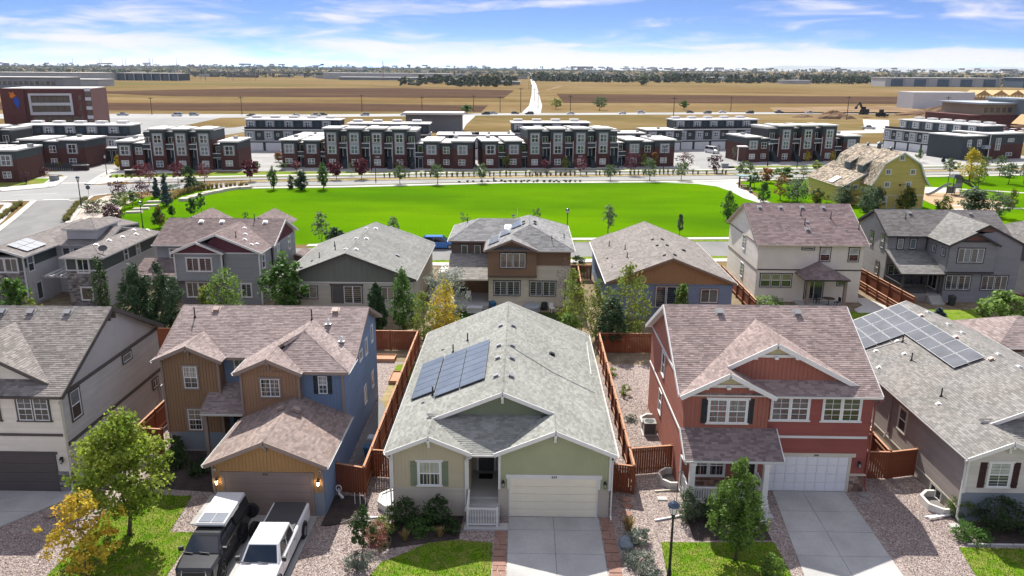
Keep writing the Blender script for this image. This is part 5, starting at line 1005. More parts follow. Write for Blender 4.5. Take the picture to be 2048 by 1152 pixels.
R.plane([(40.55,81.9,3.1),(45.15,81.9,3.1),(45.15,86.4,4.75),(40.55,86.4,4.75)]);R.gutter((40.55,81.9,3.1),(45.15,81.9,3.1),o);R.rake((40.55,81.9,3.1),(40.55,86.4,4.75),(-1,0,0));R.done()
wall(h,[(45.2,81.75,3.4),(50.05,81.75,3.4),(50.05,81.75,6.2),(49.2,81.75,6.75),(46.0,81.75,6.75),(45.2,81.75,6.25)],CHAR,'lap',out=o,step=0.2);wall(h,[(46.0,81.75,6.75),(49.2,81.75,6.75),(bx,81.75,bz-0.15)],GABR,'lap',out=o,step=0.2);add_box(h,'collar_beam',CHAR_T,45.9,49.3,81.6,81.74,6.66,6.8)
wall(h,[(45.2,82.0,0),(52.9,82.0,0),(52.9,82.0,6.3),(50.1,82.0,7.75),(47,82.0,7.2),(45.2,82.0,6.3)],CHAR,'lap',out=o,step=0.2);wall(h,[(48.3,82.0,7.7),(50.1,82.0,7.7),(gx,82.0,gz-0.12)],GABR,None,out=o,th=0.05)
add_box(h,'band',CHAR_T,45.1,50.15,81.66,82.0,3.25,3.42)
wall(h,[(45.2,82.14,0),(45.2,86.5,0),(45.2,86.5,6.25),(45.2,82.14,6.25)],CHAR,'lap',out=(-1,0,0));wall(h,[(40.9,86.5,0),(45.06,86.5,0),(45.06,86.5,6.25),(40.9,86.5,6.25)],CHAR,'lap',out=o);wall(h,[(40.9,86.64,0),(40.9,94.7,0),(40.9,94.7,6.3),(40.9,90.3,zp-0.15),(40.9,86.64,6.3)],paint('mid_charcoal_paint',(0.30,0.30,0.295)),'lap',out=(-1,0,0),step=0.24);wall(h,[(52.9,82.14,0),(52.9,94.7,0),(52.9,94.7,6.2),(52.9,82.14,6.2)],CHAR,None,out=(1,0,0));wall(h,[(40.9,94.7,0),(52.9,94.7,0),(52.9,94.7,6.2),(40.9,94.7,6.2)],CHAR,None,out=(0,1,0))
fwin(h,46.1,48.8,81.75,4.45,5.95,2,'slide',CHAR_T,'sky','mid');fwin(h,45.4,48.0,82.0,1.4,2.95,2,'slide',CHAR_T,'mid');fwin(h,49.2,51.9,82.0,1.4,2.95,2,'slide',CHAR_T,'mid')
for x in(42.2,43.6):fwin(h,x-0.32,x+0.32,86.5,4.85,5.95,1,'fixed',CHAR_T,'sky')
for y in(82.9,84.9):window(h,(45.2,y,4.9),-math.pi/2,0.7,0.75,1,'fixed',CHAR_T,0.08,VINYL,'sky')
for y,z_ in((88,4.6),(90.8,4.4),(88.5,1.4)):window(h,(40.88,y,z_),-math.pi/2,0.8,1.5,1,'sash',CHAR_T,0.08,VINYL,'mid','dark')
fwin(h,41.2,44.0,86.5,1.8,2.9,2,'slide',CHAR_T);window(h,(45.18,84.2,1.0),-math.pi/2,1.8,2.0,1,'slide',WHITE,0.07,VINYL,'dark')
add_box(h,'porch_floor',paint('deck_grey',(0.25,0.24,0.235)),40.7,45.1,82.0,86.4,0,0.85)
for i in range(4):add_box(h,'step',CONC,43.6,45.0,81.96-0.32*(i+1),81.97-0.32*i,0,0.7-0.18*i)
for x,y in((40.9,82.2),(44.95,82.2)):
 b=MB();b.mat(DKB);b.box(x-0.12,x+0.12,y-0.12,y+0.12,0.85,2.95);b.build('porch_post',h)
railing(h,(41.0,82.15,0.85),(43.5,82.15,0.85),0.95,DKB,0.16);railing(h,(40.85,82.3,0.85),(40.85,86.3,0.85),0.95,DKB,0.16)
sl=math.atan((zp-ze)/4.2)
for x in(44.3,51.2):roof_vent(h,(x,89.7,zp-0.33),VENT,0,(sl,0),1.0)
roof_vent(h,(49.8,88,gz-0.4),VENT_W,0,(0,0.47),1.0);vent_pipe(h,(43.5,88.8,7.8),0.6)
seat(h,(46.7,88,0))
# grey house with maroon board gables
STEEL=paint('steel_grey_paint',(0.27,0.28,0.285));MARG=paint('maroon_board_paint',(0.15,0.05,0.065));BRICK_W=M('brown_brick',(0.14,0.085,0.065),rough=0.9,var=0.25,scale=6,fine=0.2,fscale=30,bump=0.3)
h=thing('two_storey_house','steel grey two storey house with maroon board gables under mauve roof','house')
ze,zp=5.6,7.65;R=Roof(h,shingle('dusky_shingle',(0.185,0.145,0.14),0.22),WHITE,**SH2)
XL,XR=-39.5,-26.4;R.plane([(XL,81.2,ze),(XR,81.2,ze),(XR,85.8,zp),(XL,85.8,zp)]);R.plane([(XL,90.4,ze),(XR,90.4,ze),(XR,85.8,zp),(XL,85.8,zp)]);R.cap((XL,85.8,zp),(XR,85.8,zp))
gx,gz=-31.3,7.5;kk=(gz-ze)/4.55;l,r=gx-4.55,gx+4.55
R.plane([(l,77.9,ze),(gx,77.9,gz),(gx,85.5,gz),(l,81.2,ze)]);R.plane([(r,77.9,ze),(gx,77.9,gz),(gx,85.5,gz),(r,81.2,ze)]);R.cap((gx,77.9,gz),(gx,85.5,gz))
bx,bz=-33.25,ze+kk*2.75;R.plane([(-36.0,77.5,ze),(bx,77.5,bz),(bx,79.5,bz),(-36.0,79.5,ze)]);R.plane([(-30.5,77.5,ze),(bx,77.5,bz),(bx,79.5,bz),(-30.5,79.5,ze)])
for a,b in(((-36,77.5,ze),(bx,77.5,bz)),((bx,77.5,bz),(-30.5,77.5,ze)),((bx+0.1,77.9,bz+0.08),(gx,77.9,gz)),((gx,77.9,gz),(r,77.9,ze))):R.rake(a,b,o)
R.rake((XR,81.2,ze),(XR,85.8,zp),(1,0,0));R.rake((XR,85.8,zp),(XR,90.4,ze),(1,0,0));R.gutter((XL,81.2,ze),(l,81.2,ze),o);R.gutter((r,77.9,ze),(r,81.2,ze),(1,0,0));R.gutter((XL,81.2,ze),(XL,90.4,ze),(-1,0,0))
for hx in(-37.0,-29.5):R.plane([(hx,86,zp+0.15),(hx,92,zp+0.15),(hx-2.6,92,ze+0.9),(hx-2.6,86,ze+0.9)]);R.plane([(hx,86,zp+0.15),(hx,92,zp+0.15),(hx+2.6,92,ze+0.9),(hx+2.6,86,ze+0.9)])
R.plane([(-40.6,78.4,3.0),(-36.0,78.4,3.0),(-36.0,81.6,4.1),(-40.6,81.6,4.1)]);R.plane([(-26.2,88.2,3.2),(-26.2,91.5,3.2),(-23.9,91.5,2.3),(-23.9,88.2,2.3)]);R.gutter((-23.9,88.2,2.3),(-23.9,91.5,2.3),(1,0,0));R.done()
wall(h,[(-35.7,77.9,2.75),(-30.8,77.9,2.75),(-30.8,77.9,5.4),(-35.7,77.9,5.4)],STEEL,'lap',out=o,step=0.2);wall(h,[(-35.4,77.9,5.5),(-31.1,77.9,5.5),(bx,77.9,bz-0.15)],MARG,'batten',out=o,battens=0.3);add_box(h,'band',WHITE,-35.75,-30.75,77.84,77.896,5.4,5.52)
wall(h,[(-35.6,78.3,0),(-30.8,78.3,0),(-30.8,78.3,2.7),(-35.6,78.3,2.7)],paint('dark_steel_paint',(0.15,0.14,0.14)),'lap',out=o);wall(h,[(-30.8,78.3,0),(-27.05,78.3,0),(-27.05,78.3,5.4),(-30.8,78.3,5.4)],STEEL,'lap',out=o,step=0.2);wall(h,[(-33.5,78.3,5.5),(-27.1,78.3,5.5),(gx,78.3,gz-0.15)],MARG,'batten',out=o,battens=0.3);add_box(h,'band',WHITE,-30.75,-27.0,78.24,78.296,5.4,5.52)
add_box(h,'band',STEEL,-35.75,-30.7,77.8,78.2,2.6,2.78)
wall(h,[(-27.05,78.44,0),(-27.05,82,0),(-27.05,82,5.5),(-27.05,78.44,5.5)],STEEL,'lap',out=(1,0,0));wall(h,[(-26.75,82,0),(-26.75,90,0),(-26.75,90,5.5),(-26.75,82,5.5)],STEEL,'lap',out=(1,0,0));wall(h,[(-26.75,82,5.5),(-26.75,89.6,5.5),(-26.75,85.8,zp-0.15)],MARG,'batten',out=(1,0,0),battens=0.3)
wall(h,[(-39.2,81.6,0),(-35.84,81.6,0),(-35.84,81.6,5.5),(-39.2,81.6,5.5)],STEEL,'lap',out=o);wall(h,[(-39.2,81.74,0),(-39.2,90,0),(-39.2,90,5.5),(-39.2,81.74,5.5)],STEEL,None,out=(-1,0,0));wall(h,[(-35.7,78.04,2.75),(-35.7,81.6,2.75),(-35.7,81.6,5.5),(-35.7,78.04,5.5)],STEEL,None,out=(-1,0,0));wall(h,[(-39.2,90,0),(-26.75,90,0),(-26.75,90,5.5),(-39.2,90,5.5)],STEEL,None,out=(0,1,0))
wall(h,[(-26.6,88.5,0),(-24.2,88.5,0),(-24.2,88.5,2.2),(-26.6,88.5,3.0)],BRICK_W,None,out=o);wall(h,[(-24.2,88.64,0),(-24.2,91.4,0),(-24.2,91.4,2.2),(-24.2,88.64,2.2)],BRICK_W,None,out=(1,0,0))
fwin(h,-34.5,-31.95,77.9,3.62,5.0,2,'slide',WHITE,'mid');fwin(h,-34.9,-32.5,78.3,0.75,2.3,2,'slide',WHITE,'mid');fwin(h,-37.8,-37.0,81.6,4.1,5.1,1,'fixed',WHITE,'dark');fwin(h,-29.2,-28.2,78.3,0.8,2.2,1,'slide',WHITE,'mid')
for x,y,z_ in((-27.05,79.3,3.7),(-26.75,83.4,3.9),(-26.75,87.6,3.9)):window(h,(x,y,z_),math.pi/2,0.8,1.4,1,'sash',WHITE,0.09,VINYL,'sky','dark')
for x in(-35.7,-30.85,-27.1):corner(h,x,77.85 if x<-30 else 78.25,2.75 if x<-30 else 0,5.4,WHITE)
for x in(-35.6,-33.3,-28.5):roof_vent(h,(x,85.2,zp-0.25),VENT_W,0,(0.42,0),1.0)
for x,y in((-30.2,83.4),(-29.5,81.6),(-29.0,79.9),(-28.1,79.2),(-27.8,80.0)):roof_vent(h,(x,y,gz-kk*(x-gx)),VENT_W,0,(0,math.atan(kk)),0.75)
vent_pipe(h,(-29.8,79.6,gz-kk*1.5),0.6);vent_pipe(h,(-29.8,85.6,zp-0.1),0.7)
seat(h,(-32.5,84,0))
# low hipped modern house at the left edge
LGREY=paint('cool_grey_paint',(0.45,0.45,0.46));DGREY=paint('green_charcoal_paint',(0.075,0.088,0.083));R_TG=shingle('taupe_grey_shingle',(0.215,0.195,0.185),0.16);TRW=paint('grey_white_trim',(0.55,0.56,0.57))
h=thing('modern_house','grey modern house with hipped wings, stone base, roof lantern and satellite dish','house')
ze=5.4;R=Roof(h,R_TG,TRW,gutter_mat=TRW,**SH2)
a,b,zp=-46.45,-42.1,6.2;m_=(a+b)/2
R.plane([(a,75.9,ze),(b,75.9,ze),(m_,78.4,zp)]);R.plane([(b,75.9,ze),(b,89.3,ze),(m_,87.6,zp),(m_,78.4,zp)]);R.plane([(a,75.9,ze),(a,89.3,ze),(m_,87.6,zp),(m_,78.4,zp)]);R.plane([(a,89.3,ze),(b,89.3,ze),(m_,87.6,zp)])
R.cap((m_,78.4,zp),(m_,87.6,zp));R.cap((b,75.9,ze),(m_,78.4,zp));R.gutter((a,75.9,ze),(b,75.9,ze),o);R.gutter((b,75.9,ze),(b,89.3,ze),(1,0,0))
R.plane([(-50.0,76.0,ze),(-50.0,92,ze),(-52.85,92,6.3),(-52.85,76.0,6.3)]);R.plane([(-55.7,76.0,ze),(-55.7,92,ze),(-52.85,92,6.3),(-52.85,76.0,6.3)]);R.rake((-50,76,ze),(-52.85,76,6.3),o);R.rake((-52.85,76,6.3),(-55.7,76,ze),o);R.gutter((-50,76,ze),(-50,81.6,ze),(1,0,0));R.cap((-52.85,76,6.3),(-52.85,92,6.3))
R.plane([(-51,81.7,ze-0.02),(-45,81.7,ze-0.02),(-45,86,6.6),(-51,86,6.6)]);R.plane([(-51,91,ze),(-45,91,ze),(-45,86,6.6),(-51,86,6.6)]);R.gutter((-50,81.7,ze),(a,81.7,ze),o)
cx0,cx1,cy0,cy1,cz=-49.7,-46.0,82.4,88,7.0;cp=((cx0+cx1)/2,85.2,7.75)
for p,q in(((cx0,cy0),(cx1,cy0)),((cx1,cy0),(cx1,cy1)),((cx1,cy1),(cx0,cy1)),((cx0,cy1),(cx0,cy0))):R.plane([(*p,cz),(*q,cz),cp])
R.cap((cx1,cy0,cz),cp);R.cap((cx0,cy0,cz),cp);R.gutter((cx0,cy0,cz),(cx1,cy0,cz),o);R.gutter((cx1,cy0,cz),(cx1,cy1,cz),(1,0,0))
R.plane([(-49.5,91,ze),(-47.3,94.5,ze),(-51.5,96,ze+0.5),(-53,91,6.2)]);R.done()
wall(h,[(-49.4,82.8,5.8),(-46.3,82.8,5.8),(-46.3,82.8,6.9),(-49.4,82.8,6.9)],LGREY,None,out=o);wall(h,[(-46.3,82.94,5.6),(-46.3,87.7,5.6),(-46.3,87.7,6.9),(-46.3,82.94,6.9)],LGREY,None,out=(1,0,0))
def split_wall(p,q,out,zs,zt=5.3,lo=LGREY,hi=DGREY,ls=None):
 wall(h,[(*p,0),(*q,0),(*q,zs),(*p,zs)],lo,ls,out=out);wall(h,[(*p,zs),(*q,zs),(*q,zt),(*p,zt)],hi,None,out=out)
split_wall((-46.1,76.3),(-42.45,76.3),o,4.0,5.3,STONE_G,DGREY,'stone');split_wall((-42.45,76.44),(-42.45,89,),(1,0,0),3.9);split_wall((-55.4,76.4),(-50.4,76.4),o,3.9,5.4,STONE_G,DGREY,'stone');split_wall((-50.4,76.54),(-50.4,82.1),(1,0,0),4.1)
add_box(h,'band',TRW,-46.1,-42.4,76.2,76.27,3.92,4.06);add_box(h,'band',TRW,-42.42,-42.36,76.4,89,3.85,3.95)
wall(h,[(-46.1,76.44,0),(-46.1,82,0),(-46.1,82,5.3),(-46.1,76.44,5.3)],LGREY,None,out=(-1,0,0));wall(h,[(-50.4,82.1,0),(-46.1,82.1,0),(-46.1,82.1,5.3),(-50.4,82.1,5.3)],LGREY,'lap',out=o);wall(h,[(-55.4,89,0),(-42.45,89,0),(-42.45,89,5.3),(-55.4,89,5.3)],LGREY,None,out=(0,1,0));wall(h,[(-55.4,76.54,0),(-55.4,89,0),(-55.4,89,5.3),(-55.4,76.54,5.3)],LGREY,None,out=(-1,0,0))
wall(h,[(-49.2,92.5,3.5),(-47.5,95,3.5),(-47.5,95,5.3),(-49.2,92.5,5.3)],DGREY,None,out=(0.83,-0.56,0));wall(h,[(-49.2,92.5,0),(-47.5,95,0),(-47.5,95,3.5),(-49.2,92.5,3.5)],LGREY,None,out=(0.83,-0.56,0))
corner(h,-46.05,76.27,4.0,5.3,TRW);corner(h,-50.42,76.35,0,5.3,TRW)
window(h,(-44.35,76.3,3.75),0,1.15,1.4,1,'slide',TRW,0.12,VINYL,'dark','dark');window(h,(-44.3,76.26,0.9),0,1.1,1.3,1,'fixed',TRW,0.1,VINYL,'dark');window(h,(-52.4,76.4,3.7),0,2.6,1.4,2,'slide',TRW,0.12,VINYL,'mid');window(h,(-50.38,77.4,3.6),math.pi/2,0.9,1.6,1,'sash',TRW,0.12,VINYL,'sky');window(h,(-50.38,78.2,0.4),math.pi/2,0.9,1.8,1,'fixed',TRW,0.1,VINYL,'mid')
for y in(81.3,84.0):window(h,(-42.45,y,3.9),math.pi/2,0.75,1.3,1,'sash',TRW,0.12,VINYL,'dark')
for x in(-49.3,-48.1):window(h,(x,82.1,4.1),0,0.8,0.9,1,'fixed',TRW,0.1,VINYL,'dark')
window(h,(-48.2,82.1,0.4),0,2.6,2.1,2,'slide',TRW,0.08,VINYL,'dark')
for i in range(5):
 b_=MB();b_.mat(VINYL);b_.box(-49.6+i*0.8,-49.5+i*0.8,78.2,82.0,2.75,2.95);b_.build('pergola_beam',h)
b_=MB();b_.mat(LGREY);b_.box(-50.2,-46.2,78.6,78.8,2.55,2.75);b_.build('pergola_header',h)
zq=lambda x,y:ze+0.9/2.85*(-50-x)
solar_field(h,[(-52.5+i*1.05,-51.5+i*1.05,77.3+j*1.15,78.4+j*1.15)for i in range(2)for j in range(3)],zq,0,0)
for x,y in((-44.0,78.6),(-43.9,81),(-43.6,83.3),(-43.2,85.5),(-43.1,88),(-43.9,86.5)):roof_vent(h,(x,y,zp-(x-m_)*0.368),VENT_W,0,(0,0.35),0.8)
d=MB();d.mat(paint('dish_grey',(0.12,0.12,0.125),rough=0.4));d.tube([(-42.6,77.2,5.4),(-42.6,77.2,5.9)],0.03,6);n=14
for i in range(n):
 t,u=2*math.pi*i/n,2*math.pi*(i+1)/n
 f_=lambda t,r:(-42.6+0.42*r*math.cos(t),77.2+0.12*r*math.cos(t)+0.1*(1-r*r)+0.12*r*math.sin(t),6.1+0.3*r*math.sin(t))
 d.poly((f_(t,1),f_(u,1),f_(u,0.5),f_(t,0.5)));d.poly((f_(t,0.5),f_(u,0.5),f_(0,0)))
d.bar((-42.6,77.2,5.9),(-42.55,76.6,5.9),0.03,0.03);d.build('satellite_dish',h)
seat(h,(-48.5,83,0))
# corners of two more houses beyond the right edge
h=thing('two_storey_house','grey house at the picture edge behind the charcoal house, with rooftop solar panels','house')
R=Roof(h,R_GREY3,CHAR_T,**SH2);R.plane([(55.3,83.5,5.6),(70,83.5,5.6),(66,88.5,7.8),(59.5,88.5,7.8)]);R.plane([(55.3,83.5,5.6),(59.5,88.5,7.8),(59.5,90,7.8),(55.3,95,5.6)]);R.plane([(55.3,95,5.6),(70,95,5.6),(66,90,7.8),(59.5,90,7.8)]);R.plane([(70,83.5,5.6),(70,95,5.6),(66,90,7.8),(66,88.5,7.8)]);R.plane([(59.5,88.5,7.8),(66,88.5,7.8),(66,90,7.8),(59.5,90,7.8)]);R.done()
wall(h,[(55.6,83.9,0),(69.7,83.9,0),(69.7,83.9,5.5),(55.6,83.9,5.5)],CHAR,'lap',out=o);wall(h,[(55.6,84.04,0),(55.6,94.6,0),(55.6,94.6,5.5),(55.6,84.04,5.5)],CHAR,'lap',out=(-1,0,0));wall(h,[(69.7,84.04,0),(69.7,94.6,0),(69.7,94.6,5.5),(69.7,84.04,5.5)],CHAR,None,out=(1,0,0));wall(h,[(55.6,94.6,0),(69.7,94.6,0),(69.7,94.6,5.5),(55.6,94.6,5.5)],CHAR,None,out=(0,1,0))
solar_field(h,[(57.8+i*1.7,59.4+i*1.7,84.5+j*1.05,85.5+j*1.05)for i in range(3)for j in range(1 if i==0 else 2)],lambda x,y:5.6+0.44*(y-83.5),0,0);fwin(h,57,59,83.9,3.4,4.8,2,'slide',CHAR_T,'mid')
seat(h,(62.5,89,0))
h=thing('garden_pavilion','mauve roofed garden pavilion on cream posts beside the board fence','pavilion')
R=Roof(h,R_MAUVE,WHITE,tw=0.4,ex=0.2);R.plane([(37.7,59.2,2.9),(37.7,66.2,2.9),(41.2,62.7,4.5)]);R.plane([(37.7,59.2,2.9),(45,59.2,2.9),(41.2,62.7,4.5)]);R.plane([(45,59.2,2.9),(45,66.2,2.9),(41.2,62.7,4.5)]);R.plane([(37.7,66.2,2.9),(45,66.2,2.9),(41.2,62.7,4.5)]);R.gutter((37.7,59.2,2.9),(37.7,66.2,2.9),(-1,0,0));R.gutter((37.7,59.2,2.9),(45,59.2,2.9),o);R.done()
for x,y in((38.3,65.6),(38.3,59.8),(44.4,59.8),(44.4,65.6)):
 b_=MB();b_.mat(CREAM);b_.box(x-0.2,x+0.2,y-0.2,y+0.2,0.1,2.75);b_.box(x-0.26,x+0.26,y-0.26,y+0.26,0.0,0.25);b_.build('post',h)
add_box(h,'floor_slab',CONC,37.9,44.8,59.4,66,0,0.1)
seat(h,(41.2,62.7,0))
# townhouses beyond the park
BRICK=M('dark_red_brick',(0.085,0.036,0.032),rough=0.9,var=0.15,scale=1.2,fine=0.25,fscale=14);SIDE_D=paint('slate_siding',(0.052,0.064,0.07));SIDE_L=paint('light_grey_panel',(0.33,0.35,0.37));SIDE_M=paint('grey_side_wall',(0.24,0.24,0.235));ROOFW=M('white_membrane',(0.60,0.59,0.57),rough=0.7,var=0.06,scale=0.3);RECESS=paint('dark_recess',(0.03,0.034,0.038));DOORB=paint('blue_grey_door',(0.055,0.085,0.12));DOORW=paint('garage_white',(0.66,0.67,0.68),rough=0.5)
class Loc:
 """local frame of a building: x along the front, y into the building"""
 def __init__(s,root):s.r=root
 def box(s,name,m,*d,parent=None):b=MB();b.mat(m);b.box(*d);return b.build(name,parent or s.r)
def tw_window(root,x,y,z,w,h,style='quad',glassk='mid'):
 key=('tw',w,h,style,glassk)
 if key not in WIN:
  f=MB();f.mat(VINYL);g=[];t=0.09
  f.box(-w/2,-w/2+t,-0.07,0,0,h);f.box(w/2-t,w/2,-0.07,0,0,h);f.box(-w/2+t,w/2-t,-0.07,0,0,t);f.box(-w/2+t,w/2-t,-0.07,0,h-t,h)
  cells=[(-w/2+t,w/2-t,t,h-t)]
  if style in('quad','pair'):f.box(-0.05,0.05,-0.065,0,t,h-t);cells=[(-w/2+t,-0.05,t,h-t),(0.05,w/2-t,t,h-t)]
  if style=='quad':f.box(-w/2+t,w/2-t,-0.06,0,h/2-0.04,h/2+0.04);cells=[(a,b,c,d)for(a,b,_,_)in cells for(c,d)in((t,h/2-0.04),(h/2+0.04,h-t))]
  for i,(a,b,c,d)in enumerate(cells):k=MB();k.mat(glass(glassk if i<2 else('sky' if glassk=='mid' else glassk)));k.box(a,b,-0.03,-0.01,c,d);g.append(k.mesh('pane'))
  WIN[key]=(f.mesh('window'),g)
 fm,g=WIN[key];o=link('window',fm,root,loc=(x,y,z))
 for k in g:link('pane',k,o)
 return o
def parapet(L,x0,x1,y0,y1,z,t=0.35,ov=0.4):
 return L.box('roof_cap',ROOFW,x0-ov,x1+ov,y0-ov,y1,z,z+t)
def townhouse(label,ox,oy,yaw,units,group='brick and slate townhouses facing the park',depth=11.5,sx=1.0,number=None):
 r=thing('townhouse_row',label,'townhouses',(ox,oy,0),yaw,group);L=Loc(r);x=0;n=0
 for kind,w in units:
  w*=sx
  if kind=='low':
   L.box('wall',BRICK,x,x+w,0,depth,0,4.9);L.box('upper_wall',SIDE_D,x,x+w,0.02,depth,4.9,6.6);parapet(L,x,x+w,0,depth,6.6)
   tw_window(r,x+w/2,0,3.6,1.9,2.1,'quad',rnd.choice(('mid','dark','blind')));L.box('window_surround',SIDE_L,x+w/2-1.3,x+w/2+1.3,-0.03,-0.002,3.45,5.85)
   tw_window(r,x+w/2-0.2,0,0.9,1.7,1.4,'quad',rnd.choice(('mid','blind','sky')))
  elif kind=='mid':
   L.box('wall',BRICK,x,x+w,0.8,depth,0,4.7);L.box('upper_wall',SIDE_D,x,x+w,0.82,depth,4.7,6.2);parapet(L,x,x+w,0.8,depth,6.2,0.25,0.15)
   tw_window(r,x+w/2,0.8,3.6,1.6,1.7,'quad',rnd.choice(('mid','dark')));tw_window(r,x+w/2,0.8,0.9,1.5,1.3,'quad','mid')
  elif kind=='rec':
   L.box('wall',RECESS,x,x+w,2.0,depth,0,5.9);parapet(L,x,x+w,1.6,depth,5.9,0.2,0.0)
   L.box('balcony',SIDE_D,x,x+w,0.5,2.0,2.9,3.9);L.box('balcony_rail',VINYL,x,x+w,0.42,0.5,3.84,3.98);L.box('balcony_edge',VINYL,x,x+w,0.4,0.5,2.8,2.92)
   tw_window(r,x+w/2,2.0,3.5,1.2,2.0,'single','dark');L.box('door',DOORB,x+w/2-0.45,x+w/2+0.45,1.92,1.998,0.1,2.2);L.box('door_frame',VINYL,x+w/2-0.6,x+w/2+0.6,1.95,1.999,0.05,2.4)
  elif kind=='tall':
   L.box('wall',BRICK,x,x+w,0,depth,0,7.2);L.box('upper_wall',SIDE_D,x,x+w,0.02,depth,7.2,9.5);parapet(L,x,x+w,0,depth*0.6,9.5)
   L.box('panel',SIDE_L,x+w/2-1.2,x+w/2+1.2,-0.05,-0.002,3.4,8.7)
   tw_window(r,x+w/2,-0.05,6.4,1.75,1.9,'quad',rnd.choice(('mid','dark')));tw_window(r,x+w/2,-0.05,3.6,1.75,1.9,'quad',rnd.choice(('mid','sky','dark')));tw_window(r,x+w/2,0,0.7,1.6,1.5,'quad',rnd.choice(('mid','blind','sky')))
   if number and n==2:digits(r,number,(x+w/2,-0.06,2.6),0.6,VINYL)
   n+=1
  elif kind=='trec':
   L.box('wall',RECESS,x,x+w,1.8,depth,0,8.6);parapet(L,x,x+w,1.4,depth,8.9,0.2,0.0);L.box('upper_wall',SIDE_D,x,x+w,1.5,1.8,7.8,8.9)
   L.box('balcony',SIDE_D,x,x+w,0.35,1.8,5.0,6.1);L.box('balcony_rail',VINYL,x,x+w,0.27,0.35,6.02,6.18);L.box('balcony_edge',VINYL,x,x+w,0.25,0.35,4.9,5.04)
   L.box('door',DOORB,x+w/2-0.4,x+w/2+0.4,1.72,1.798,2.7,4.6);L.box('door_frame',VINYL,x+w/2-0.55,x+w/2+0.55,1.75,1.799,2.7,4.75)
   tw_window(r,x+w/2,1.8,6.2,1.5,1.5,'pair','mid');L.box('door',DOORB,x+0.2,x+0.95,1.72,1.798,0.1,2.1)
   s=MB();s.mat(paint('stair_dark',(0.045,0.055,0.065)))
   for i in range(9):s.box(x+w*0.45,x+w-0.1,-1.6+i*0.36,-1.6+(i+1)*0.36,0,0.3*(i+1))
   s.build('stair',r);L.box('downpipe',VINYL,x+w-0.12,x+w-0.02,-0.05,0.05,0,6.6)
  x+=w
 L.box('roof',ROOFW,0.2,x-0.2,depth*0.55,depth+0.3,6.0,6.35)
 tx=[0];
 for k,w in units:tx.append(tx[-1]+w*sx)
 tall=[(tx[i],tx[i+1])for i,(k,w)in enumerate(units)if k in('tall','trec')]
 if tall:
  a,b=tall[0][0],tall[-1][1];L.box('side_wall',SIDE_M,a+0.05,b-0.05,2.2,depth,6.3,9.2);L.box('roof',ROOFW,a-0.2,b+0.2,2.4,depth+0.3,9.2,9.4)
  for i in range(3):L.box('roof_hatch',ROOFW,a+(i+0.5)*(b-a)/3-1,a+(i+0.5)*(b-a)/3+1,depth*0.6,depth*0.6+1.5,9.4,9.9)
 for i in range(2):L.box('roof_unit',VENT,tx[1]*0.4+i*(x*0.86),tx[1]*0.4+1+i*(x*0.86),6,7,6.95,7.6)
 return r
T_LONG=[('low',3.8),('rec',1.7),('low',4.0),('rec',1.3)]+[('tall',3.5),('trec',2.1)]*4+[('rec',2.0),('low',4.0),('mid',3.2),('low',5.0)]
T_SHORT=[('low',3.4),('mid',2.5)]+[('trec',2.0),('tall',3.4)]*3+[('rec',2.0),('low',4.2)]
townhouse('brick townhouse row with four tall bays, left of the narrow gap in mid park',-60.0,195.7,0.003,T_LONG,number='1282')
townhouse('brick townhouse row with four tall bays, right of the narrow gap in mid park',-10.2,197.1,0.165,T_LONG,sx=1.05,number='1287')
townhouse('brick townhouse row with three tall bays beside the street corner monument sign',-97.0,188.0,0.07,T_SHORT,sx=1.0)
townhouse('brick townhouse row with three tall bays partly hidden by the barn roof',60.2,215.7,0.23,T_SHORT,sx=1.22)
townhouse('brick townhouse row behind the corner shops at the left picture edge',-150.5,189.0,0.05,[('tall',3.5),('trec',2.1)]*4+[('rec',2.4),('low',4.6),('mid',3.6),('low',5.2)],sx=1.15)
townhouse('brick corner townhouse nearest the wide street junction',-121.0,164.0,0.12,[('low',3.8),('rec',1.7),('low',4.0),('low',4.4)])
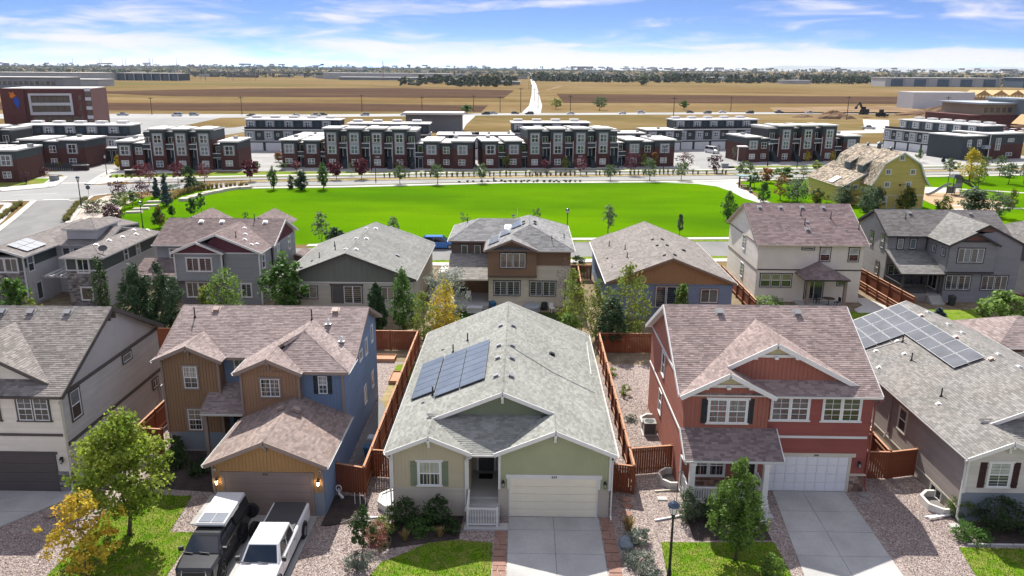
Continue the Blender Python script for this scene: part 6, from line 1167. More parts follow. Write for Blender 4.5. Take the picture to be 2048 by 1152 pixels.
# rear rows: garages below, pale boxes above
def garage_row(label,ox,oy,yaw,n,unit=5.6,third=True,depth=9,garages=True,third_depth=8.0,base=0.0):
 r=thing('garage_townhouse_row',label,'townhouses',(ox,oy,base),yaw,'grey townhouse rows with white garage doors');L=Loc(r);W=n*unit;zb=2.9 if garages else 0.0
 L.box('wall',SIDE_D,0,W,0,depth,0,6.1);L.box('roof',ROOFW,-0.4,W+0.4,-0.5,depth+0.3,6.1,6.4)
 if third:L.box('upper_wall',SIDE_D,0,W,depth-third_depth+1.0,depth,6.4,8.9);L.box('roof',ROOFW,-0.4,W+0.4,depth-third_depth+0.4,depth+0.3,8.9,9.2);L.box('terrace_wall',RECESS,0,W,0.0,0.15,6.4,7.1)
 L.box('side_wall',SIDE_M,-0.05,0,0.3,depth,0.2,6.05);L.box('side_wall',SIDE_M,W,W+0.05,0.3,depth,0.2,6.05)
 L.box('ledge',VINYL,0,W,-0.35,0,2.85,3.0)
 for i in range(n):
  x=i*unit
  if garages:L.box('garage_door',DOORW,x+0.4,x+unit-0.4,-0.06,-0.002,0.05,2.4)
  L.box('bay',SIDE_L,x+0.3,x+2.9,-0.5,-0.002,3.05,5.85);tw_window(r,x+1.6,-0.5,3.9,1.5,1.5,'quad','mid');tw_window(r,x+4.2,0,4.3,0.7,0.8,'single','mid')
  L.box('trim',VINYL,x+2.92,x+3.02,-0.08,-0.003,3.05,5.95)
  if third:
   yy=depth-third_depth+1.0;L.box('bay',SIDE_L,x+0.3,x+2.9,yy-0.45,yy-0.002,6.5,8.75);tw_window(r,x+1.6,yy-0.45,6.9,1.5,1.5,'quad','mid');L.box('door',DOORB,x+3.9,x+4.8,yy-0.05,yy-0.003,6.5,8.4);L.box('roof_hatch',ROOFW,x+0.6,x+3.2,depth-3,depth-1,9.2,9.9)
  L.box('roof_unit',VENT,x+4,x+4.8,2.2,3.0,6.4,6.9)
 return r
garage_row('grey garage row with balcony doors behind the three bay row at the corner',-83,236,0.03,5)
garage_row('low grey row between the corner row and the long row in mid park',-62,217,0.02,2,third=False)
garage_row('grey garage row showing above the long row left of mid park',-49,221,0.04,4)
garage_row('low grey row at the right end of the long row left of mid park',-24,222,0.05,2,third=False)
garage_row('grey garage row showing above the long row right of mid park',-3,230,0.1,4)
garage_row('low grey row behind the narrow gap in mid park',-14,222,0.1,2,third=False)
garage_row('grey corner block at the end of the long row right of mid park',24,232,0.15,2,third=False)
garage_row('grey garage row with five white doors facing the parked white van',48,250,0.22,5)
garage_row('low grey garage row left of the white van',38,246,0.2,2,third=False)
garage_row('pale grey row behind the brick row at the left picture edge',-132,206,0.05,5)
garage_row('low slate row next to the glazed community entrance',-112,210,0.1,3,third=False)
garage_row('far garage row behind the barn seen along its long white doors',117.5,262,-1.22,6,unit=5.2,depth=14,third_depth=9)
r=thing('corner_townhouse','slate and brick corner block with tall stair window behind the yellow tree','townhouses',(124,226.5,0),0.35);L=Loc(r)
L.box('wall',SIDE_D,0,9,0,12,0,6.5);L.box('wall',BRICK,9,22,-1,12,0,4.2);L.box('upper_wall',SIDE_D,9,22,-0.98,12,4.2,7.0);parapet(L,9,22,-1,12,7.0);parapet(L,0,9,0,12,6.5,0.3,0.3);tw_window(r,12.2,-1,2.6,1.9,3.4,'quad','mid');tw_window(r,17,-1,4.8,2.4,1.0,'pair','sky');tw_window(r,17,-1,0.8,2.4,1.0,'pair','sky');tw_window(r,2.5,0,3.6,1.5,2.0,'quad','mid');tw_window(r,6.2,0,3.6,1.5,2.0,'quad','mid');L.box('balcony',SIDE_L,7.3,9.4,-1.2,0,3.0,4.0);L.box('trim',VINYL,8.9,9.05,-1.1,-0.95,0,7)
r=thing('community_building','single storey glazed community entrance with flat white canopy roof','community hall',(-109,203,0),0.12);L=Loc(r)
L.box('wall',SIDE_D,0,12,0,8,0,3.6);L.box('roof',ROOFW,-1,13,-1.4,8.5,3.6,3.95);L.box('roof',ROOFW,-6,0,0,3,2.8,3.0)
for i in range(5):tw_window(r,1.4+i*2.2,0,0.2,1.9,2.9,'pair','mid')
for x in(-5.5,-0.7,6,12):L.box('post',VINYL,x-0.12,x+0.12,-1.2,-0.95,0,3.6 if x>-1 else 2.8)
# the yellow barn
YEL=paint('barn_yellow',(0.56,0.43,0.13));BARN_SH=M('cedar_shakes',(0.235,0.19,0.145),rough=0.95,var=0.2,scale=0.4,fine=0.3,fscale=5,tone=0.6,hue=(0.28,0.235,0.18))
ang=0.05
h=thing('barn','yellow gambrel barn with weathered shake roof and lean-to','barn',(63.0,142.2,0),ang)
R=Roof(h,BARN_SH,WHITE,tw=0.45,ex=0.35);D=17.8;o2=(0,-1,0)
prof=[(-0.55,4.25),(0.35,5.6),(1.5,8.15),(4.8,10.15),(8.1,8.15),(9.25,5.6),(10.35,4.2)]
for(xa,za),(xb,zb)in zip(prof,prof[1:]):R.plane([(xa,-0.4,za),(xb,-0.4,zb),(xb,D,zb),(xa,D,za)],th=0.12);R.rake((xa,-0.4,za),(xb,-0.4,zb),o2,0.24);R.rake((xa,D,za),(xb,D,zb),(0,1,0),0.24)
R.plane([(-4.1,3.6,3.3),(1.3,3.6,6.5),(1.3,20.2,6.5),(-4.1,20.2,3.3)]);R.rake((-4.1,3.6,3.3),(1.3,3.6,6.5),o2,0.24)
for y in(4.6,10.0):R.plane([(-0.1,y,7.3),(2.7,y,9.0),(2.7,y+2.6,9.0),(-0.1,y+2.6,7.3)]);R.rake((-0.1,y,7.3),(2.7,y,9.0),o2,0.2)
R.done()
wall(h,[(0,0,0),(9.6,0,0),(9.6,0,4.9),(9.05,0,5.5),(7.95,0,8.0),(4.8,0,10.0),(1.65,0,8.0),(0.5,0,5.5),(0,0,4.8)],YEL,'lap',out=o2,step=0.25)
wall(h,[(9.6,0.14,0),(9.6,D-0.4,0),(9.6,D-0.4,4.8),(9.6,0.14,4.8)],YEL,None,out=(1,0,0));wall(h,[(0,0.14,0),(0,4,0),(0,4,4.7),(0,0.14,4.7)],YEL,None,out=(-1,0,0));wall(h,[(0,D-0.4,0),(9.6,D-0.4,0),(9.6,D-0.4,4.9),(7.95,D-0.4,8),(4.8,D-0.4,10),(1.65,D-0.4,8),(0,D-0.4,4.9)],YEL,None,out=(0,1,0))
wall(h,[(-3.7,4,0),(0,4,0),(0,4,5.6),(-3.7,4,3.4)],YEL,'lap',out=o2,step=0.25);wall(h,[(-3.7,4.14,0),(-3.7,19.8,0),(-3.7,19.8,3.4),(-3.7,4.14,3.4)],YEL,'lap',out=(-1,0,0),step=0.25);wall(h,[(-3.7,19.8,0),(1,19.8,0),(1,19.8,6.2),(-3.7,19.8,3.4)],YEL,None,out=(0,1,0))
for x,z,s in((4.7,8.75,0.75),(2.5,6.25,0.75),(7.0,6.25,0.75),(2.55,3.95,0.8),(6.45,3.95,0.8),(2.25,1.3,0.8)):window(h,(x,0,z),0,s,s,1,'slide',WHITE,0.16,WHITE,'sky','dark')
for x in(-2.6,-1.2):window(h,(x,4,3.0),0,0.7,0.7,1,'fixed',WHITE,0.13,WHITE,'sky')
for x in(3.7,8.7):
 b=MB();b.mat(WHITE);b.box(x-0.85,x-0.72,-0.06,-0.026,0,2.5);b.box(x+0.72,x+0.85,-0.06,-0.026,0,2.5);b.box(x-0.72,x+0.72,-0.06,-0.026,2.37,2.5);b.box(x-0.72,x+0.72,-0.06,-0.026,0,0.12);b.build('barn_door',h)
b=MB();b.mat(BLACK);b.tube([(4.9,-0.12,4.3),(4.9,-0.03,4.3)],0.18,10);b.bar((4.9,-0.08,4.3),(6.0,-0.08,4.35),0.05,0.05);b.build('hoist',h)
for y,s in((4.5,0.6),(9,1.0),(13.5,0.6)):
 b=MB();b.mat(M('zinc',(0.10,0.125,0.14),rough=0.5,var=0.1));b.tube([(4.8,y,9.9),(4.8,y,9.9+0.9*s)],[0.42*s,0.36*s],10);b.tube([(4.8,y,9.9+0.9*s),(4.8,y,9.9+1.05*s),(4.8,y,9.9+1.4*s)],[0.62*s,0.55*s,0.05],10);b.build('roof_ventilator',h)
for y in(4.66,10.06):
 b=MB();b.mat(M('zinc',(0,0,0)));b.box(0.1,0.9,y+0.1,y+2.4,6.0,7.25);b.build('dormer_front',h)
b=MB();b.mat(M('metal_sheet',(0.55,0.55,0.54),rough=0.4,var=0.1));b.hexa([(-3.9,8.0,3.55),(-2.2,8.0,4.55),(-2.2,10.2,4.55),(-3.9,10.2,3.55),(-3.9,8.0,3.68),(-2.2,8.0,4.68),(-2.2,10.2,4.68),(-3.9,10.2,3.68)]);b.build('roof_patch',h)
# brick office with the flame sign, medical building, sheds and works on the field
r=thing('office_building','tall red brick office block with framed window wall and coloured emblem','office building',(-205,313,0),0.28);L=Loc(r)
OFB=M('office_brick',(0.115,0.043,0.042),rough=0.9,var=0.1,scale=0.4,fine=0.15,fscale=4);L.box('wall',OFB,0,8,0,30,0,15.5);L.box('wall',OFB,8.02,32,1.0,30,0,15.3);L.box('roof',ROOFW,0.4,31.6,1.4,29.6,15.3,15.6)
FR=paint('office_frame',(0.55,0.56,0.57));GL=M('office_glass',(0.075,0.07,0.068),rough=0.1,var=0.3,scale=0.3,spec=0.8)
for d in((9.5,10.3,0.4,1,5.2,13.6),(24.2,25.0,0.4,1,5.2,13.6),(10.3,24.2,0.4,1,12.8,13.6),(10.3,24.2,0.4,1,5.2,6.4),(10.3,24.2,0.6,1,8.9,10.0)):L.box('window_frame',FR,*d)
for z in(6.5,10.1):
 for i in range(6):L.box('window',GL,10.4+i*2.3,12.5+i*2.3,0.85,0.99,z,z+2.3)
for i in range(7):L.box('window',GL,10+i*2.4,12.1+i*2.4,0.9,0.99,2.2,4.6)
for i in range(4):L.box('window',GL,30.0,31.7,0.9,0.99,1.5+i*3.6,3.4+i*3.6);L.box('window_panel',FR,29.8,31.95,0.85,0.985,3.6+i*3.6,4.9+i*3.6)
for z in(4,8,12):L.box('window',GL,27.3,28.3,0.9,0.99,z-1,z+1)
b=MB();b.mat(M('emblem_orange',(0.65,0.20,0.03),var=0));f=lambda pts:b.prism([(x,-0.12,z)for x,z in pts],(0,0.1,0))
f([(3.2,12.2),(3.4,13.4),(2.8,14.2),(4.0,13.7),(4.6,14.3),(4.9,13.2),(5.6,12.8),(4.6,12.3),(4.1,11.7)]);b.mat(M('emblem_blue',(0.02,0.09,0.45),var=0));f([(4.7,11.9),(5.4,12.4),(5.9,12.0),(5.6,11.2),(6.9,11.6),(6.0,10.6),(6.6,9.8),(5.9,9.2),(5.6,7.6),(5.0,8.6),(4.6,9.8),(3.9,10.4),(4.9,10.6),(4.5,11.2)]);b.build('emblem',r)
r=thing('office_annexe','low grey flat roofed wing behind the brick office block','office building',(-640,905,0),0.05);L=Loc(r);L.box('wall',paint('annexe_grey',(0.25,0.27,0.29)),0,118,0,40,0,12);L.box('roof',ROOFW,-1,119,-1,41,12,12.6)
for i in range(18):L.box('window',GL,3+i*6,7+i*6,-0.1,-0.01,4,8)
r=thing('medical_building','brick and tan clinic with raised blue grey entrance at the far right','clinic',(196,356,0),0.16);L=Loc(r)
TANP=paint('clinic_tan',(0.33,0.27,0.19));L.box('wall',OFB,0,24,0,30,0,6);L.box('upper_wall',TANP,8,60,3,30,6,10.5);L.box('wall',paint('clinic_grey',(0.24,0.28,0.32)),24,33,-3,20,0,12.5);L.box('wall',OFB,33.02,70,0,30,0,6);L.box('roof',paint('clinic_roof',(0.36,0.40,0.44)),6,62,2,31,10.5,11.2);L.box('roof',paint('clinic_roof',(0,0,0)),23,34,-4,21,12.5,13.2);L.box('wall',paint('clinic_grey',(0,0,0)),52,58,-1.5,10,0,11.5)
for i in range(5):L.box('window',GL,9+i*2.9,11+i*2.9,2.9,2.99,7,9.2);L.box('window',GL,35+i*3,37.2+i*3,2.9,2.99,7,9.2)
L.box('window',GL,25,32,-3.1,-3.01,7,11);L.box('window',GL,26,31,-3.1,-3.01,0.3,4);L.box('window',GL,3,9,-0.1,-0.01,1,4)
WOOD=M('framing_timber',(0.46,0.30,0.14),var=0.15,scale=0.5)
def framed(label,ox,oy,n,w,hgt,wrap=0):
 r=thing('timber_frame',label,'building site',(ox,oy,0),0.15,'unfinished timber buildings at the far right');L=Loc(r)
 if wrap:L.box('wall',paint('house_wrap',(0.62,0.63,0.64)),0,wrap,0,18,0,hgt)
 for i in range(n):
  x=wrap+i*w;st=MB();st.mat(WOOD)
  for k in range(5):st.box(x+k*w/5,x+k*w/5+0.4,0,0.5,0,hgt-2)
  for z in(0.2,hgt/3,hgt*0.62):st.box(x,x+w,0,14,z,z+0.4)
  st.build('stud_wall',r,kind='stuff')
  g=MB();g.mat(WOOD);g.prism([(x,-0.3,hgt-2),(x+w,-0.3,hgt-2),(x+w/2,-0.3,hgt+1.4)],(0,14,0));g.build('gable',r)
 return r
framed('half wrapped timber framed building in a row far behind the clinic',268,560,7,13,11,46);framed('bare timber framed wall at the right edge beyond the garage rows',182,285,5,7,8)
BLU=paint('warehouse_blue',(0.075,0.115,0.17));BLD=paint('warehouse_dark_blue',(0.035,0.05,0.075));WHW=paint('warehouse_white',(0.42,0.43,0.44))
def warehouse(label,x,y,w,d,hgt,m,base=0.0,n=0,dock=BLD,group='big sheds on the skyline'):
 r=thing('warehouse',label,'warehouse',(x,y,base),0,group);L=Loc(r);L.box('wall',m,0,w,0,d,0,hgt);L.box('roof',ROOFW,-1,w+1,-1,d+1,hgt,hgt+0.8)
 for i in range(n):L.box('bay',dock,(i+0.25)*w/n,(i+0.75)*w/n,-1.2,-0.02,0.5,hgt*0.86);L.box('pier',WHW,(i+0.86)*w/n,(i+0.94)*w/n,-1.6,-0.02,0,hgt*1.05)
 return r
X=lambda px,Y:Y*(px-1045)/1570
warehouse('pale blue and white warehouse first of the line at right',645,1460,205,60,15,WHW,n=5,dock=BLU);warehouse('dark blue warehouse second of the line at right',865,1420,150,60,16.5,BLU,n=4);warehouse('white warehouse in the middle of the line at right',1030,1400,120,60,14,WHW,n=0);warehouse('blue grey warehouse with white piers fourth of the line at right',1010,1240,175,60,16,BLU,n=5);warehouse('blue warehouse at the very right end of the line',1215,1270,160,60,15,BLU,n=4)
warehouse('long low white warehouse by the radio mast in mid horizon',X(655,1900),1900,300,70,13,WHW,1,n=0);warehouse('long grey shed with white roof in front of the mast',X(690,1800),1780,190,40,6,paint('shed_grey',(0.2,0.22,0.24)),0);warehouse('dark glazed range building under the tall net poles',-800,1520,150,50,13,BLD,n=9,dock=BLU)
warehouse('pale shed cluster at the left picture edge behind the office',-1010,1500,240,70,13,paint('shed_pale',(0.42,0.44,0.46)),n=0);warehouse('white shed at the left edge beyond the grey wing',-640,1040,90,40,8,WHW,n=0)
warehouse('white farm shed by the treeline right of the long road',X(1395,2000),2000,55,30,8,WHW,1.0);warehouse('white bungalow by the treeline on the right',X(1540,1700),1700,60,25,6.5,WHW,0);warehouse('pale shed among trees left of the long road',X(930,1500),1500,50,30,6,paint('shed_pale',(0,0,0)),0);warehouse('small dark shed among trees left of the long road',X(990,1350),1350,40,20,5,paint('shed_grey',(0,0,0)),0);warehouse('grey concrete box beside the link road left of mid park',-47,318,22,9,6.5,paint('box_grey',(0.17,0.17,0.18)),0)
r=thing('overpass','long dark road overpass low on the horizon at left','bridge',(X(395,2100),2100,0),0);L=Loc(r);L.box('deck',paint('overpass_grey',(0.10,0.11,0.12)),0,350,0,14,10.5,13.5)
for i in range(9):L.box('pier',paint('overpass_grey',(0,0,0)),10+i*41,13+i*41,2,12,0,10.5)
for i in range(17):
 b=MB();b.mat(paint('pole_grey',(0.22,0.23,0.24)));hh=42 if i<9 else 32;b.tube([(0,0,0),(0,0,hh)],[0.5,0.3],6)
 o_=b.build('net_pole',loc=(-870+i*21+(i%3)*3,1560+(i*53)%90,0));tag(o_,'tall slim net pole at the driving range on the horizon','pole','net poles of the driving range')
b=MB();b.mat(paint('mast_red',(0.35,0.12,0.10)));hgt=40
for dx,dy in((-1.2,-1),(1.2,-1),(0,1.2)):b.tube([(dx,dy,0),(dx*0.3,dy*0.3,hgt)],0.25,5)
for i in range(10):b.box(-1,1,-1,1,i*4,i*4+0.3)
tag(b.build('radio_mast',loc=(X(772,1700),1700,0)),'lattice radio mast standing alone on the horizon','mast')
def ridge(name,y,x0,x1,n,zf,depth,m,kind='structure'):
 b=MB();b.mat(m);xs=[x0+(x1-x0)*i/n for i in range(n+1)]
 for a,c in zip(xs,xs[1:]):
  b.poly([(a,y,0),(c,y,0),(c,y+depth*0.45,zf(c)),(a,y+depth*0.45,zf(a))]);b.poly([(a,y+depth*0.45,zf(a)),(c,y+depth*0.45,zf(c)),(c,y+depth,zf(c)*0.7),(a,y+depth,zf(a)*0.7)])
 return tag(b.build(name),kind=kind)
G_HILL=ground_mat('wooded_suburb_hill',[(0.035,0.046,0.038),(0.065,0.075,0.068),(0.022,0.03,0.023)],[0.004,0.012],stretch=(1,0.3,1),fine=0.5,fscale=0.02)
rh=random.Random(3);ph=[rh.uniform(0,6.3)for _ in range(8)]
def hz_(x):return sum(math.sin(x/s+p)*a for s,p,a in((2100,ph[0],3.5),(870,ph[1],2.2),(330,ph[2],1.2),(110,ph[3],0.7),(47,ph[4],0.5)))
ridge('hill',3900,-5200,2600,260,lambda x:27+(8 if x<-600 else 8-(x+600)*0.007)*0.6+hz_(x)*0.5,3200,G_HILL)
G_MTN=ground_mat('mountain_rock',[(0.22,0.24,0.25),(0.28,0.29,0.30)],[0.0004],fine=0.1,fscale=0.002)
def mz(x):return 150+14*math.sin(x/900+1)+8*math.sin(x/330)+5*math.sin(x/140+2)
ridge('mountain',17500,4300,15000,160,lambda x:max(10,(mz(x))*min(1,max(0,(x-4500)/1500))),4000,G_MTN)
b=MB();b.mat(paint('suburb_roof',(0.26,0.26,0.27),tone=0.75));rr_=random.Random(11)
for _ in range(620):
 y=rr_.uniform(1900,5200);x=rr_.uniform(-3600,2900)*y/5200*1.1;w=rr_.uniform(8,40)*(1 if rr_.random()<.9 else 2.5)
 z=rise(0,y)+(max(0,(y-3900)/1440)*30 if y>3900 else 0)
 if-14<x-(y*0.004+12)<14:continue
 b.box(x,x+w,y,y+rr_.uniform(8,20),z-2,z+rr_.uniform(4,9),rr_.random())
tag(b.build('distant_rooftops',tones=True),kind='stuff')
TREES=[('plum',-75.6,145.1,3.4,3.4,'bushy purple plum tree at the road end of the pebble bed'),('plum',-69.8,141.9,3.7,3.7,'purple plum tree beside the blue spruces'),('plum',-65.7,122.9,2.9,2.6,'dark purple plum tree by the roof of the grey modern house'),('plumsparse',-70.3,125.7,2.7,2.4,'thin purple plum on the pale pebble bed'),('yg',-69.1,134.0,2.3,2.6,'yellow green young tree over the flat stones in the park'),('green',-69.1,136.7,2.9,2.2,'slim green young tree above the flat stones in the park'),('spruce',-69.7,147.5,3.6,1.9,'smaller blue spruce of the two on the park corner'),('spruce',-63.8,138.4,5.7,2.4,'taller blue spruce of the two on the park corner'),('goldcol',-55.8,118.0,3.4,2.1,'golden edged columnar tree behind the mauve roof'),('green',-57.9,127.1,2.0,1.3,'little green tree between the golden tree and the park path'),('red',-83.4,169.8,3.6,2.5,'red leaved street tree left of the pair near the corner monument'),('red',-78.5,163.4,4.7,3.1,'red leaved street tree right of the pair near the corner monument'),('yg',-109.8,176.0,3.3,1.8,'yellow green sapling on the corner lawn across the junction'),('plum',-107.6,175.4,2.1,2.3,'small plum tree on the corner lawn across the junction'),('plum',-104.6,163.7,2.6,2.0,'small plum tree next to the corner townhouse'),('yg',-116.2,188.4,1.3,1.5,'small yellow green tree by the pool fence'),('gold',-123.8,191.9,1.1,1.7,'golden shrub at the left end of the pool fence'),('gold',-113.3,191.6,1.4,1.9,'golden shrub at the right end of the pool fence'),('red',-116.3,180.2,1.7,1.6,'crimson shrub beside the corner townhouse'),('red',-126.9,198.6,2.3,1.8,'red tree before the brick row at the left edge'),('green',-113.3,195.8,2.7,1.3,'slim street tree at the community driveway'),('yg',-108.6,192.5,2.9,2.4,'loose yellow green tree by the community entrance'),('gold',-98.5,190.6,3.1,2.1,'golden tree at the left end of the three bay row'),('orange',-94.6,190.8,2.9,1.5,'small orange tree before the three bay row'),('pine',-66.8,155.5,5.1,3.1,'dark pine behind the ornamental grasses'),('red',-73.6,166.3,4.5,3.1,'first red street tree before the three bay row'),('red',-68.6,167.9,4.2,3.1,'second red street tree before the three bay row'),('red',-59.6,170.6,4.5,3.1,'red street tree at the driveway gap left of the long row'),('green',-63.6,187.0,2.5,1.7,'small green tree behind the red tree at the driveway gap'),('oval',-50.9,158.8,4.5,2.0,'oval young tree on the park edge left of the dark pines'),('pine',-47.7,160.2,2.8,1.5,'little dark pine on the park edge'),('pine',-45.1,158.6,3.9,2.8,'broad dark pine on the park edge'),('oval',-41.0,160.0,5.1,2.3,'oval young tree on the park edge right of the dark pines'),('red',-41.7,174.6,3.8,3.0,'first red street tree before the long row left of mid park'),('red',-54.0,186.9,2.6,2.9,'red tree at the left corner of the long row'),('green',-58.5,189.9,1.8,2.5,'green shrub at the left corner of the long row'),('orange',-64.8,208.1,2.5,2.3,'rust coloured tree by the parked cars behind the driveway gap'),('green',-54.1,126.5,3.4,1.9,'young park tree behind the maroon gabled house, left one'),('green',-54.3,130.5,3.5,1.8,'young park tree behind the maroon gabled house, right one'),('sparse',-43.9,122.1,2.0,1.3,'thin leafless looking tree behind the maroon gabled house ridge'),('linden',-27.5,104.9,5.4,2.4,'open crowned street tree between the maroon gabled and green ranch houses'),('pine',-26.2,107.5,2.4,2.3,'low bushy pine by the green ranch house roof'),('round',-26.4,167.9,3.9,3.1,'first round tree on the park edge from the left'),('round',-18.4,168.0,4.6,3.2,'second round tree on the park edge from the left'),('round',-9.0,171.1,4.1,3.1,'third round tree on the park edge from the left'),('red',-36.2,175.6,4.4,3.2,'second red street tree before the long row left of mid park'),('sparse',-39.5,180.7,3.4,1.8,'thin tree before the long row left of mid park'),('red',-29.9,191.9,2.6,4.2,'broad red tree under the balconies of the long row'),('yg',-31.8,196.2,2.1,1.7,'slim pale tree beside the broad red tree under the balconies'),('red',-20.0,198.8,2.6,4.6,'broad red tree at the right end of the long row left of mid park'),('red',-8.0,198.8,2.5,3.5,'red tree at the left corner of the long row right of mid park'),('yg',-4.3,198.1,3.2,2.8,'bright yellow green tree before the right long row'),('linden',-19.0,113.2,3.2,1.9,'street tree behind the green ranch house ridge'),('sparse',-9.1,118.6,2.8,2.0,'thin street tree behind the left end of the middle house roof'),('yg',-0.1,201.2,2.5,2.1,'small yellow green tree left of three before the right long row'),('yg',6.6,207.4,3.0,1.9,'tall yellow green tree before the right long row'),('yg',10.4,193.9,3.5,2.1,'small yellow tree in the middle before the right long row'),('sparse',18.2,202.5,3.3,1.7,'slim sparse tree before the right long row'),('red',5.2,190.9,3.0,2.4,'low red tree before the second bay of the right long row'),('red',13.5,185.8,4.3,3.0,'scarlet street tree in the middle of the median planting'),('plum',25.5,186.6,5.3,3.8,'big plum tree at the right end of the right long row'),('olive',19.6,177.1,3.4,3.4,'spreading green tree on the boulevard verge, first of three at right'),('olive',28.4,177.0,4.7,3.9,'spreading green tree on the boulevard verge, middle of three at right'),('olive',35.7,178.2,4.1,3.3,'spreading green tree on the boulevard verge, third of three at right'),('yg',30.8,201.6,3.7,2.1,'yellow green tree by the right end of the right long row'),('orange',33.4,201.7,3.9,1.7,'orange tree by the right end of the right long row'),('sparse',2.0,116.8,4.0,1.6,'thin street tree behind the middle house roof'),('linden',12.8,115.7,4.8,2.4,'open street tree between the middle house and the blue ranch house'),('sparse',14.2,114.8,1.1,0.6,'tiny sapling behind the blue ranch house'),('linden',23.5,115.8,3.3,1.0,'slender street tree left of the cream house'),('plum',40.7,199.6,4.0,4.2,'plum tree at the corner of the alley with the stop sign'),('plum',46.6,193.0,4.3,3.3,'plum tree on the median at the alley mouth'),('sparse',58.1,237.0,2.9,1.3,'sapling on the small island before the white garage doors'),('sparse',57.9,218.5,4.4,1.4,'sapling by the flat canopy post before the white garage doors'),('gold',77.2,216.4,3.0,1.8,'first yellow sapling before the row behind the barn'),('gold',83.6,215.6,3.1,2.0,'second yellow sapling before the row behind the barn'),('olive',51.3,182.9,3.9,4.2,'bushy green tree behind the small shelter roof'),('green',48.8,166.2,3.4,3.1,'dense green tree right of the small shelter'),('orange',54.1,175.8,3.3,2.9,'orange tinted tree behind the dense green tree by the shelter'),('green',59.4,179.7,3.0,5.5,'wide green tree in front of the boulevard left of the barn'),('olive',65.4,184.6,2.7,3.0,'small olive tree by the boulevard left of the barn'),('yg',72.3,195.6,2.8,3.2,'pale green tree on the far verge left of the barn'),('orange',49.4,150.7,4.7,3.5,'rust red maple in front of the barn grove'),('olivebig',52.0,148.8,4.4,5.1,'broad grey green tree beside the rust red maple'),('pear',45.5,148.4,3.7,2.7,'light green pear tree behind the cream house ridge'),('goldcol',55.1,147.0,2.9,2.8,'dark golden edged conical tree before the barn lean-to'),('yg',57.5,148.6,1.8,1.5,'low pale green tree before the barn lean-to'),('olivebig',59.2,145.2,3.7,4.3,'round grey green tree under the barn lean-to'),('pear',33.9,128.7,4.9,2.5,'upright green tree at the gable of the cream house'),('green',35.8,131.2,2.4,1.3,'small green tree behind the upright tree at the cream gable'),('olivebig',60.8,138.4,4.6,3.8,'pale green round tree before the barn, left'),('olivebig',63.7,141.3,3.8,2.5,'grey green round tree before the barn, right behind the pale one'),('goldcol',68.6,140.2,4.2,3.3,'dark conical tree before the yellow barn doors'),('goldcol',74.6,139.1,3.2,3.1,'golden dark conical tree before the play sand'),('olivebig',78.8,137.6,4.3,4.9,'largest grey green tree by the playground'),('olivebig',81.3,134.4,4.2,4.0,'second grey green tree right of the playground'),('goldcol',90.3,145.5,3.5,2.3,'dark conical tree behind the grey green trees at right'),('goldbig',101.5,180.3,7.7,5.3,'tall bright yellow tree beside the playground'),('yg',96.9,168.5,5.8,3.0,'yellow green tree in front of the tall yellow tree'),('round',102.2,190.2,4.1,3.6,'round street tree left of the tall yellow tree'),('olive',119.1,205.1,3.2,3.4,'green tree behind the tall yellow tree'),('olive',114.5,191.0,4.7,4.0,'green tree across the boulevard from the right lawn'),('round',108.5,177.2,4.5,3.7,'dense green tree on the right park lawn'),('round',112.0,177.4,4.9,2.3,'green tree at the right edge of the park lawn'),('green',109.3,220.2,3.4,2.0,'slim green tree behind the barn ridge by the white garages'),('spruce',116.3,220.8,1.8,1.4,'small spruce at the corner of the white garages'),('green',-47.7,70.0,4.9,2.8,'broad dark green tree at the left edge before the modern house'),('yg',-44.7,68.0,3.9,1.7,'low light green shrub tree at the left edge before the modern house'),('poplar',-40.5,72.0,6.3,1.9,'columnar poplar before the stone wall of the modern house'),('pinebig',-34.4,66.5,6.8,3.2,'big dark pine, left of the pair behind number 614'),('pinebig',-32.7,67.5,6.8,4.1,'big dark pine, right of the pair behind number 614'),('lime',-28.4,72.0,5.2,3.6,'light green mounded tree under the maroon gabled house'),('yg',-30.9,73.0,3.5,1.7,'small reddish green tree by the lower windows of the maroon gabled house'),('oval',-23.0,73.0,6.5,4.1,'dense upright tree between the maroon gabled and green ranch houses'),('pinebig',-13.3,68.5,5.0,1.8,'small pine before the patio door of the green ranch house'),('pear',-11.1,70.0,6.0,2.7,'upright green tree at the right corner of the green ranch house'),('silver',-7.3,72.5,5.7,4.2,'silver grey leaved tree at the porch of the middle house'),('aspen',-8.9,67.5,4.5,3.0,'pale green aspens in front of the silver tree'),('goldmid',-6.8,66.5,6.2,2.8,'yellow turning aspen in front of the silver tree'),('sparsegrey',4.4,77.0,5.2,2.2,'grey leafless tree at the right corner of the middle house'),('aspen',4.7,69.0,6.3,2.9,'yellow green aspen right of the middle house'),('lime',4.1,66.5,2.9,1.9,'bright lime shrub under the yellow green aspen'),('aspen',6.8,68.0,5.5,2.3,'grey green aspen beside the pine behind the long fence'),('aspen',9.7,68.0,7.1,4.0,'tall pale green aspen before the blue ranch house'),('pinebig',8.0,65.8,4.7,2.9,'dark pine under the tall pale aspen'),('lime',15.2,72.0,4.2,1.7,'thin bright green sapling by the blue ranch patio doors'),('lime',25.3,77.5,1.6,3.8,'loose green shrub at the corner of the cream house patio'),('lime',44.9,70.5,4.1,4.5,'light green layered tree by the garden pavilion'),('red',49.6,75.0,3.0,1.7,'dark red tree at the right picture edge by the charcoal house'),('spruce',42.5,77.0,0.8,1.3,'small pale conifer below the charcoal house steps'),('near_maple',-20.6,36.1,7.1,4.9,'bright green maple on the lawn beside number 624 driveway'),('near_gold',-20.7,32.3,4.6,3.8,'yellow and gold young maple on the front lawn edge'),('near_pear',10.9,34.7,5.75,2.75,'glossy green pear tree on the lawn before the porch of number 644'),('near_sapling',-7.8,34.1,3.1,1.2,'small dark leaved sapling at the edge of the pink shrub bed'),]
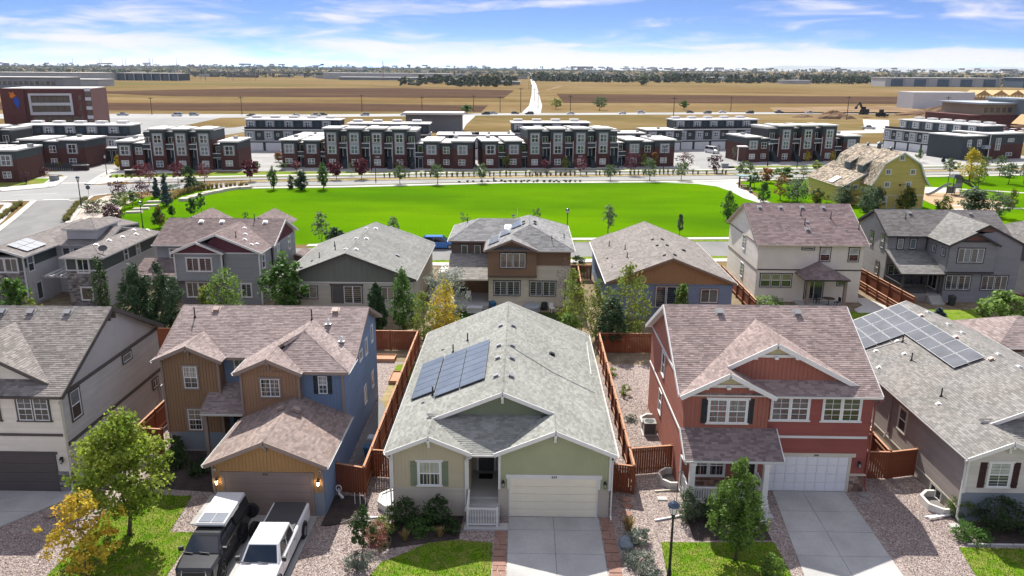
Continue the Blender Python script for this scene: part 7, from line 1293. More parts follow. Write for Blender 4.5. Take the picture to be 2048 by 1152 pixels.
# trees
def leaf_mat(name,c,tl=0.42,tone=0.45,hue=None):return M(name,c,rough=0.6,var=0.22,scale=0.9,tone=tone,translucent=tl,hue=hue,spec=0.25)
BARK=M('bark',(0.115,0.088,0.068),rough=0.95,var=0.25,scale=4,bump=0.6,bscale=18);BARK_P=M('pale_bark',(0.32,0.29,0.25),rough=0.9,var=0.2,scale=4)
PROFILE={'round':lambda t:math.sqrt(max(0,1-(2*t-1)**2))**0.85,'oval':lambda t:math.sin(math.pi*min(1,t**0.85))**0.7,'pear':lambda t:(math.sin(math.pi*t**0.62)**0.75),'cone':lambda t:max(0.02,(1-t)**0.85)*min(1,t*9+0.25),'col':lambda t:math.sin(math.pi*min(1,max(0,t**0.7)))**0.5,'vase':lambda t:math.sin(math.pi*t**1.25)**0.7,'egg':lambda t:math.sin(math.pi*t**0.72)**0.65}
def leaf_cloud(seed,prof,t0,ncl,per,ls,spread=0.16,lump=0.35,needle=False,shell=0.45,droop=0.0):
 """unit crown: height 1, full width 1. Returns vertices, faces, tones as arrays: leaf-sized quads gathered in clumps"""
 g=np.random.default_rng(seed);P=PROFILE[prof]
 t=[]
 while len(t)<ncl:
  u=g.random()
  if g.random()<P(u)+0.12:t.append(u)
 t=np.array(t);ang=g.random(ncl)*2*np.pi+np.arange(ncl)*2.4;rad=g.random(ncl)**shell
 R=np.array([P(u)for u in t])*0.5*(1+lump*(g.random(ncl)-0.6))
 cx,cy,cz=R*rad*np.cos(ang),R*rad*np.sin(ang),t0+(1-t0)*t
 sp=spread*(0.55+0.7*g.random(ncl));tone_c=g.random(ncl)
 n=ncl*per;ci=np.repeat(np.arange(ncl),per);d=g.normal(size=(n,3));d/=np.linalg.norm(d,axis=1)[:,None]+1e-9;d*=(g.random(n)**0.45)[:,None]*sp[ci][:,None];d[:,2]*=0.8*(1-t0)
 C_=np.stack([cx[ci],cy[ci],cz[ci]],1)+d
 nrm=g.normal(size=(n,3))+np.stack([C_[:,0]*1.6,C_[:,1]*1.6,np.full(n,0.65)],1);nrm/=np.linalg.norm(nrm,axis=1)[:,None]
 a=np.cross(nrm,g.normal(size=(n,3)));a/=np.linalg.norm(a,axis=1)[:,None]+1e-9
 if needle:
  a=np.stack([C_[:,0],C_[:,1],-0.10-droop+0.5*g.random(n)-0.1],1)+0.25*g.normal(size=(n,3));a/=np.linalg.norm(a,axis=1)[:,None]+1e-9
 b=np.cross(nrm,a);b/=np.linalg.norm(b,axis=1)[:,None]+1e-9
 s=ls*(0.7+0.7*g.random(n));l,w=(s*1.5,s*0.35)if needle else(s*0.75,s*0.5)
 return C_,a*l[:,None],b*w[:,None],np.clip(0.5*tone_c[ci]+0.5*g.random(n),0,1)
def crown_mesh(name,m,seed,prof,H,W,t0,ncl,per,leaf,**k):
 C_,a,b,tn=leaf_cloud(seed,prof,t0,ncl,per,1.0,**k);S=np.array([W,W,H]);C_=C_*S;n=len(C_);a=a*leaf;b=b*leaf
 V=np.empty((n,4,3));V[:,0]=C_-a;V[:,1]=C_+b;V[:,2]=C_+a;V[:,3]=C_-b
 me=bpy.data.meshes.new(name);me.vertices.add(n*4);me.vertices.foreach_set('co',V.reshape(-1));me.loops.add(n*4);me.loops.foreach_set('vertex_index',np.arange(n*4,dtype=np.int32));me.polygons.add(n);me.polygons.foreach_set('loop_start',np.arange(0,n*4,4,dtype=np.int32));me.polygons.foreach_set('loop_total',np.full(n,4,dtype=np.int32))
 me.materials.append(m);at=me.attributes.new('tone','FLOAT','FACE');at.data.foreach_set('value',tn.astype(np.float32));me.update();me.validate();return me
def trunk_mesh(seed,H,W,t0,r,m,limbs=6,lean=0.02,top=0.8):
 g=random.Random(seed);b=MB();b.mat(m);pts=[(0,0,-0.1)]
 for i in range(1,6):pts.append((g.uniform(-1,1)*lean*H,g.uniform(-1,1)*lean*H,H*top*i/5))
 b.tube(pts,[r*1.25]+[r*(1-0.17*i)for i in range(1,6)],8)
 for i in range(limbs):
  t=t0+(top-t0)*(i+0.3)/limbs;q=Vector((0,0,H*t));a=i*2.4+g.random();L=W*0.42*(1-0.5*(t-t0));e=q+Vector((math.cos(a)*L,math.sin(a)*L,H*0.14));mid=q.lerp(e,0.5)+Vector((0,0,-0.02*H));b.tube([q,mid,e],[r*0.45,r*0.28,r*0.1],5)
 return b.mesh('trunk',smooth=True)
LM={'npear':leaf_mat('leaf_pear',(0.115,0.20,0.035),0.42),'green':leaf_mat('leaf_green',(0.080,0.167,0.032)),'lime':leaf_mat('leaf_lime',(0.145,0.239,0.043)),'yg':leaf_mat('leaf_yellow_green',(0.217,0.261,0.043),hue=(0.145,0.217,0.043)),'olive':leaf_mat('leaf_olive',(0.090,0.142,0.055)),'greyg':leaf_mat('leaf_grey_green',(0.123,0.167,0.094)),'silver':leaf_mat('leaf_silver',(0.246,0.290,0.232),0.25),'plum':leaf_mat('leaf_plum',(0.075,0.026,0.046),0.3,hue=(0.109,0.043,0.051)),'red':leaf_mat('leaf_red',(0.145,0.032,0.043),0.35,hue=(0.094,0.026,0.041)),'orange':leaf_mat('leaf_orange',(0.290,0.123,0.043),0.35,hue=(0.145,0.145,0.043)),'gold':leaf_mat('leaf_gold',(0.522,0.377,0.022),0.35,hue=(0.348,0.319,0.029)),'goldcol':leaf_mat('leaf_gold_green',(0.065,0.109,0.026),0.3,hue=(0.319,0.261,0.029)),'blue':leaf_mat('needle_blue',(0.065,0.109,0.123),0.1),'pine':leaf_mat('needle_green',(0.041,0.084,0.032),0.12),'dark':leaf_mat('leaf_dark',(0.043,0.080,0.023),0.3),'maple':leaf_mat('leaf_maple',(0.20,0.29,0.035),0.5,hue=(0.29,0.35,0.05)),'ngold':leaf_mat('leaf_turning',(0.55,0.44,0.05),0.5,hue=(0.56,0.36,0.045)),'bare':leaf_mat('twig_grey',(0.246,0.210,0.189),0.1)}
KIND={'plum':('plum','round',0.16,46,15,0.17,0.018,0,.17),'plumsparse':('plum','vase',0.15,30,7,0.14,0.014,0,.16),'red':('red','round',0.28,40,15,0.17,0.018,0,.16),'yg':('yg','egg',0.24,36,14,0.17,0.016,0,.15),'green':('green','oval',0.24,40,15,0.17,0.018,0,.15),'oval':('green','oval',0.14,80,26,0.14,0.018,0,.15),'round':('olive','round',0.32,60,18,0.16,0.02,0,.15),'olive':('olive','round',0.26,52,16,0.18,0.02,0,.17),'olivebig':('greyg','round',0.06,90,26,0.17,0.02,0,.15),'linden':('greyg','egg',0.26,50,16,0.16,0.014,0,.13),'sparse':('greyg','vase',0.2,22,9,0.13,0.012,0,.13),'gold':('gold','egg',0.2,34,14,0.16,0.016,0,.16),'goldbig':('gold','pear',0.04,90,24,0.22,0.02,0,.15),'goldmid':('gold','pear',0.08,80,26,0.13,0.018,0,.15),'goldcol':('goldcol','egg',0.03,70,26,0.15,0.02,0,.15),'orange':('orange','round',0.16,60,18,0.17,0.02,0,.15),'spruce':('blue','cone',0.03,110,16,0.17,0.022,1,.10),'pine':('pine','egg',0.05,80,18,0.2,0.022,1,.13),'pinebig':('pine','egg',0.03,170,34,0.13,0.022,1,.11),'pear':('green','egg',0.06,90,28,0.13,0.018,0,.13),'poplar':('dark','col',0.03,80,26,0.13,0.018,0,.16),'lime':('lime','round',0.05,90,26,0.13,0.018,0,.15),'silver':('silver','round',0.05,110,28,0.12,0.02,0,.14),'aspen':('yg','egg',0.08,90,26,0.11,0.016,0,.14),'sparsegrey':('bare','vase',0.1,60,12,0.08,0.015,0,.16),'near_maple':('maple','pear',0.22,190,60,0.125,0.014,0,.105),'near_gold':('ngold','vase',0.05,85,36,0.105,0.012,0,.085),'near_pear':('npear','pear',0.16,170,46,0.095,0.013,0,.10),'near_sapling':('dark','egg',0.3,50,34,0.075,0.012,0,.12)}
PROTO={};DEC={'pine','pinebig','spruce'}
def plant_tree(kind,x,y,h,w,label,idx):
 lf,pr,t0,nc,per,ls,tr,nd,sp=KIND[kind];var=idx%3 if not kind.startswith('near')else 0
 key=(kind,var);nm={'plum':'plum_tree','plumsparse':'plum_tree','spruce':'spruce_tree','pine':'pine_tree','pinebig':'pine_tree','poplar':'poplar_tree','near_maple':'maple_tree','near_gold':'maple_tree','near_pear':'pear_tree','pear':'pear_tree','aspen':'aspen_tree','goldmid':'aspen_tree','silver':'olive_tree','near_sapling':'sapling','linden':'linden_tree'}.get(kind,'young_tree' if h<4 else 'leafy_tree')
 t0_=t0
 if key not in PROTO:
  sd=sum(map(ord,kind))*7+var*101
  cm=crown_mesh('crown',LM[lf],sd,pr,h,w,t0,nc,per,ls,spread=sp,needle=bool(nd),shell=0.55 if not kind.startswith('near')else 0.5,droop=0.15 if nd else 0)
  tm=trunk_mesh(sd+1,h,w,t0,max(0.035,tr*h),BARK_P if kind in('aspen','goldmid')else BARK,limbs=7 if kind.startswith('near')else 4,top=0.9 if nd else 0.78)
  PROTO[key]=(cm,tm,h,w)
 cm,tm,h0,w0=PROTO[key];r=thing(nm,label,'tree',(x,y,0),rnd.random()*6.28);r.scale=(w/w0,w/w0,h/h0);link('crown',cm,r);link('trunk',tm,r);return r
for i,t in enumerate(TREES):plant_tree(*t,i)
# shrubs and tufts
SHRUB={}
def shrub(name,label,x,y,w,h,lf,dens=(60,26),ls=0.07,prof='round',group=None,needle=False,cat='shrub',sp=.16):
 key=(name,lf,round(w/h,1),dens,ls)
 if key not in SHRUB:
  cm=crown_mesh('foliage',LM[lf]if isinstance(lf,str)else lf,len(SHRUB)*13+5,prof,h,w,0.0,dens[0],dens[1],ls,spread=sp,needle=needle,shell=0.4)
  b=MB();b.mat(BARK)
  for k in range(4):a=k*1.57;b.tube([(0,0,-0.05),(math.cos(a)*w*0.2,math.sin(a)*w*0.2,h*0.55)],[0.025,0.01],5)
  SHRUB[key]=(cm,b.mesh('stem'),w,h)
 cm,sm,w0,h0=SHRUB[key];r=thing(name,label,cat,(x,y,0),rnd.random()*6.28,group);r.scale=(w/w0,w/w0,h/h0);link('foliage',cm,r);link('stem',sm,r);return r
GR_T=leaf_mat('straw_grass',(0.36,0.27,0.11),0.3);GR_P=leaf_mat('pink_bloom',(0.30,0.10,0.09),0.3,hue=(0.16,0.17,0.06));LAV=leaf_mat('sage_leaf',(0.17,0.20,0.155),0.2);GR_G=leaf_mat('reed_grass',(0.085,0.105,0.035),0.3,hue=(0.18,0.16,0.06));BOX=leaf_mat('hedge_leaf',(0.10,0.155,0.028),0.35);BOXD=leaf_mat('hedge_dark_leaf',(0.04,0.07,0.022),0.3)
def tuft(name,label,x,y,w,h,m,n=120,group=None,cat='ornamental grass'):
 key=(name,m.name,n)
 if key not in SHRUB:
  b=MB();b.mat(m);g=random.Random(n+len(SHRUB))
  for i in range(n):
   a=g.random()*6.28;r0=0.12*math.sqrt(g.random());r1=r0+0.38*g.random();z1=0.55+0.45*g.random();p=Vector((math.cos(a)*r0,math.sin(a)*r0,0));q=Vector((math.cos(a)*(r0+r1)*0.5,math.sin(a)*(r0+r1)*0.5,z1*0.7));e=Vector((math.cos(a)*r1,math.sin(a)*r1,z1));s=Vector((-math.sin(a),math.cos(a),0))*0.018;t=g.random()
   b.poly((p-s,p+s,q+s,q-s),t);b.poly((q-s,q+s,e),t)
  SHRUB[key]=b.mesh('blades',tones=True)
 o=link(name,SHRUB[key],None,loc=(x,y,0),rz=rnd.random()*6.28);o.scale=(w,w,h);return tag(o,label,cat,group)
shrub('bush','dark bush under the shuttered window beside the window well',-6.35,37.5,1.7,1.5,'dark',(70,30),0.07);shrub('bush','dark bush under the shuttered window next to the white railing',-4.45,37.6,1.8,1.6,'dark',(70,30),0.075,'egg');shrub('bush','low green bush between the two dark bushes',-5.3,36.7,1.5,0.8,'green',(50,24),0.06);shrub('bush','small dark bush at the foot of the white railing',-3.6,36.9,1.0,0.6,'dark',(40,20),0.06)
shrub('flower_bush','pink flowering bush left of the dark bushes',-7.35,35.5,1.7,1.25,GR_P,(70,26),0.06);shrub('flower_bush','yellow green feathery bush behind the pink flowering bush',-7.2,36.7,1.2,0.95,'yg',(50,24),0.06);shrub('sage_bush','grey sage mound in front of the small sapling',-7.9,33.5,1.6,0.8,LAV,(60,26),0.055)
shrub('sage_bush','grey green sage beside the blue boulder',6.2,36.1,1.3,0.75,LAV,(60,26),0.055);shrub('sage_bush','pale sage clump in front of the blue boulder',6.0,34.4,1.7,0.6,LAV,(60,26),0.055);shrub('sage_bush','low sage by the tall black lamp post',6.4,33.0,1.4,0.55,LAV,(60,26),0.055)
for x,y,w,h_,l in((-6.0,36.0,.8,.7,'dry grass tuft before the dark bushes'),(-4.2,36.4,.8,.6,'small dry tuft near the white railing'),(5.85,37.2,1.1,0.95,'straw coloured grass tuft behind the blue boulder'),(-7.6,36.0,.9,.8,'straw grass beside the pink flowering bush')):tuft('grass_tuft',l,x,y,w,h_,GR_T,160)
shrub('bush','tall grey green bush beside the porch of number 644',9.2,38.3,1.3,1.9,'greyg',(70,30),0.07,'egg');shrub('bush','dark bush under the porch railing of number 644',10.6,38.5,1.9,1.1,'dark',(60,26),0.07);shrub('bush','small light green bush on the lawn edge of number 644',12.4,33.6,1.2,1.0,'lime',(50,24),0.07)
shrub('hedge_bush','bright clipped bush nearest the window well at the grey house',24.5,39.0,1.4,1.25,BOX,(80,40),0.05);shrub('hedge_bush','large dark clipped bush under the maroon shutters',26.0,38.0,2.4,1.7,BOXD,(110,44),0.055);shrub('hedge_bush','low green spreading bush by the pale edging',23.9,36.9,1.9,0.8,'green',(70,34),0.055);shrub('hedge_bush','dark low bush right of the large clipped bush',27.6,37.1,1.8,1.0,BOXD,(80,34),0.055);shrub('hedge_bush','yellow green bush cut by the right picture edge',29.1,38.3,1.6,1.9,BOX,(80,34),0.06)
shrub('bush','dark shrubs in the shade beside the porch of number 624',-21.5,43.6,2.2,1.0,'dark',(60,26),0.08);shrub('bush','little dark bush at the corner of the brown bay',-21.9,45.1,0.9,1.3,'dark',(40,22),0.07);shrub('bush','low shrub under the porch of number 624',-19.6,42.8,1.6,0.7,'dark',(50,24),0.07)
shrub('bush','small bush in the gravel by the far fence of number 644',7.9,55.5,0.9,0.9,'yg',(30,14),0.07);shrub('bush','pale low bush in the gravel side yard of number 644',7.8,51.0,1.0,0.5,LAV,(30,14),0.06);shrub('bush','dry bush beside the long fence in the gravel yard',7.4,59.5,1.0,0.7,'yg',(30,14),0.06)
shrub('bush','round clipped bush on the street side between the middle and blue houses',6.9,95.2,1.9,1.5,'dark',(60,22),0.1)
def many(name,label,pts,w,h,m,n=90,group=None):
 for i,(x,y)in enumerate(pts):o=tuft(name,label,x+rnd.uniform(-.25,.25),y+rnd.uniform(-.25,.25),w*rnd.uniform(.8,1.2),h*rnd.uniform(.75,1.2),m,n,group)
def along(P,step):
 out=[];
 for(xa,ya),(xb,yb)in zip(P,P[1:]):
  L=math.hypot(xb-xa,yb-ya);k=max(1,int(L/step));out+=[(xa+(xb-xa)*i/k,ya+(yb-ya)*i/k)for i in range(k)]
 return out
many('reed_grass','pale feather grass clump in the curved planting above the flat stones',along([(-65.2,143.5),(-66.4,150.4),(-65.6,155.3),(-63.6,159.6),(-60.6,161.6),(-56.5,161.6)],0.75),1.7,1.4,GR_T,120,'feather grasses of the curved planting')
many('reed_grass','dark feather grass clump in the boulevard median',[p for p in along([(-33,178.0),(-20,180.6),(-3,182.9),(38,188.2),(50,190)],1.15)if rnd.random()>0.12],1.0,1.5,GR_G,80,'feather grasses of the median')
many('verge_shrub','low dark shrub on the boulevard verge',along([(-14,171.6),(0,173.8),(12,174.9)],1.5)+along([(-4,172.2),(14,173.4)],1.2),1.3,0.55,BOXD,80,'low shrubs on the verge')
many('hedge_clump','olive hedge clump along the side street kerb',along([(-72.9,122.6),(-76.3,130.0),(-79.6,138.2),(-81.2,144.3)],0.8),1.7,0.9,leaf_mat('olive_hedge',(0.16,0.155,0.045),0.3),110,'hedge along the side street');many('hedge_clump','olive hedge clump along the opposite kerb of the side street',along([(-80.6,114.5),(-83.6,121),(-86.2,128.5),(-90.2,139)],0.8),1.6,0.9,leaf_mat('olive_hedge',(0,0,0)),110,'hedge along the opposite kerb')
many('flower_clump','red flowering clump in the middle of the boulevard median',along([(2,183.6),(12,185)],1.1),1.1,0.9,GR_P,80,'red flowers of the median')
many('corner_shrub','mixed low shrub in the corner bed by the monument sign',along([(-92.5,174.8),(-89,174.4),(-83,174.8),(-77,175.6)],1.3)+along([(-91,176.5),(-80,177)],1.5),1.4,0.7,leaf_mat('olive_hedge',(0,0,0)),80,'shrubs of the corner bed')
for x,y,w,h_,l in((-72.5,131,4.5,2.2,'green bushes between the pebble bed and the flat stones, lower group'),(-72.0,139,4.0,2.2,'green bushes between the pebble bed and the flat stones, upper group'),(-66.0,124,3.0,1.8,'reddish bush by the stone edging above the modern house roof'),(-68,150,3.5,2.0,'olive bush behind the taller blue spruce'),(-66,157,3.5,1.8,'olive bush by the boulevard behind the pine')):shrub('bush',l,x,y,w,h_,'olive' if 'red' not in l else 'plum',(50,18),0.17)
def tree_mass(name,n,fx,fy,hs,ws,seed,m,leafs=26):
 g=np.random.default_rng(seed);Cs=[];A=[];B=[];T=[]
 for i in range(n):
  x,y=fx(g),None;x,y=fy(g,x);h_=hs*(0.55+0.8*g.random());w=ws*(0.6+0.8*g.random());c,a,b,t=leaf_cloud(int(g.integers(1e6)),'round' if g.random()<.7 else 'egg',0.05,9,leafs//4,1.0,spread=0.22);z=rise(0,y)if y<3900 else rise(0,y)*0.5+max(0,(y-3900)/1440)*28
  Cs.append(c*np.array([w,w,h_])+np.array([x,y,z-0.5]));k=0.30*h_;A.append(a*k);B.append(b*k);T.append(t)
 C_=np.concatenate(Cs);a=np.concatenate(A);b=np.concatenate(B);tn=np.concatenate(T);N_=len(C_);V=np.empty((N_,4,3));V[:,0]=C_-a;V[:,1]=C_+b;V[:,2]=C_+a;V[:,3]=C_-b
 me=bpy.data.meshes.new(name);me.vertices.add(N_*4);me.vertices.foreach_set('co',V.reshape(-1));me.loops.add(N_*4);me.loops.foreach_set('vertex_index',np.arange(N_*4,dtype=np.int32));me.polygons.add(N_);me.polygons.foreach_set('loop_start',np.arange(0,N_*4,4,dtype=np.int32));me.polygons.foreach_set('loop_total',np.full(N_,4,dtype=np.int32));me.materials.append(m)
 at=me.attributes.new('tone','FLOAT','FACE');at.data.foreach_set('value',tn.astype(np.float32));me.update();return link(name,me,kind='stuff')
LFAR=leaf_mat('leaf_far',(0.04,0.06,0.03),0.2)
tree_mass('treeline',420,lambda g:g.uniform(150,1500),lambda g,x:(x,1720+200*g.random()-(260 if x>900 else 0)*g.random()),13,13,5,LFAR)
tree_mass('far_wood',120,lambda g:g.uniform(-190,-14),lambda g,x:(x*1.0,1180+480*g.random()),11,11,6,LFAR);tree_mass('far_wood',160,lambda g:g.uniform(20,160),lambda g,x:(x,1750+500*g.random()),12,13,8,LFAR)
tree_mass('far_wood',2600,lambda g:g.uniform(-1,1),lambda g,x:((lambda y:(x*0.72*y,y))(2000+3200*g.random()**0.8)),11,22,9,LFAR,16)
for px_,y,h_,w,k,l in((207,1420,17,17,'olivebig','lone big tree standing in the dry field right of the long road'),(20,508,7,9,'yg','first roadside tree in the field by the long road'),(47,500,8,10,'olive','second roadside tree in the field by the long road'),(102,515,6,6,'green','small round tree alone in the field beyond the main road'),(-32,450,5,7,'green','low tree by the link road junction')):plant_tree(k,px_,y,h_,w,l,1)
def blades(polys,n,seed,m,h_=0.055):
 g=np.random.default_rng(seed);V=[];T=[]
 for P in polys:
  xs=[p[0]for p in P];ys=[p[1]for p in P];area=(max(xs)-min(xs))*(max(ys)-max(min(ys),31.5));k=int(area*n);X_=g.uniform(min(xs),max(xs),k);Y_=g.uniform(max(min(ys),31.5),max(ys),k);ins=np.zeros(k,bool)
  for i in range(len(P)):
   (xa,ya),(xb,yb)=P[i],P[(i+1)%len(P)]
   if ya==yb:continue
   c=((ya>Y_)!=(yb>Y_))&(X_<(xb-xa)*(Y_-ya)/(yb-ya)+xa);ins^=c
  p=np.stack([X_[ins],Y_[ins],np.full(ins.sum(),0.028)],1);k=len(p);a=g.random(k)*6.28;s=np.stack([np.cos(a),np.sin(a),np.zeros(k)],1)*0.022;up=np.stack([g.normal(0,.02,k),g.normal(0,.02,k),h_*(0.5+g.random(k))],1);V.append(np.stack([p-s,p+s,p+up],1));T.append(g.random(k))
 V=np.concatenate(V);T=np.concatenate(T);k=len(V);me=bpy.data.meshes.new('grass');me.vertices.add(k*3);me.vertices.foreach_set('co',V.reshape(-1));me.loops.add(k*3);me.loops.foreach_set('vertex_index',np.arange(k*3,dtype=np.int32));me.polygons.add(k);me.polygons.foreach_set('loop_start',np.arange(0,k*3,3,dtype=np.int32));me.polygons.foreach_set('loop_total',np.full(k,3,dtype=np.int32));me.materials.append(m);at=me.attributes.new('tone','FLOAT','FACE');at.data.foreach_set('value',T.astype(np.float32));me.update();return link('grass',me,kind='stuff')
blades(LAWNS,260,3,leaf_mat('grass_blade',(0.11,0.20,0.012),0.4,hue=(0.16,0.22,0.03)))
def pebbles(x0,x1,y0,y1,n,seed,m,avoid):
 g=random.Random(seed);b=MB();b.mat(m)
 for _ in range(n):
  x,y=g.uniform(x0,x1),g.uniform(y0,y1)
  if any(a<=x<=c and d<=y<=e for a,c,d,e in avoid):continue
  s=g.uniform(0.018,0.045);t=g.random();q=[Vector((x+s*math.cos(k*1.57+t),y+s*math.sin(k*1.57+t),0.006))for k in range(4)];tp=Vector((x,y,s*0.9))
  for k in range(4):b.poly((q[k],q[(k+1)%4],tp),t)
 return b.build('gravel',tones=True,kind='stuff')
PEB=M('loose_pebble',(0.29,0.245,0.225),tone=0.6,var=0.1,hue=(0.22,0.15,0.135))
AV=[(-0.7,5.2,20,60),(13.3,19.3,20,60),(-17,-11,20,60),(-7.7,-0.6,25,40),(6.7,13.4,25,36.4)]
pebbles(-11,-7,31,45,5200,1,PEB,AV);pebbles(5.1,9.3,31,62,8200,2,PEB,AV);pebbles(19.2,24.2,31,43,7000,3,PEB,AV);pebbles(-27.5,-22.9,31.5,40,4200,4,PEB,AV);pebbles(-19,-17.2,36.5,40,900,5,PEB,AV)
# fences
CEDAR=M('cedar_stain',(0.27,0.082,0.036),rough=0.85,var=0.18,scale=3,tone=0.25,fine=0.1,fscale=20,stretch=(1,1,0.3));CEDAR_T=M('cedar_cap',(0.42,0.22,0.13),rough=0.85,var=0.15,scale=2)
def fence(label,a,b,h_=1.8,pw=0.14,side=1,group=None,m=CEDAR,z0=0.0,z1=0.0):
 """board fence from a to b; rails on the +side (left of a->b)"""
 a,b=Vector((*a,z0)),Vector((*b,z1));d=b-a;L=math.hypot(d.x,d.y);rz=math.atan2(d.y,d.x)
 r=thing('board_fence',label,'fence',a,rz,group);bm=MB();bm.mat(m);bm.box(-pw/2+0.006,pw/2-0.006,-0.012,0.012,0.05,h_);pk=bm.mesh('picket');n=int(L/pw)
 bm=MB();bm.mat(m);bm.box(-0.055,0.055,0.0,0.11,-0.1,h_+0.08);po=bm.mesh('post')
 for i in range(n):o=link('picket',pk,r,loc=((i+0.5)*L/n,0,(z1-z0)*(i/n)));o.scale=(1,1,rnd.uniform(0.985,1.01))
 k=max(1,round(L/2.4))
 for i in range(k+1):link('post',po,r,loc=(L*i/k,0.014 if side>0 else-0.124,(z1-z0)*i/k))
 for z in(0.35,h_-0.3):
  bm=MB();bm.mat(CEDAR_T);bm.box(0.06,L-0.06,0.015 if side>0 else-0.055,0.055 if side>0 else-0.015,z,z+0.09);bm.build('rail',r)
 bm=MB();bm.mat(CEDAR_T);bm.box(-0.05,L+0.05,-0.06,0.07,h_+0.003,h_+0.04);bm.build('cap_rail',r)
 return r
fence('long board fence along the left side of the green ranch house',(-8.98,40.4),(-9.05,64.7),side=-1);fence('red board gate section between number 624 and the long fence',(-10.7,40.9),(-8.98,40.4),side=1);fence('short board fence joining the green ranch house wall at left',(-8.9,42.6),(-7.1,42.4),side=1)
fence('long board fence along the right side of the green ranch house',(6.6,41.0),(6.75,64.7),side=1);fence('short board gate right of the cream garage door',(5.0,41.35),(6.6,41.0),side=1);fence('board fence joining the red house across the gravel yard',(6.65,43.2),(9.25,43.7),side=1)
fence('board gate between the red house and the solar roof house, left leaf',(20.2,43.2),(22.3,43.2),side=1);fence('board gate between the red house and the solar roof house, right leaf',(22.3,43.2),(24.1,43.65),side=1);fence('board fence running back from the gate by the solar roof house',(22.3,43.35),(22.6,62),side=1)
fence('rear board fence behind numbers 614 and 624',(-40,64.8),(-9.1,64.8),side=1);fence('rear board fence behind the red house',(6.8,64.8),(22.6,64.8),side=1);fence('rear board fence behind the solar roof house by the pavilion',(33.5,66.4),(48,66.2),side=1)
fence('board fence in the gap between numbers 614 and 624',(-25.8,45.3),(-22.7,45.0),side=1);fence('board fence running back between numbers 614 and 624',(-24.4,45.3),(-24.6,63),side=-1)
fence('upper terraced board fence between the cream and charcoal houses',(39.6,76.5),(38.9,92),side=1,pw=0.2,h_=2.0);fence('lower terraced board fence between the cream and charcoal houses',(38.6,75.0),(38.2,92),side=1,pw=0.2,h_=1.0);fence('board fence at the left side of the cream house',(23.4,75.5),(23.5,90),side=1,pw=0.2);fence('dark board fence between the middle and blue houses',(5.4,89.5),(8.1,89.5),side=1,pw=0.16,m=M('cedar_dark',(0.12,0.04,0.025),var=0.2,scale=3));fence('board fence beside the sparse grey tree at the middle house',(6.3,79.5),(6.5,89),side=1,pw=0.2)
# window wells, condensers, bins, small yard things
WELL=M('well_white',(0.55,0.53,0.49),rough=0.7,var=0.12)
def window_well(label,x,y,rz,s=1.0,cover=False):
 r=thing('window_well',label,'window well',(x,y,0),rz,None);b=MB();b.mat(WELL);P=[(0,-0.95),(0.45,-0.95),(0.95,-0.45),(0.95,0.45),(0.45,0.95),(0,0.95)];k=0.86
 for(xa,ya),(xb,yb)in zip(P,P[1:]):b.hexa([(xa*s,ya*s,-0.3),(xb*s,yb*s,-0.3),(xb*k*s,yb*k*s,-0.3),(xa*k*s,ya*k*s,-0.3),(xa*s,ya*s,0.42),(xb*s,yb*s,0.42),(xb*k*s,yb*k*s,0.42),(xa*k*s,ya*k*s,0.42)])
 b.build('rim',r);f=MB();f.mat(M('well_cover',(0.40,0.42,0.44),rough=0.25,var=0.1)if cover else M('well_floor',(0.16,0.15,0.14),var=0.2));f.poly([(xa*k*s,ya*k*s,0.36 if cover else 0.03)for xa,ya in P]);f.build('cover' if cover else 'floor',r)
 return r
window_well('octagonal white window well with clear cover at the corner of the green ranch',-7.05,39.6,math.pi,1.0,True);window_well('white window well at the front corner of the red house',9.3,42.6,math.pi,1.0);window_well('white window well beside the air conditioner of the red house',9.3,50.4,math.pi,1.0);window_well('white window well with ladder at the solar roof house',24.1,40.2,math.pi,1.15);window_well('pale window well behind the fence by the solar roof house',24.1,50.5,math.pi,1.0);window_well('grey window well at the left side of the cream house',24.9,80.0,math.pi,1.0);window_well('small grey window well beside the first one at the cream house',24.9,82.6,math.pi,0.8)
def condenser(label,x,y):
 r=thing('air_conditioner',label,'air conditioner',(x,y,0));b=MB();b.mat(M('condenser_grey',(0.22,0.22,0.215),rough=0.5,var=0.1));b.box(-0.4,0.4,-0.4,0.4,0.05,0.12)
 for sx in(-0.38,0.38):
  for sy in(-0.38,0.38):b.box(sx-0.03,sx+0.03,sy-0.03,sy+0.03,0.1,0.85)
 b.box(-0.42,0.42,-0.42,0.42,0.83,0.9);b.build('case',r)
 g=MB();g.mat(M('condenser_dark',(0.04,0.042,0.042),rough=0.6,var=0.1));g.box(-0.35,0.35,-0.35,0.35,0.12,0.83);g.tube([(0,0,0.9),(0,0,0.915)],0.33,16);g.build('coil',r)
 l=MB();l.mat(M('condenser_grey',(0,0,0)))
 for i in range(8):
  z=0.18+i*0.08
  for s in(-0.39,0.37):l.box(-0.37,0.37,s,s+0.015,z,z+0.02);l.box(s,s+0.015,-0.37,0.37,z,z+0.02)
 for a in range(6):l.bar((0,0,0.93),(0.33*math.cos(a*1.05),0.33*math.sin(a*1.05),0.925),0.015,0.015)
 l.build('grille',r);add_box(r,'pad',CONC,-0.5,0.5,-0.5,0.5,0,0.05);return r
condenser('grey air conditioner beside the red house in the gravel yard',8.75,49.1)
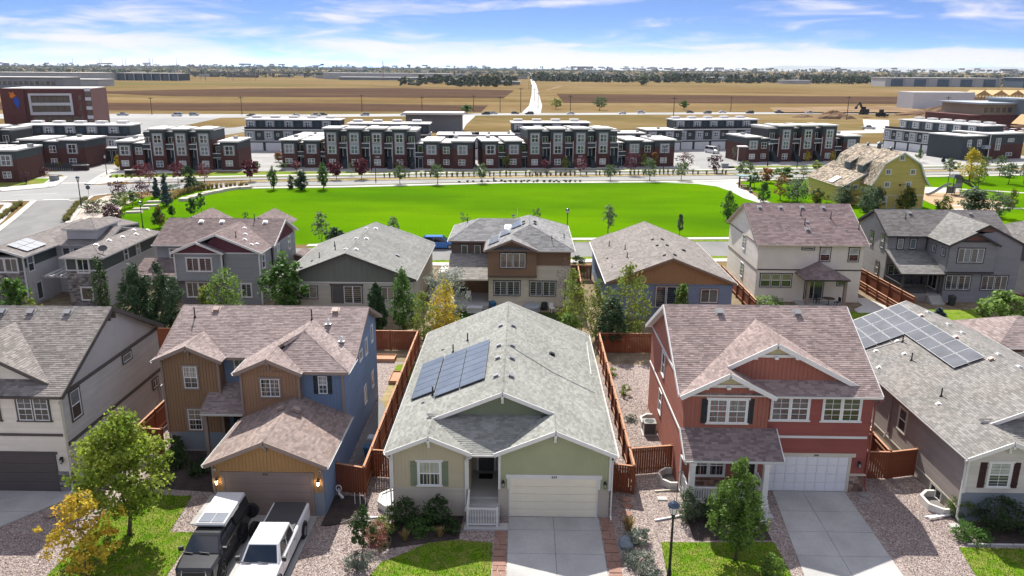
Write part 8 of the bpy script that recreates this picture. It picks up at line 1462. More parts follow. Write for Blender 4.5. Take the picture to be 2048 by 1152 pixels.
def wheelie(label,x,y,rz,c,open_=False):
 r=thing('wheelie_bin',label,'bin',(x,y,0),rz);m=paint('bin_'+c,{'blue':(0.03,0.12,0.22),'teal':(0.05,0.17,0.2),'white':(0.5,0.55,0.58),'dark':(0.04,0.045,0.045)}[c],rough=0.5);b=MB();b.mat(m);b.hexa([(-0.22,-0.25,0.06),(0.22,-0.25,0.06),(0.22,0.25,0.06),(-0.22,0.25,0.06),(-0.29,-0.35,0.98),(0.29,-0.35,0.98),(0.29,0.33,0.98),(-0.29,0.33,0.98)]);b.build('body',r);b=MB();b.mat(m);b.hexa([(-0.31,-0.38,0.985),(0.31,-0.38,0.985),(0.31,0.34,0.985),(-0.31,0.34,0.985),(-0.28,-0.34,1.04),(0.28,-0.34,1.04),(0.28,0.33,1.08),(-0.28,0.33,1.08)]);b.bar((-0.25,0.38,0.95),(0.25,0.38,0.95),0.04,0.04);b.build('lid',r)
 for x in(-0.27,0.27):b=MB();b.mat(BLACK);b.tube([(x-0.03,0.27,0.11),(x+0.03,0.27,0.11)],0.11,10);b.build('wheel',r)
 return r
wheelie('blue bin against the long fence, nearer the board gate',-9.45,44.6,1.57,'blue');wheelie('pale lidded bin against the long fence behind the blue bin',-9.45,45.9,1.57,'white');wheelie('teal bin behind the gate right of the cream garage door',5.5,42.6,0.2,'teal');wheelie('dark bin beside the teal bin behind the gate',6.1,42.0,0.1,'dark');wheelie('blue bin in the gap behind the maple by number 614',-25.2,46.3,0,'blue');wheelie('blue bin under the middle house patio',-3.0,76.6,0.4,'blue');wheelie('dark bin by the steps of the charcoal house',45.6,80.6,0,'dark')
def rock(label,x,y,sx,sy,sz,m,seed,group=None):
 g=random.Random(seed);b=MB();b.mat(m);n=9;rings=[]
 for j,(z,k)in enumerate(((0,1.0),(0.4,1.03),(0.75,0.8),(1.0,0.35))):rings.append([(sx*k*g.uniform(.85,1.1)*math.cos(i*6.283/n),sy*k*g.uniform(.85,1.1)*math.sin(i*6.283/n),sz*z*g.uniform(.92,1.08))for i in range(n)])
 for p,q in zip(rings,rings[1:]):
  for i in range(n):b.poly((p[i],p[(i+1)%n],q[(i+1)%n],q[i]))
 b.poly(rings[-1]);return tag(b.build('boulder',loc=(x,y,-0.03)),label,'boulder',group)
RK=M('pink_granite',(0.27,0.20,0.175),rough=0.9,var=0.2,scale=3,bump=0.5);RKB=M('blue_granite',(0.20,0.235,0.26),rough=0.85,var=0.2,scale=3,bump=0.5);RKW=M('pale_sandstone',(0.48,0.44,0.38),rough=0.9,var=0.15,scale=1.5,bump=0.4)
rock('blue grey boulder beside the flagstone edging',5.55,35.9,0.42,0.5,0.5,RKB,1);rock('pinkish boulder in the shaded gravel, nearer the driveway',-25.8,37.8,0.34,0.28,0.34,RK,2);rock('pinkish boulder in the shaded gravel, farther from the driveway',-25.3,38.5,0.36,0.28,0.32,RK,3);rock('small pale boulder among the sage clumps',6.55,33.7,0.3,0.25,0.26,RKW,4);rock('whitish rock in front of the yellow feathery bush',-7.9,36.6,0.32,0.26,0.22,RKW,5)
for i,(x,y)in enumerate(((-62.9,144.2),(-62.5,146.8),(-62.2,149.3),(-61.6,151.9),(-60.6,154.2),(-60.0,156.6),(-58.8,158.6),(-57.0,159.6))):
 b=MB();b.mat(RKW);b.hexa([(-0.9,-1.1,0),(0.8,-1.2,0),(0.9,1.1,0),(-0.8,1.2,0),(-0.85,-1.0,0.5),(0.75,-1.1,0.52),(0.8,1.0,0.48),(-0.75,1.1,0.5)]);tag(b.build('stone_block',loc=(x,y,0),rz=0.1+i*-0.12),'pale stone block in the curved row below the feather grasses','stone block','stone blocks of the curved row')
for i,(x,y,l)in enumerate(((-67.5,141.6,'flat pale slab under the purple plum beside the spruces'),(-66.2,137.6,'flat pale slab second in the row under the young park trees'),(-66.3,134.0,'flat pale slab third in the row under the young park trees'),(-66.0,130.8,'flat pale slab lowest in the row under the young park trees'))):
 b=MB();b.mat(RKW);b.hexa([(-1.4,-0.5,0),(1.3,-0.6,0),(1.4,0.5,0),(-1.2,0.6,0),(-1.3,-0.45,0.3),(1.2,-0.55,0.32),(1.3,0.45,0.3),(-1.1,0.55,0.3)]);tag(b.build('stone_slab',loc=(x,y,0),rz=0.3),l,'stone slab')
def simple(name,label,cat,m,f,loc=(0,0,0),rz=0,group=None):b=MB();b.mat(m);f(b);return tag(b.build(name,loc=loc,rz=rz),label,cat,group)
simple('extension_pipe','white downspout pipe lying on the gravel by the lamp post','pipe',VINYL,lambda b:b.bar((0,0,0.05),(1.6,0.5,0.08),0.09,0.08),(7.4,38.2,0));simple('extension_pipe','upper white pipe lying across another by the window well with ladder','pipe',VINYL,lambda b:b.bar((0,0,0.1),(1.6,0.45,0.14),0.1,0.08),(22.6,38.7,0));simple('extension_pipe','lower white pipe lying under another by the window well with ladder','pipe',VINYL,lambda b:b.bar((0,0,0.04),(1.7,0.35,0.04),0.1,0.07),(22.5,38.95,0));simple('extension_pipe','white pipe on the gravel in front of the covered window well','pipe',VINYL,lambda b:b.bar((0,0,0.05),(1.3,0.15,0.06),0.08,0.07),(-8.8,38.0,0));simple('extension_pipe','thin pipe on the gravel by the front window well of the red house','pipe',CREAM,lambda b:b.bar((0,0,0.05),(1.5,0.25,0.06),0.08,0.07),(7.9,41.3,0))
simple('splash_block','pale square splash block near the crossed white pipes','block',CONC,lambda b:b.hexa([(-0.3,-0.2,0),(0.3,-0.2,0),(0.3,0.2,0),(-0.3,0.2,0),(-0.28,-0.18,0.08),(0.28,-0.18,0.08),(0.28,0.18,0.1),(-0.28,0.18,0.1)]),(23.7,38.1,0));simple('splash_block','pale splash block on the gravel by the lamp post','block',CONC,lambda b:b.hexa([(-0.3,-0.2,0),(0.3,-0.2,0),(0.3,0.2,0),(-0.3,0.2,0),(-0.28,-0.18,0.08),(0.28,-0.18,0.08),(0.28,0.18,0.1),(-0.28,0.18,0.1)]),(8.2,40.5,0))
simple('bed_edging','pale edging along the lawn of the solar roof house','edging',CONC,lambda b:[b.box(i*1.2,i*1.2+1.15,-0.06,0.06,0,0.12)for i in range(6)],(23.4,36.3,0));simple('bed_edging','dark curved edging of the mulch bed by the board gate','edging',BLACK,lambda b:[b.bar((math.cos(t*0.25)*2.0,math.sin(t*0.25)*2.2,0.03),(math.cos(t*0.25+0.25)*2.0,math.sin(t*0.25+0.25)*2.2,0.03),0.025,0.06)for t in range(-6,0)],(-10.7,39.4,0))
simple('hose_reel','white garden hose coil at the wall corner by the board gate','hose',VINYL,lambda b:[b.tube([(0.16*math.cos(t*0.6)+0,0.05,0.5+0.2*math.sin(t*0.6)),(0.16*math.cos(t*0.6+0.6),0.05,0.5+0.2*math.sin(t*0.6+0.6))],0.035,5)for t in range(11)]+[b.bar((0,0.05,0),(0,0.05,0.5),0.08,0.05),b.bar((0,0,0.2),(0.3,-0.25,0.05),0.12,0.1)],(-10.45,40.3,0))
for i,(x,y)in enumerate(((-9.35,39.5),(-9.05,39.5),(-8.75,39.45))):simple('garden_stake','thin white garden stake standing in the gravel before the board gate','stake',VINYL,lambda b:b.bar((0,0,0),(0,0,0.75),0.03,0.03),(x,y,0),group='garden stakes before the gate')
simple('shepherd_hook','thin black plant hook beside the covered window well','plant hook',BLACK,lambda b:(b.tube([(0,0,0),(0,0,1.6),(0.08,0,1.72),(0.18,0,1.68),(0.2,0,1.55)],0.014,5),b.bar((-0.1,0,0.2),(0.1,0,0.2),0.02,0.02)),(-7.3,38.3,0));simple('shepherd_hook','black plant hook by the porch corner of the red house','plant hook',BLACK,lambda b:b.tube([(0,0,0),(0,0,2.0),(0.08,0,2.12),(0.2,0,2.06),(0.22,0,1.9)],0.016,5),(8.9,39.9,0))
simple('planter','grey flower tub on the porch of number 644','planter',paint('tub_grey',(0.35,0.36,0.36)),lambda b:(b.tube([(0,0,0),(0,0,0.45)],[0.2,0.27],12),b.tube([(0,0,0.4),(0,0,0.47)],0.29,12)),(10.2,40.2,0.42))
simple('raised_bed','wooden raised garden bed by the long fence behind number 624','garden bed',CEDAR_T,lambda b:(b.box(-0.6,0.6,-1.1,-1.05,0,0.3),b.box(-0.6,0.6,1.05,1.1,0,0.3),b.box(-0.6,-0.55,-1.05,1.05,0,0.3),b.box(0.55,0.6,-1.05,1.05,0,0.3),b.box(-0.55,0.55,-1.05,1.05,0,0.2)),(-9.8,58.2,0));simple('raised_bed','second raised garden bed nearer the rear fence','garden bed',CEDAR_T,lambda b:(b.box(-0.9,0.9,-0.6,-0.55,0,0.3),b.box(-0.9,0.9,0.55,0.6,0,0.3),b.box(-0.9,-0.85,-0.55,0.55,0,0.3),b.box(0.85,0.9,-0.55,0.55,0,0.3),b.box(-0.85,0.85,-0.55,0.55,0,0.2)),(-11.6,62.5,0))
def table_set(x,y,z,lab):
 r=thing('patio_table','round dark patio table under the hipped roof of the cream house','table',(x,y,z));b=MB();b.mat(M('table_brown',(0.13,0.10,0.075),var=0.1));b.tube([(0,0,0.72),(0,0,0.76)],0.62,18);b.build('table_top',r);b=MB();b.mat(BLACK);b.tube([(0,0,0),(0,0,0.72)],0.04,6)
 for a in range(3):b.bar((0,0,0.04),(0.35*math.cos(a*2.1),0.35*math.sin(a*2.1),0.02),0.04,0.04)
 b.build('pedestal',r)
table_set(32.2,79.6,0.18,'')
def chair(label,x,y,z,rz,m):
 r=thing('patio_chair',label,'chair',(x,y,z),rz);b=MB();b.mat(m);b.box(-0.24,0.24,-0.24,0.24,0.42,0.46);b.build('seat',r);b=MB();b.mat(m);b.box(-0.24,0.24,0.22,0.26,0.5,0.95);b.build('backrest',r);lg=MB();lg.mat(m);lg.box(-0.02,0.02,-0.02,0.02,0,0.42);me=lg.mesh('leg')
 for sx in(-.2,.2):
  for sy in(-.2,.2):link('leg',me,r,loc=(sx,sy,0))
chair('black patio chair right of the round table at the cream house',33.0,79.3,0.18,-1.4,BLACK);chair('black patio chair before the sliding door of the cream house',31.2,80.3,0.18,0.3,BLACK);chair('white garden chair on the middle house patio',-5.6,79.5,0.35,0.2,VINYL);chair('white plastic chair on the shaded lawn behind the middle house',3.1,76.6,0.02,0.5,VINYL)
simple('cushion_bench','dark sofa bench on the porch of the charcoal house','bench',paint('sofa_grey',(0.10,0.105,0.115)),lambda b:(b.box(-0.9,0.9,-0.35,0.35,0.15,0.45),b.box(-0.9,0.9,0.25,0.38,0.45,0.85),b.box(-0.95,-0.8,-0.35,0.35,0.15,0.65),b.box(0.8,0.95,-0.35,0.35,0.15,0.65)),(42.3,84.6,0.85));simple('hot_tub','round covered tub on the shaded lawn behind the middle house','hot tub',paint('tub_cover',(0.33,0.35,0.37)),lambda b:(b.tube([(0,0,0),(0,0,0.55)],0.85,20),b.tube([(0,0,0.55),(0,0,0.68)],[0.9,0.8],20)),(1.0,76.9,0));simple('storage_box','low white storage box at the patio step of the middle house','box',paint('box_white',(0.55,0.57,0.57)),lambda b:(b.box(-0.75,0.75,-0.4,0.4,0,0.5),b.box(-0.8,0.8,-0.44,0.44,0.503,0.6)),(-4.8,76.3,0));simple('grill','black barbecue grill on the middle house patio','grill',BLACK,lambda b:(b.box(-0.5,0.5,-0.25,0.25,0.1,0.8),b.tube([(-0.45,0,0.85),(0.45,0,0.85)],0.26,10),b.box(-0.8,-0.5,-0.2,0.2,0.75,0.8)),(-6.4,80.8,0.35));simple('rain_barrel','dark barrel beside the covered tub behind the middle house','barrel',SH_D,lambda b:b.tube([(0,0,0),(0,0,0.4),(0,0,0.8)],[0.3,0.36,0.3],12),(2.3,77.4,0))
# lamps and poles
POST=M('lamp_post_black',(0.018,0.018,0.019),rough=0.4,var=0);FROST=M('lamp_glass',(0.55,0.56,0.55),rough=0.2,var=0,spec=0.8);CAPB=M('lamp_cap',(0.05,0.07,0.11),rough=0.2,var=0,metal=0.4)
lr=thing('street_lamp','tall black street lamp with dark dome on the lawn of number 644','street lamp',(7.28,33.1,0),0)
b=MB();b.mat(POST);b.tube([(0,0,0),(0,0,0.5),(0,0,0.55),(0,0,3.35)],[0.12,0.11,0.075,0.055],10);b.tube([(0,0,3.3),(0,0,3.62)],[0.06,0.13],10);b.build('pole',lr);b=MB();b.mat(FROST);b.tube([(0,0,3.62),(0,0,4.0)],[0.15,0.235],12);b.build('globe',lr);b=MB();b.mat(CAPB);b.tube([(0,0,4.0),(0,0,4.07),(0,0,4.2),(0,0,4.26)],[0.29,0.28,0.16,0.02],14);b.tube([(0,0,4.24),(0,0,4.42)],0.015,5);b.build('cap',lr);b=MB();b.mat(POST)
for a in range(6):b.bar((0.15*math.cos(a*1.047),0.15*math.sin(a*1.047),3.62),(0.24*math.cos(a*1.047),0.24*math.sin(a*1.047),4.0),0.02,0.02)
b.build('cage',lr)
for x,y,s,l in((-78.0,136.3,1.28,'black lamp post by the stop sign at the side street'),(-58.2,117.5,1.0,'black lamp post on the park slope behind the modern house'),(-95.6,179.2,1.05,'black lamp post at the corner beds across the junction'),(6.5,113.2,1.05,'black lamp post on the street behind the middle house'),(-1.4,113.6,0.82,'short black lamp rising behind the middle house ridge'),(38.4,112.5,0.9,'black lamp post beside the cream house porch'),(-32.3,171.5,1.1,'black lamp post on the boulevard verge'),(64,208,1.5,'tall lamp before the brick row behind the barn')):dup(lr,(x,y,0),0,s,l)
def tall_lamp(label,x,y,h_,group=None):
 r=thing('road_lamp',label,'road lamp',(x,y,0),0.3,group);b=MB();b.mat(POST);b.tube([(0,0,0),(0,0,h_)],[0.13,0.07],6);b.bar((0,0,h_-0.1),(1.5,0,h_+0.1),0.09,0.09);b.build('pole',r);b=MB();b.mat(POST);b.box(1.2,2.0,-0.18,0.18,h_+0.05,h_+0.22);b.build('lamp_head',r);return r
tall_lamp('double headed road lamp before the long row left of mid park',-36.8,190.6,6.6);tall_lamp('road lamp before the brick row right of mid park',34.0,192.0,6.4);tall_lamp('road lamp over the row behind the barn',70,203,6.6)
PW=M('pole_wood',(0.09,0.07,0.055),var=0.2)
for i,(x,y,h_,l)in enumerate([(-150,425,9.5,'wooden pole on the main road above the three bay row'),(-195,418,9,'wooden pole left of the link road lamps'),(-95,470,9.5,'wooden pole behind the white cars on the main road'),(-60,472,8.5,'wooden pole behind the middle of the long row'),(-30,478,9.5,'wooden pole left of the link road'),(-14,470,9,'wooden pole near the long road junction, left'),(-2,474,14,'tall utility pole at the long road junction'),(9,520,10,'utility pole left of the long road'),(8,640,10,'second utility pole left of the long road'),(7,800,10,'third utility pole left of the long road'),(6,1050,10,'fourth utility pole left of the long road'),(27,470,10,'utility pole right of the long road junction'),(78,420,11,'pole standing alone between main road and right long row'),(168,420,12,'pole by the excavator, left'),(206,395,13,'pole by the excavator, right'),(128,500,9,'wooden pole on the main road above the white garages'),(-268,400,9,'wooden pole behind the office lawn'),(-240,415,9,'wooden pole at the parking lot behind the office')]):
 r=thing('utility_pole',l,'utility pole',(x,y,0));b=MB();b.mat(PW);b.tube([(0,0,0),(0,0,h_)],[0.22,0.15],6);b.build('pole',r);b=MB();b.mat(PW);b.box(-1.3,1.3,-0.1,0.1,h_-0.9,h_-0.65);b.build('crossarm',r)
 # vehicles
TYRE=M('tyre',(0.018,0.018,0.018),rough=0.85,var=0.1);RIM=M('rim',(0.35,0.36,0.37),rough=0.3,var=0,metal=0.8);RIMB=M('rim_black',(0.03,0.03,0.032),rough=0.4,var=0,metal=0.5);GLASSC=M('car_glass',(0.012,0.016,0.02),rough=0.03,var=0,spec=0.9);LENS=M('head_lens',(0.6,0.62,0.64),rough=0.1,var=0,spec=0.9);RLENS=M('tail_lens',(0.35,0.012,0.012),rough=0.2,var=0);PLAST=M('black_plastic',(0.02,0.02,0.021),rough=0.55,var=0)
def carpaint(n,c):return M('car_'+n,c,rough=0.22,var=0.02,spec=0.6)
def wheel(root,x,y,r,w,rim=RIM):
 s=1 if x>0 else-1;b=MB();b.mat(TYRE);b.tube([(-w/2,0,0),(-w/2+0.03,0,0),(w/2-0.03,0,0),(w/2,0,0)],[r*0.9,r,r,r*0.9],20);o=b.build('wheel',root,loc=(x,y,r));b=MB();b.mat(rim);xo=s*(w/2+0.004);b.tube([(xo-s*0.05,0,0),(xo,0,0)],r*0.6,14)
 for a in range(5):b.bar((xo+s*0.006,0.08*math.cos(a*1.257),0.08*math.sin(a*1.257)),(xo+s*0.006,r*0.58*math.cos(a*1.257),r*0.58*math.sin(a*1.257)),0.05,0.07,up=(1,0,0))
 b.build('rim',o);return o
def loft(b,secs,closed=True):
 """secs: list of rings (same count)"""
 n=len(secs[0])
 for p,q in zip(secs,secs[1:]):
  for i in range(n):b.poly((p[i],p[(i+1)%n],q[(i+1)%n],q[i]))
 b.poly(secs[0][::-1]);b.poly(secs[-1])
def sec(y,w,z0,z1,wt,r=0.08):return[(-w,y,z0),(w,y,z0),(w,y,z1-r),(wt,y,z1),(-wt,y,z1),(-w,y,z1-r)]
def pickup(label,x,y,rz,pm,L=6.0,w=0.98,zb=0.55,zh=1.18,zr=1.92,cab=(-0.6,1.55),bed=True,rim=RIM,wr=0.41):
 """front towards -y; origin mid length"""
 r=thing('pickup_truck',label,'pickup truck',(x,y,0),rz);h2=L/2;c0,c1=cab
 b=MB();b.mat(pm);loft(b,[sec(-h2,w*0.86,zb,zh-0.18,w*0.74),sec(-h2+0.12,w*0.95,zb-0.05,zh-0.06,w*0.82),sec(-h2+0.55,w,zb-0.1,zh-0.01,w*0.86),sec(c0-0.75,w,zb-0.1,zh+0.05,w*0.9),sec(c1+0.05,w,zb-0.1,zh+0.08,w*0.94),sec(h2-0.1,w,zb-0.08,zh+0.1,w*0.95),sec(h2,w*0.97,zb,zh+0.05,w*0.93)]);b.build('body',r)
 rw=w*0.74;bw=w*0.93;zt=zh+0.07
 g=MB();g.mat(pm);gl=MB();gl.mat(GLASSC)
 lo=[(-bw,c0-0.7,zt),(bw,c0-0.7,zt),(bw,c1+0.02,zt),(-bw,c1+0.02,zt)];up=[(-rw,c0,zr-0.06),(rw,c0,zr-0.06),(rw,c1-0.14,zr-0.06),(-rw,c1-0.14,zr-0.06)];tp=[(-rw*0.9,c0+0.14,zr),(rw*0.9,c0+0.14,zr),(rw*0.9,c1-0.24,zr),(-rw*0.9,c1-0.24,zr)]
 g.hexa(lo+up);g.hexa(up+tp);g.build('cab',r)
 V=lambda p,q,t:Vector(p).lerp(Vector(q),t)
 def pane(a,b_,c,d,ins,n,nm):
  k=MB();k.mat(GLASSC);P=[Vector(a),Vector(b_),Vector(c),Vector(d)];ce=sum(P,Vector())/4;nn=Vector(n);k.prism([ce+(p-ce)*ins+nn*0.012 for p in P],nn*-0.008);k.build(nm,r)
 pane(lo[0],lo[1],up[1],up[0],0.9,(0,-0.8,0.6),'windscreen');pane(lo[2],lo[3],up[3],up[2],0.8,(0,1,0.1),'rear_window')
 for s,(i,j)in((1,(1,2)),(-1,(0,3))):
  for t0,t1 in((0.13,0.5),(0.54,0.92)):pane(V(V(lo[i],lo[j],t0),V(up[i],up[j],t0),0.12),V(V(lo[i],lo[j],t1),V(up[i],up[j],t1),0.12),V(V(lo[i],lo[j],t1),V(up[i],up[j],t1),0.9),V(V(lo[i],lo[j],max(t0,0.16)),V(up[i],up[j],max(t0,0.06)),0.9),1,(s,0,0.2),'side_window')
  m_=MB();m_.mat(PLAST);m_.hexa([(s*(w+0.02),c0-0.52,zt+0.02),(s*(w+0.22),c0-0.55,zt+0.02),(s*(w+0.22),c0-0.42,zt+0.02),(s*(w+0.02),c0-0.4,zt+0.02),(s*(w+0.02),c0-0.52,zt+0.24),(s*(w+0.22),c0-0.55,zt+0.24),(s*(w+0.22),c0-0.42,zt+0.24),(s*(w+0.02),c0-0.4,zt+0.24)]);m_.build('mirror',r)
  l=MB();l.mat(LENS);l.hexa([(s*w*0.58,-h2-0.02,zh-0.42),(s*w*0.9,-h2+0.07,zh-0.42),(s*w*0.95,-h2+0.3,zh-0.38),(s*w*0.6,-h2+0.1,zh-0.38),(s*w*0.58,-h2+0.0,zh-0.17),(s*w*0.88,-h2+0.1,zh-0.17),(s*w*0.93,-h2+0.3,zh-0.15),(s*w*0.6,-h2+0.12,zh-0.15)]);l.build('headlight',r)
  tl=MB();tl.mat(RLENS);tl.box(min(s*w*0.86,s*w*1.0),max(s*w*0.86,s*w*1.0),h2-0.06,h2+0.015,zh-0.35,zh+0.0);tl.build('tail_light',r)
  d=MB();d.mat(PLAST)
  for yy in(c0+0.35,c1-0.35):d.box(min(s*w,s*(w+0.025)),max(s*w,s*(w+0.025)),yy-0.09,yy+0.09,zh-0.15,zh-0.11)
  for yy in(c0-0.3,(c0+c1)/2-0.05,c1):d.box(min(s*(w-0.004),s*(w+0.003)),max(s*(w-0.004),s*(w+0.003)),yy-0.008,yy+0.008,zb,zh)
  d.build('door_trim',r)
  for yy in(-h2+1.0,h2-1.35):wheel(r,s*(w-0.06),yy,wr,0.28,rim);a=MB();a.mat(PLAST);[a.bar((s*(w+0.01),yy+(wr+0.09)*math.cos(t),wr+(wr+0.09)*math.sin(t)),(s*(w+0.01),yy+(wr+0.09)*math.cos(t+0.4),wr+(wr+0.09)*math.sin(t+0.4)),0.05,0.07,up=(1,0,0))for t in[0.1+k*0.4 for k in range(7)]];a.build('wheel_arch',r)
 k=MB();k.mat(PLAST);k.box(-w*0.56,w*0.56,-h2-0.03,-h2+0.1,zh-0.48,zh-0.2);k.build('grille',r);k=MB();k.mat(PLAST);k.box(-w*0.95,w*0.95,-h2-0.1,-h2+0.15,zb-0.12,zb+0.12);k.build('bumper',r);k=MB();k.mat(PLAST)
 for i in(-1,1):k.bar((i*0.4,c0-0.72,zt+0.035),(i*0.4-0.5,c0-0.66,zt+0.06),0.03,0.03)
 k.build('wiper',r);return r
WP=carpaint('white',(0.68,0.69,0.70));t=pickup('white pickup truck with dark bed cover parked on the driveway of number 624',-12.28,34.05,0.01,WP,6.9,0.98,cab=(-1.3,0.72));k=MB();k.mat(paint('bed_cover',(0.055,0.055,0.056),rough=0.7));k.hexa([(-0.86,0.85,1.26),(0.86,0.85,1.26),(0.86,3.36,1.28),(-0.86,3.36,1.28),(-0.82,0.88,1.33),(0.82,0.88,1.33),(0.82,3.33,1.35),(-0.82,3.33,1.35)]);k.build('bed_cover',t)
for s in(-1,1):add_box(t,'running_board',PLAST,s*0.95-0.06,s*0.95+0.06,-1.6,1.4,0.36,0.42)
BP=carpaint('black',(0.012,0.013,0.015));t=pickup('black pickup truck with pale roof camper parked on the driveway of number 624',-15.25,34.3,0.01,BP,5.5,0.94,0.7,1.3,1.98,cab=(-1.0,0.6),rim=RIMB,wr=0.45)
k=MB();k.mat(paint('canopy_black',(0.03,0.03,0.032),rough=0.6));k.hexa([(-0.86,0.72,1.35),(0.86,0.72,1.35),(0.86,2.7,1.35),(-0.86,2.7,1.35),(-0.74,0.72,2.0),(0.74,0.72,2.0),(0.74,2.62,2.0),(-0.74,2.62,2.0)]);k.build('canopy',t);k=MB();k.mat(paint('tent_shell',(0.60,0.60,0.59),rough=0.45));k.hexa([(-0.74,-0.42,2.04),(0.74,-0.42,2.04),(0.74,2.6,2.04),(-0.74,2.6,2.04),(-0.70,-0.36,2.2),(0.70,-0.36,2.2),(0.70,2.56,2.2),(-0.70,2.56,2.2)]);o_=k.build('roof_tent',t)
for i in(-1,1):k=MB();k.mat(SOLAR);k.box(min(i*0.02,i*0.62),max(i*0.02,i*0.62),-0.3,0.55,2.203,2.225);k.build('solar_panel',o_)
k=MB();k.mat(RIM);k.tube([(-0.74,-0.46,2.14),(0.74,-0.46,2.14)],0.05,8);k.build('awning_tube',t);k=MB();k.mat(PLAST);[k.bar((0.76,0.4+i*0.5,2.02),(0.76,0.9+i*0.5,2.02),0.05,0.06)for i in range(4)];k.tube([(0.9,2.9,1.0),(0.9,2.65,1.0)],0.4,14);k.tube([(0.45,2.8,1.2),(0.2,2.8,1.2)],0.2,10);k.build('roof_rack',t)
for s in(-1,1):add_box(t,'running_board',PLAST,s*0.98-0.07,s*0.98+0.07,-1.3,1.2,0.42,0.5)
simple('spare_wheel','spare tyre leaning beside the black pickup truck','tyre',TYRE,lambda b:b.tube([(0,-0.13,0.42),(0,-0.1,0.42),(0,0.1,0.42),(0,0.13,0.42)],[0.36,0.42,0.42,0.36],18),(-13.95,36.2,0),1.35)
def car(label,x,y,rz,pm,kind='sedan',group=None):
 r=thing('car',label,'car',(x,y,0),rz,group);S={'sedan':(4.6,1.45,0.88,(-0.55,1.5)),'suv':(4.8,1.72,1.0,(-0.7,2.05)),'van':(5.2,2.05,1.15,(-1.1,2.4)),'pickup':(5.6,1.8,1.05,(-0.7,0.9))}[kind];L,zr,zh,(c0,c1)=S;h2=L/2;w=0.9
 key=('car',kind,pm.name)
 if key not in WIN:
  b=MB();b.mat(pm);loft(b,[sec(-h2,w*0.85,0.35,zh-0.2,w*0.7),sec(-h2+0.3,w,0.25,zh-0.05,w*0.85),sec(c0-0.6,w,0.22,zh,w*0.9),sec(c1+0.1,w,0.22,zh+0.03,w*0.92),sec(h2-0.1,w,0.28,zh,w*0.85),sec(h2,w*0.88,0.35,zh-0.2,w*0.75)]);bd=b.mesh('body')
  g=MB();g.mat(GLASSC);lo=[(-w*.92,c0-0.55,zh-.02),(w*.92,c0-0.55,zh-.02),(w*.92,c1+0.3,zh-.02),(-w*.92,c1+0.3,zh-.02)];up=[(-w*.76,c0+0.1,zr-.08),(w*.76,c0+0.1,zr-.08),(w*.76,c1-0.15,zr-.08),(-w*.76,c1-0.15,zr-.08)];g.hexa(lo+up);gm=g.mesh('window');k=MB();k.mat(pm);tp=[(-w*.68,c0+0.25,zr),(w*.68,c0+0.25,zr),(w*.68,c1-0.3,zr),(-w*.68,c1-0.3,zr)];k.hexa(up+tp)
  for i in(1,0):k.bar(Vector(lo[i])*1.004,Vector(up[i])*1.004,0.08,0.08);k.bar(Vector(lo[3-i])*1.004,Vector(up[3-i])*1.004,0.1,0.08);k.bar((lo[i][0]*1.0,(c0+c1)/2,zh),(up[i][0],(c0+c1)/2,zr-.08),0.08,0.06)
  WIN[key]=(bd,gm,k.mesh('roof'))
 for n_,me in zip(('body','window','roof'),WIN[key]):link(n_,me,r)
 if 'wheel' not in WIN:b=MB();b.mat(TYRE);b.tube([(-0.11,0,0),(0.11,0,0)],0.34,12);b.mat(RIM);b.tube([(-0.115,0,0),(0.115,0,0)],0.2,10);WIN['wheel']=b.mesh('wheel')
 for sx in(-0.8,0.8):
  for sy in(-h2+0.85,h2-0.85):link('wheel',WIN['wheel'],r,loc=(sx,sy,0.34))
 return r
CP={n:carpaint(n,c)for n,c in(('silver',(0.38,0.39,0.40)),('dark',(0.02,0.022,0.026)),('blue',(0.02,0.13,0.42)),('grey',(0.14,0.145,0.15)),('red',(0.22,0.02,0.02)))};CP['white']=WP
car('bright blue car parked on the lower street behind the green ranch roof',-11.6,106.0,1.62,CP['blue'],'suv');car('white van parked before the white garage doors',57.0,240.5,0.5,WP,'van');car('white car parked in the driveway gap left of the long row',-67.5,222,0.2,WP,'suv');car('silver car parked nearer in the driveway gap',-66,214,0.3,CP['silver'])
main=lambda px:(lambda x:(x,0.0755*x+(420 if x<-110 else 448)if x>-110 else 0.17*(x+113)+418))(px)
def on_road(x):
 k=[(-420,362),(-220,401),(-116,416),(-13,446),(104,473),(196,490),(420,530)]
 for(a,ya),(b_,yb)in zip(k,k[1:]):
  if a<=x<=b_:return ya+(yb-ya)*(x-a)/(b_-a),math.atan2(yb-ya,b_-a)
 return 500,0.2
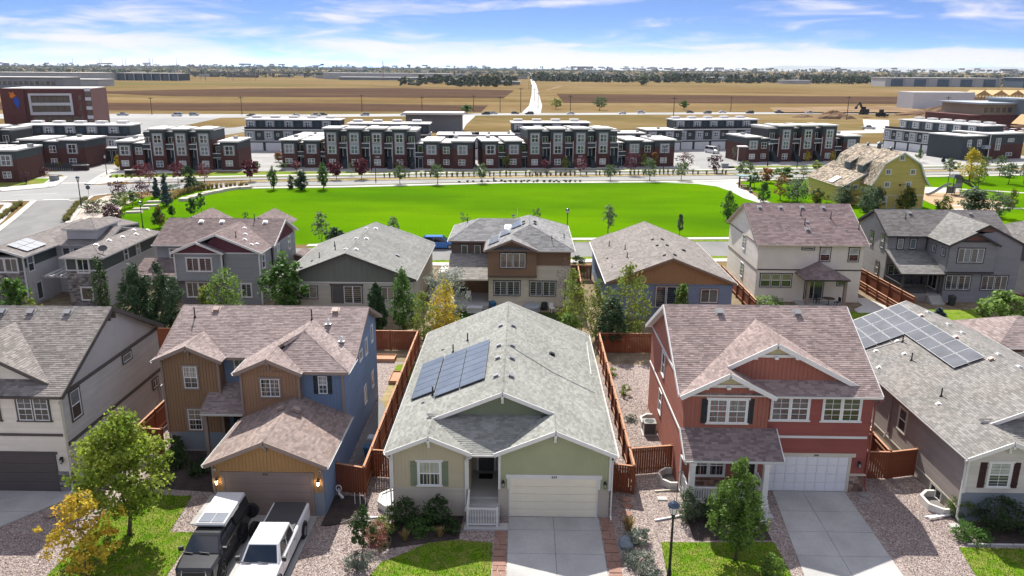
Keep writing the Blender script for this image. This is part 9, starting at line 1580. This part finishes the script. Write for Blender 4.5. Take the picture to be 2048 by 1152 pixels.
for i,(x,c,kd,d,l)in enumerate([(-118,'white','sedan',-3,'white car on the main road left of the long row chimneys'),(-108,'silver','pickup',-4,'silver pickup on the main road behind another car'),(-106,'dark','sedan',3,'dark car hidden beneath the silver pickup on the road'),(-84,'silver','suv',-3,'silver car alone on the main road above the rear row'),(-64,'white','sedan',-3,'white sedan on the main road left of mid park'),(-53,'white','suv',4,'white car behind the dark pickup on the main road'),(-45,'dark','pickup',-3,'dark pickup on the main road left of mid park'),(-21,'dark','suv',-3,'dark car by the link road junction'),(-17,'silver','sedan',4,'silver car ahead of the dark one by the link road'),(-5,'dark','sedan',3,'dark car waiting at the long road junction'),(3,'dark','suv',-3,'dark car turning at the long road junction'),(26,'white','sedan',-4,'white car right of the long road junction'),(56,'white','sedan',-3,'white car above the right rear garages, left of a pair'),(68,'white','suv',3,'white car above the right rear garages, right of a pair'),(98,'dark','sedan',4,'dark sedan on the main road at right'),(107,'grey','suv',-3,'grey car following the dark sedan at right'),(118,'white','sedan',4,'white sedan on the main road at right'),(133,'dark','suv',-3,'dark suv above the white garages'),(153,'grey','pickup',3,'grey pickup on the main road above the white garages'),(170,'silver','sedan',-3,'silver sedan near the excavator'),(-176,'white','van',-3,'white van on the main road beyond the office'),(-170,'silver','suv',3,'silver car beside the white van beyond the office'),(-205,'silver','pickup',4,'pickup on the main road next to the office block'),(-140,'grey','sedan',-3,'grey car on the main road behind the rear rows')]):
 y,a=on_road(x);car(l,x,y+d,a+(1.571 if d>0 else-1.571),CP[c],kd)
for i in range(34):x=196+(i%17)*5.2+rnd.uniform(-.6,.6);c_,kd_=rnd.choice(('white','silver','dark','grey','red','silver')),rnd.choice(('sedan','suv','suv','pickup'));car('%s %s parked in the %s row before the brick clinic'%(c_,kd_,'nearer' if i<17 else 'farther'),x,332+(i//17)*13+(x-196)*0.16,rnd.choice((0.16,3.3)),CP[c_],kd_,'cars parked before the clinic')
car('white truck parked alone left of the clinic lot',170,345,1.4,WP,'van');car('silver pickup by the works left of the clinic lot',150,350,1.2,CP['silver'],'pickup')
# works, play equipment, shelter, signs
r=thing('excavator','black excavator with raised arm on the dirt heap in the field','excavator',(187,445,1.5),0.3);KB=paint('machine_black',(0.025,0.025,0.024))
for n_,d in(('body',(-1.6,1.6,-1.4,1.4,1.2,2.6)),('cab',(-1.5,-0.1,-1.5,0.2,2.4,4.2)),('counterweight',(0.8,2.4,-1.3,1.3,1.3,2.9))):add_box(r,n_,KB,*d)
for s in(-1.1,1.1):b=MB();b.mat(KB);b.box(-2.1,2.1,s-0.35,s+0.35,0,1.0);b.build('track',r)
b=MB();b.mat(KB);b.bar((-0.5,0.6,2.3),(-3.0,0.6,6.6),0.6,0.9);b.build('boom',r);b=MB();b.mat(KB);b.bar((-3.0,0.6,6.6),(-1.6-3.4,0.6,4.0),0.5,0.6);b.build('arm',r);b=MB();b.mat(KB);b.hexa([(-5.6,0.0,3.0),(-4.5,0,3.0),(-4.5,1.2,3.0),(-5.6,1.2,3.0),(-5.3,0,4.2),(-4.6,0,4.3),(-4.6,1.2,4.3),(-5.3,1.2,4.2)]);b.build('bucket',r)
r=thing('loader','dark wheel loader right of the excavator','loader',(197,446,0.3),0.1)
for n_,d in(('body',(-2.6,2.0,-1.2,1.2,1.0,2.4)),('cab',(-0.8,0.8,-1,1,2.4,3.9)),('bucket',(2.4,3.6,-1.5,1.5,0.3,1.5))):add_box(r,n_,KB,*d)
for sx in(-1.6,1.3):
 for sy in(-1.2,1.2):b=MB();b.mat(TYRE);b.tube([(sx,sy-0.25,0.8),(sx,sy+0.25,0.8)],0.85,12);b.build('wheel',r)
DIRT=ground_mat('heaped_dirt',[(0.23,0.155,0.095),(0.16,0.105,0.07)],[0.3],bump=0.6,bscale=2,fine=0.3,fscale=1)
def heap(label,x,y,sx,sy,sz,sd):
 g=random.Random(sd);b=MB();b.mat(DIRT);n=16;R_=[]
 for z,k in((0,1),(0.35,0.72),(0.7,0.42),(0.95,0.14)):R_.append([(sx*k*g.uniform(.8,1.15)*math.cos(i*6.283/n),sy*k*g.uniform(.8,1.15)*math.sin(i*6.283/n),sz*z*g.uniform(.85,1.1))for i in range(n)])
 for p,q in zip(R_,R_[1:]):
  for i in range(n):b.poly((p[i],p[(i+1)%n],q[(i+1)%n],q[i]))
 b.poly(R_[-1]);tag(b.build('dirt_heap',loc=(x,y,-0.05)),label,'dirt heap')
heap('large dirt heap left of the excavator',165,430,12,7,4.2,1);heap('low dark dirt heap right of the loader',232,470,22,7,3.2,2);heap('long dirt bank right of the pole by the excavator',262,505,22,8,4.2,3);heap('small dark heap by the main road at right',152,440,7,4,1.8,4)
r=thing('play_structure','dark playground tower with long slide and climbing net','playground',(86.2,158.5,0),0.1);PD=paint('play_charcoal',(0.045,0.055,0.06));PG=paint('play_grey',(0.22,0.24,0.25))
for x,y in((0,0),(1.8,0),(0,1.8),(1.8,1.8)):b=MB();b.mat(PD);b.tube([(x,y,0),(x,y,3.6)],0.08,6);b.build('post',r)
for z in(1.6,):add_box(r,'deck',PD,-0.1,1.9,-0.1,1.9,z,z+0.12)
for n_,d in(('panel',(0,1.8,-0.06,-0.01,1.7,2.5)),('panel',(0.1,1.7,1.82,1.88,0.2,1.5)),('panel',(1.84,1.9,0.1,1.7,1.7,3.2))):add_box(r,n_,PG if 'panel'==n_ else PD,*d)
b=MB();b.mat(PD);b.hexa([(-0.2,-0.2,3.6),(2.0,-0.2,3.6),(2.0,2.0,3.6),(-0.2,2.0,3.6),(0.4,0.4,4.2),(1.4,0.4,4.2),(1.4,1.4,4.2),(0.4,1.4,4.2)]);b.build('roof',r);b=MB();b.mat(PG)
for i in range(8):p,q=Vector((-0.1-i*0.62,0.5,2.3-2.15*(1-math.cos(i/8*3.1416))/2)),Vector((-0.1-(i+1)*0.62,0.5,2.3-2.15*(1-math.cos((i+1)/8*3.1416))/2));b.bar(p,q,0.6,0.08);b.bar(p+Vector((0,.3,.12)),q+Vector((0,.3,.12)),0.06,0.26);b.bar(p+Vector((0,-.3,.12)),q+Vector((0,-.3,.12)),0.06,0.26)
b.build('slide',r);b=MB();b.mat(PD)
for i in range(6):b.bar((1.9+i*1.0,0.6,3.2-i*0.45),(1.9+i*1.0,2.2,3.2-i*0.45),0.1,0.1);b.bar((1.9,0.6+i*0.32,3.2),(7.2,0.6+i*0.32,0.6),0.1,0.1)
for y in(0.6,2.2):b.tube([(1.9,y,3.4),(4.5,y,2.6),(7.4,y,0)],0.12,6)
b.build('climbing_net',r);b=MB();b.mat(PD);[b.bar((0.2+i*0.01,-0.9+i*0.13,0.2+i*0.22),(1.4,-0.9+i*0.13,0.2+i*0.22),0.06,0.06)for i in range(7)];b.build('ladder',r)
r=thing('shelter','small park shelter with pale green tilted roof by the path','shelter',(47.3,168.2,0),0.1);b=MB();b.mat(paint('shelter_roof',(0.22,0.32,0.31),rough=0.4));b.hexa([(-1.9,-1.8,2.5),(1.9,-1.8,2.3),(1.9,1.8,2.3),(-1.9,1.8,2.5),(-1.9,-1.8,2.65),(1.9,-1.8,2.45),(1.9,1.8,2.45),(-1.9,1.8,2.65)]);b.build('roof',r)
for x,y in((-1.2,0),(1.2,0)):add_box(r,'post',PD,x-0.14,x+0.14,y-0.14,y+0.14,0,2.4)
add_box(r,'bench',PG,-0.9,0.9,-0.25,0.25,0.4,0.5);add_box(r,'bench_leg',PD,-0.8,-0.65,-0.2,0.2,0,0.4);add_box(r,'bench_leg',PD,0.65,0.8,-0.2,0.2,0,0.4)
def stop_sign(label,x,y,rz,s=1.0):
 r=thing('stop_sign',label,'stop sign',(x,y,0),rz);b=MB();b.mat(RIM);b.bar((0,0,0),(0,0,2.3*s),0.06,0.06);b.build('post',r);b=MB();b.mat(paint('sign_back',(0.10,0.095,0.11),rough=0.5));b.prism([(0.42*s*math.cos(k*0.785+0.393),-0.04,1.95*s+0.42*s*math.sin(k*0.785+0.393))for k in range(8)],(0,0.02,0));b.build('plate',r);b=MB();b.mat(paint('street_plate',(0.09,0.12,0.14)));b.box(-0.55*s,0.55*s,-0.012,0.012,2.4*s,2.6*s);b.build('street_name_plate',r)
stop_sign('stop sign seen from behind beside the lamp at the side street',-82.0,146.3,0.2);stop_sign('stop sign seen from behind at the alley mouth',47.4,203.0,0.2)
for x,y,w,l in((-105.5,186.5,3.4,'dark brick entrance sign on the island by the community driveway'),(-88.8,178.2,3.8,'dark brick entrance sign on the corner lawn before the three bay row')):
 r=thing('monument_sign',l,'sign',(x,y,0),0.15);add_box(r,'base',BRICK,-w/2,w/2,-0.35,0.35,0,1.2);add_box(r,'plaque',PLAST,-w/2+0.4,w/2-0.4,-0.42,-0.352,0.3,1.0);add_box(r,'cap',CONC,-w/2-0.1,w/2+0.1,-0.45,0.45,1.2,1.36)
for x,y,l in((-89.9,181,'dark green utility cabinet behind the corner sign'),(-101.5,168.5,'grey utility box on the corner lawn across the junction'),(51.5,202.5,'pale utility box near the brick row behind the barn')):r=thing('utility_cabinet',l,'utility box',(x,y,0));add_box(r,'case',paint('cabinet_green',(0.06,0.09,0.075))if 'dark' in l else PG,-0.8,0.8,-0.5,0.5,0,1.1);add_box(r,'lid',paint('cabinet_green',(0,0,0))if 'dark' in l else PG,-0.85,0.85,-0.55,0.55,1.1,1.2)
simple('pool_fence','dark low fence around the pool before the left brick row','fence',PD,lambda b:[b.box(i*0.5,i*0.5+0.36,-0.05,0.05,0,1.7)for i in range(26)]+[b.box(0,13,-0.09,-0.05,1.5,1.65)],(-117,185.5,0),0.1)
simple('entry_canopy','flat white canopy on a thin post before the row behind the barn','canopy',VINYL,lambda b:(b.box(-2.2,0.3,-1.2,1.2,4.4,4.65),b.box(-2.1,-1.9,-0.1,0.1,0,4.4)),(59.5,213.5,0))
for x,y,l in((46.5,160.5,'dark bench on the park path under the rust red maple'),(62,178.5,'dark bench by the boulevard left of the barn')):
 r=thing('park_bench',l,'bench',(x,y,0),1.2);add_box(r,'seat',PG,-0.9,0.9,-0.22,0.22,0.42,0.47);add_box(r,'backrest',PG,-0.9,0.9,0.2,0.25,0.5,0.9)
 for s in(-0.75,0.75):add_box(r,'leg',PD,s-0.05,s+0.05,-0.2,0.22,0,0.42)
simple('bollard','short dark bollard on the median behind the park lawn','bollard',PD,lambda b:b.tube([(0,0,0),(0,0,1.0)],0.16,8),(-6.5,173.2,0));simple('small_sign','small grey sign plate on a post on the left lawn','sign',PG,lambda b:(b.bar((0,0,0),(0,0,1.9),0.06,0.06),b.box(-0.4,0.4,-0.05,-0.02,1.2,2.0)),(-90.8,132.5,0))
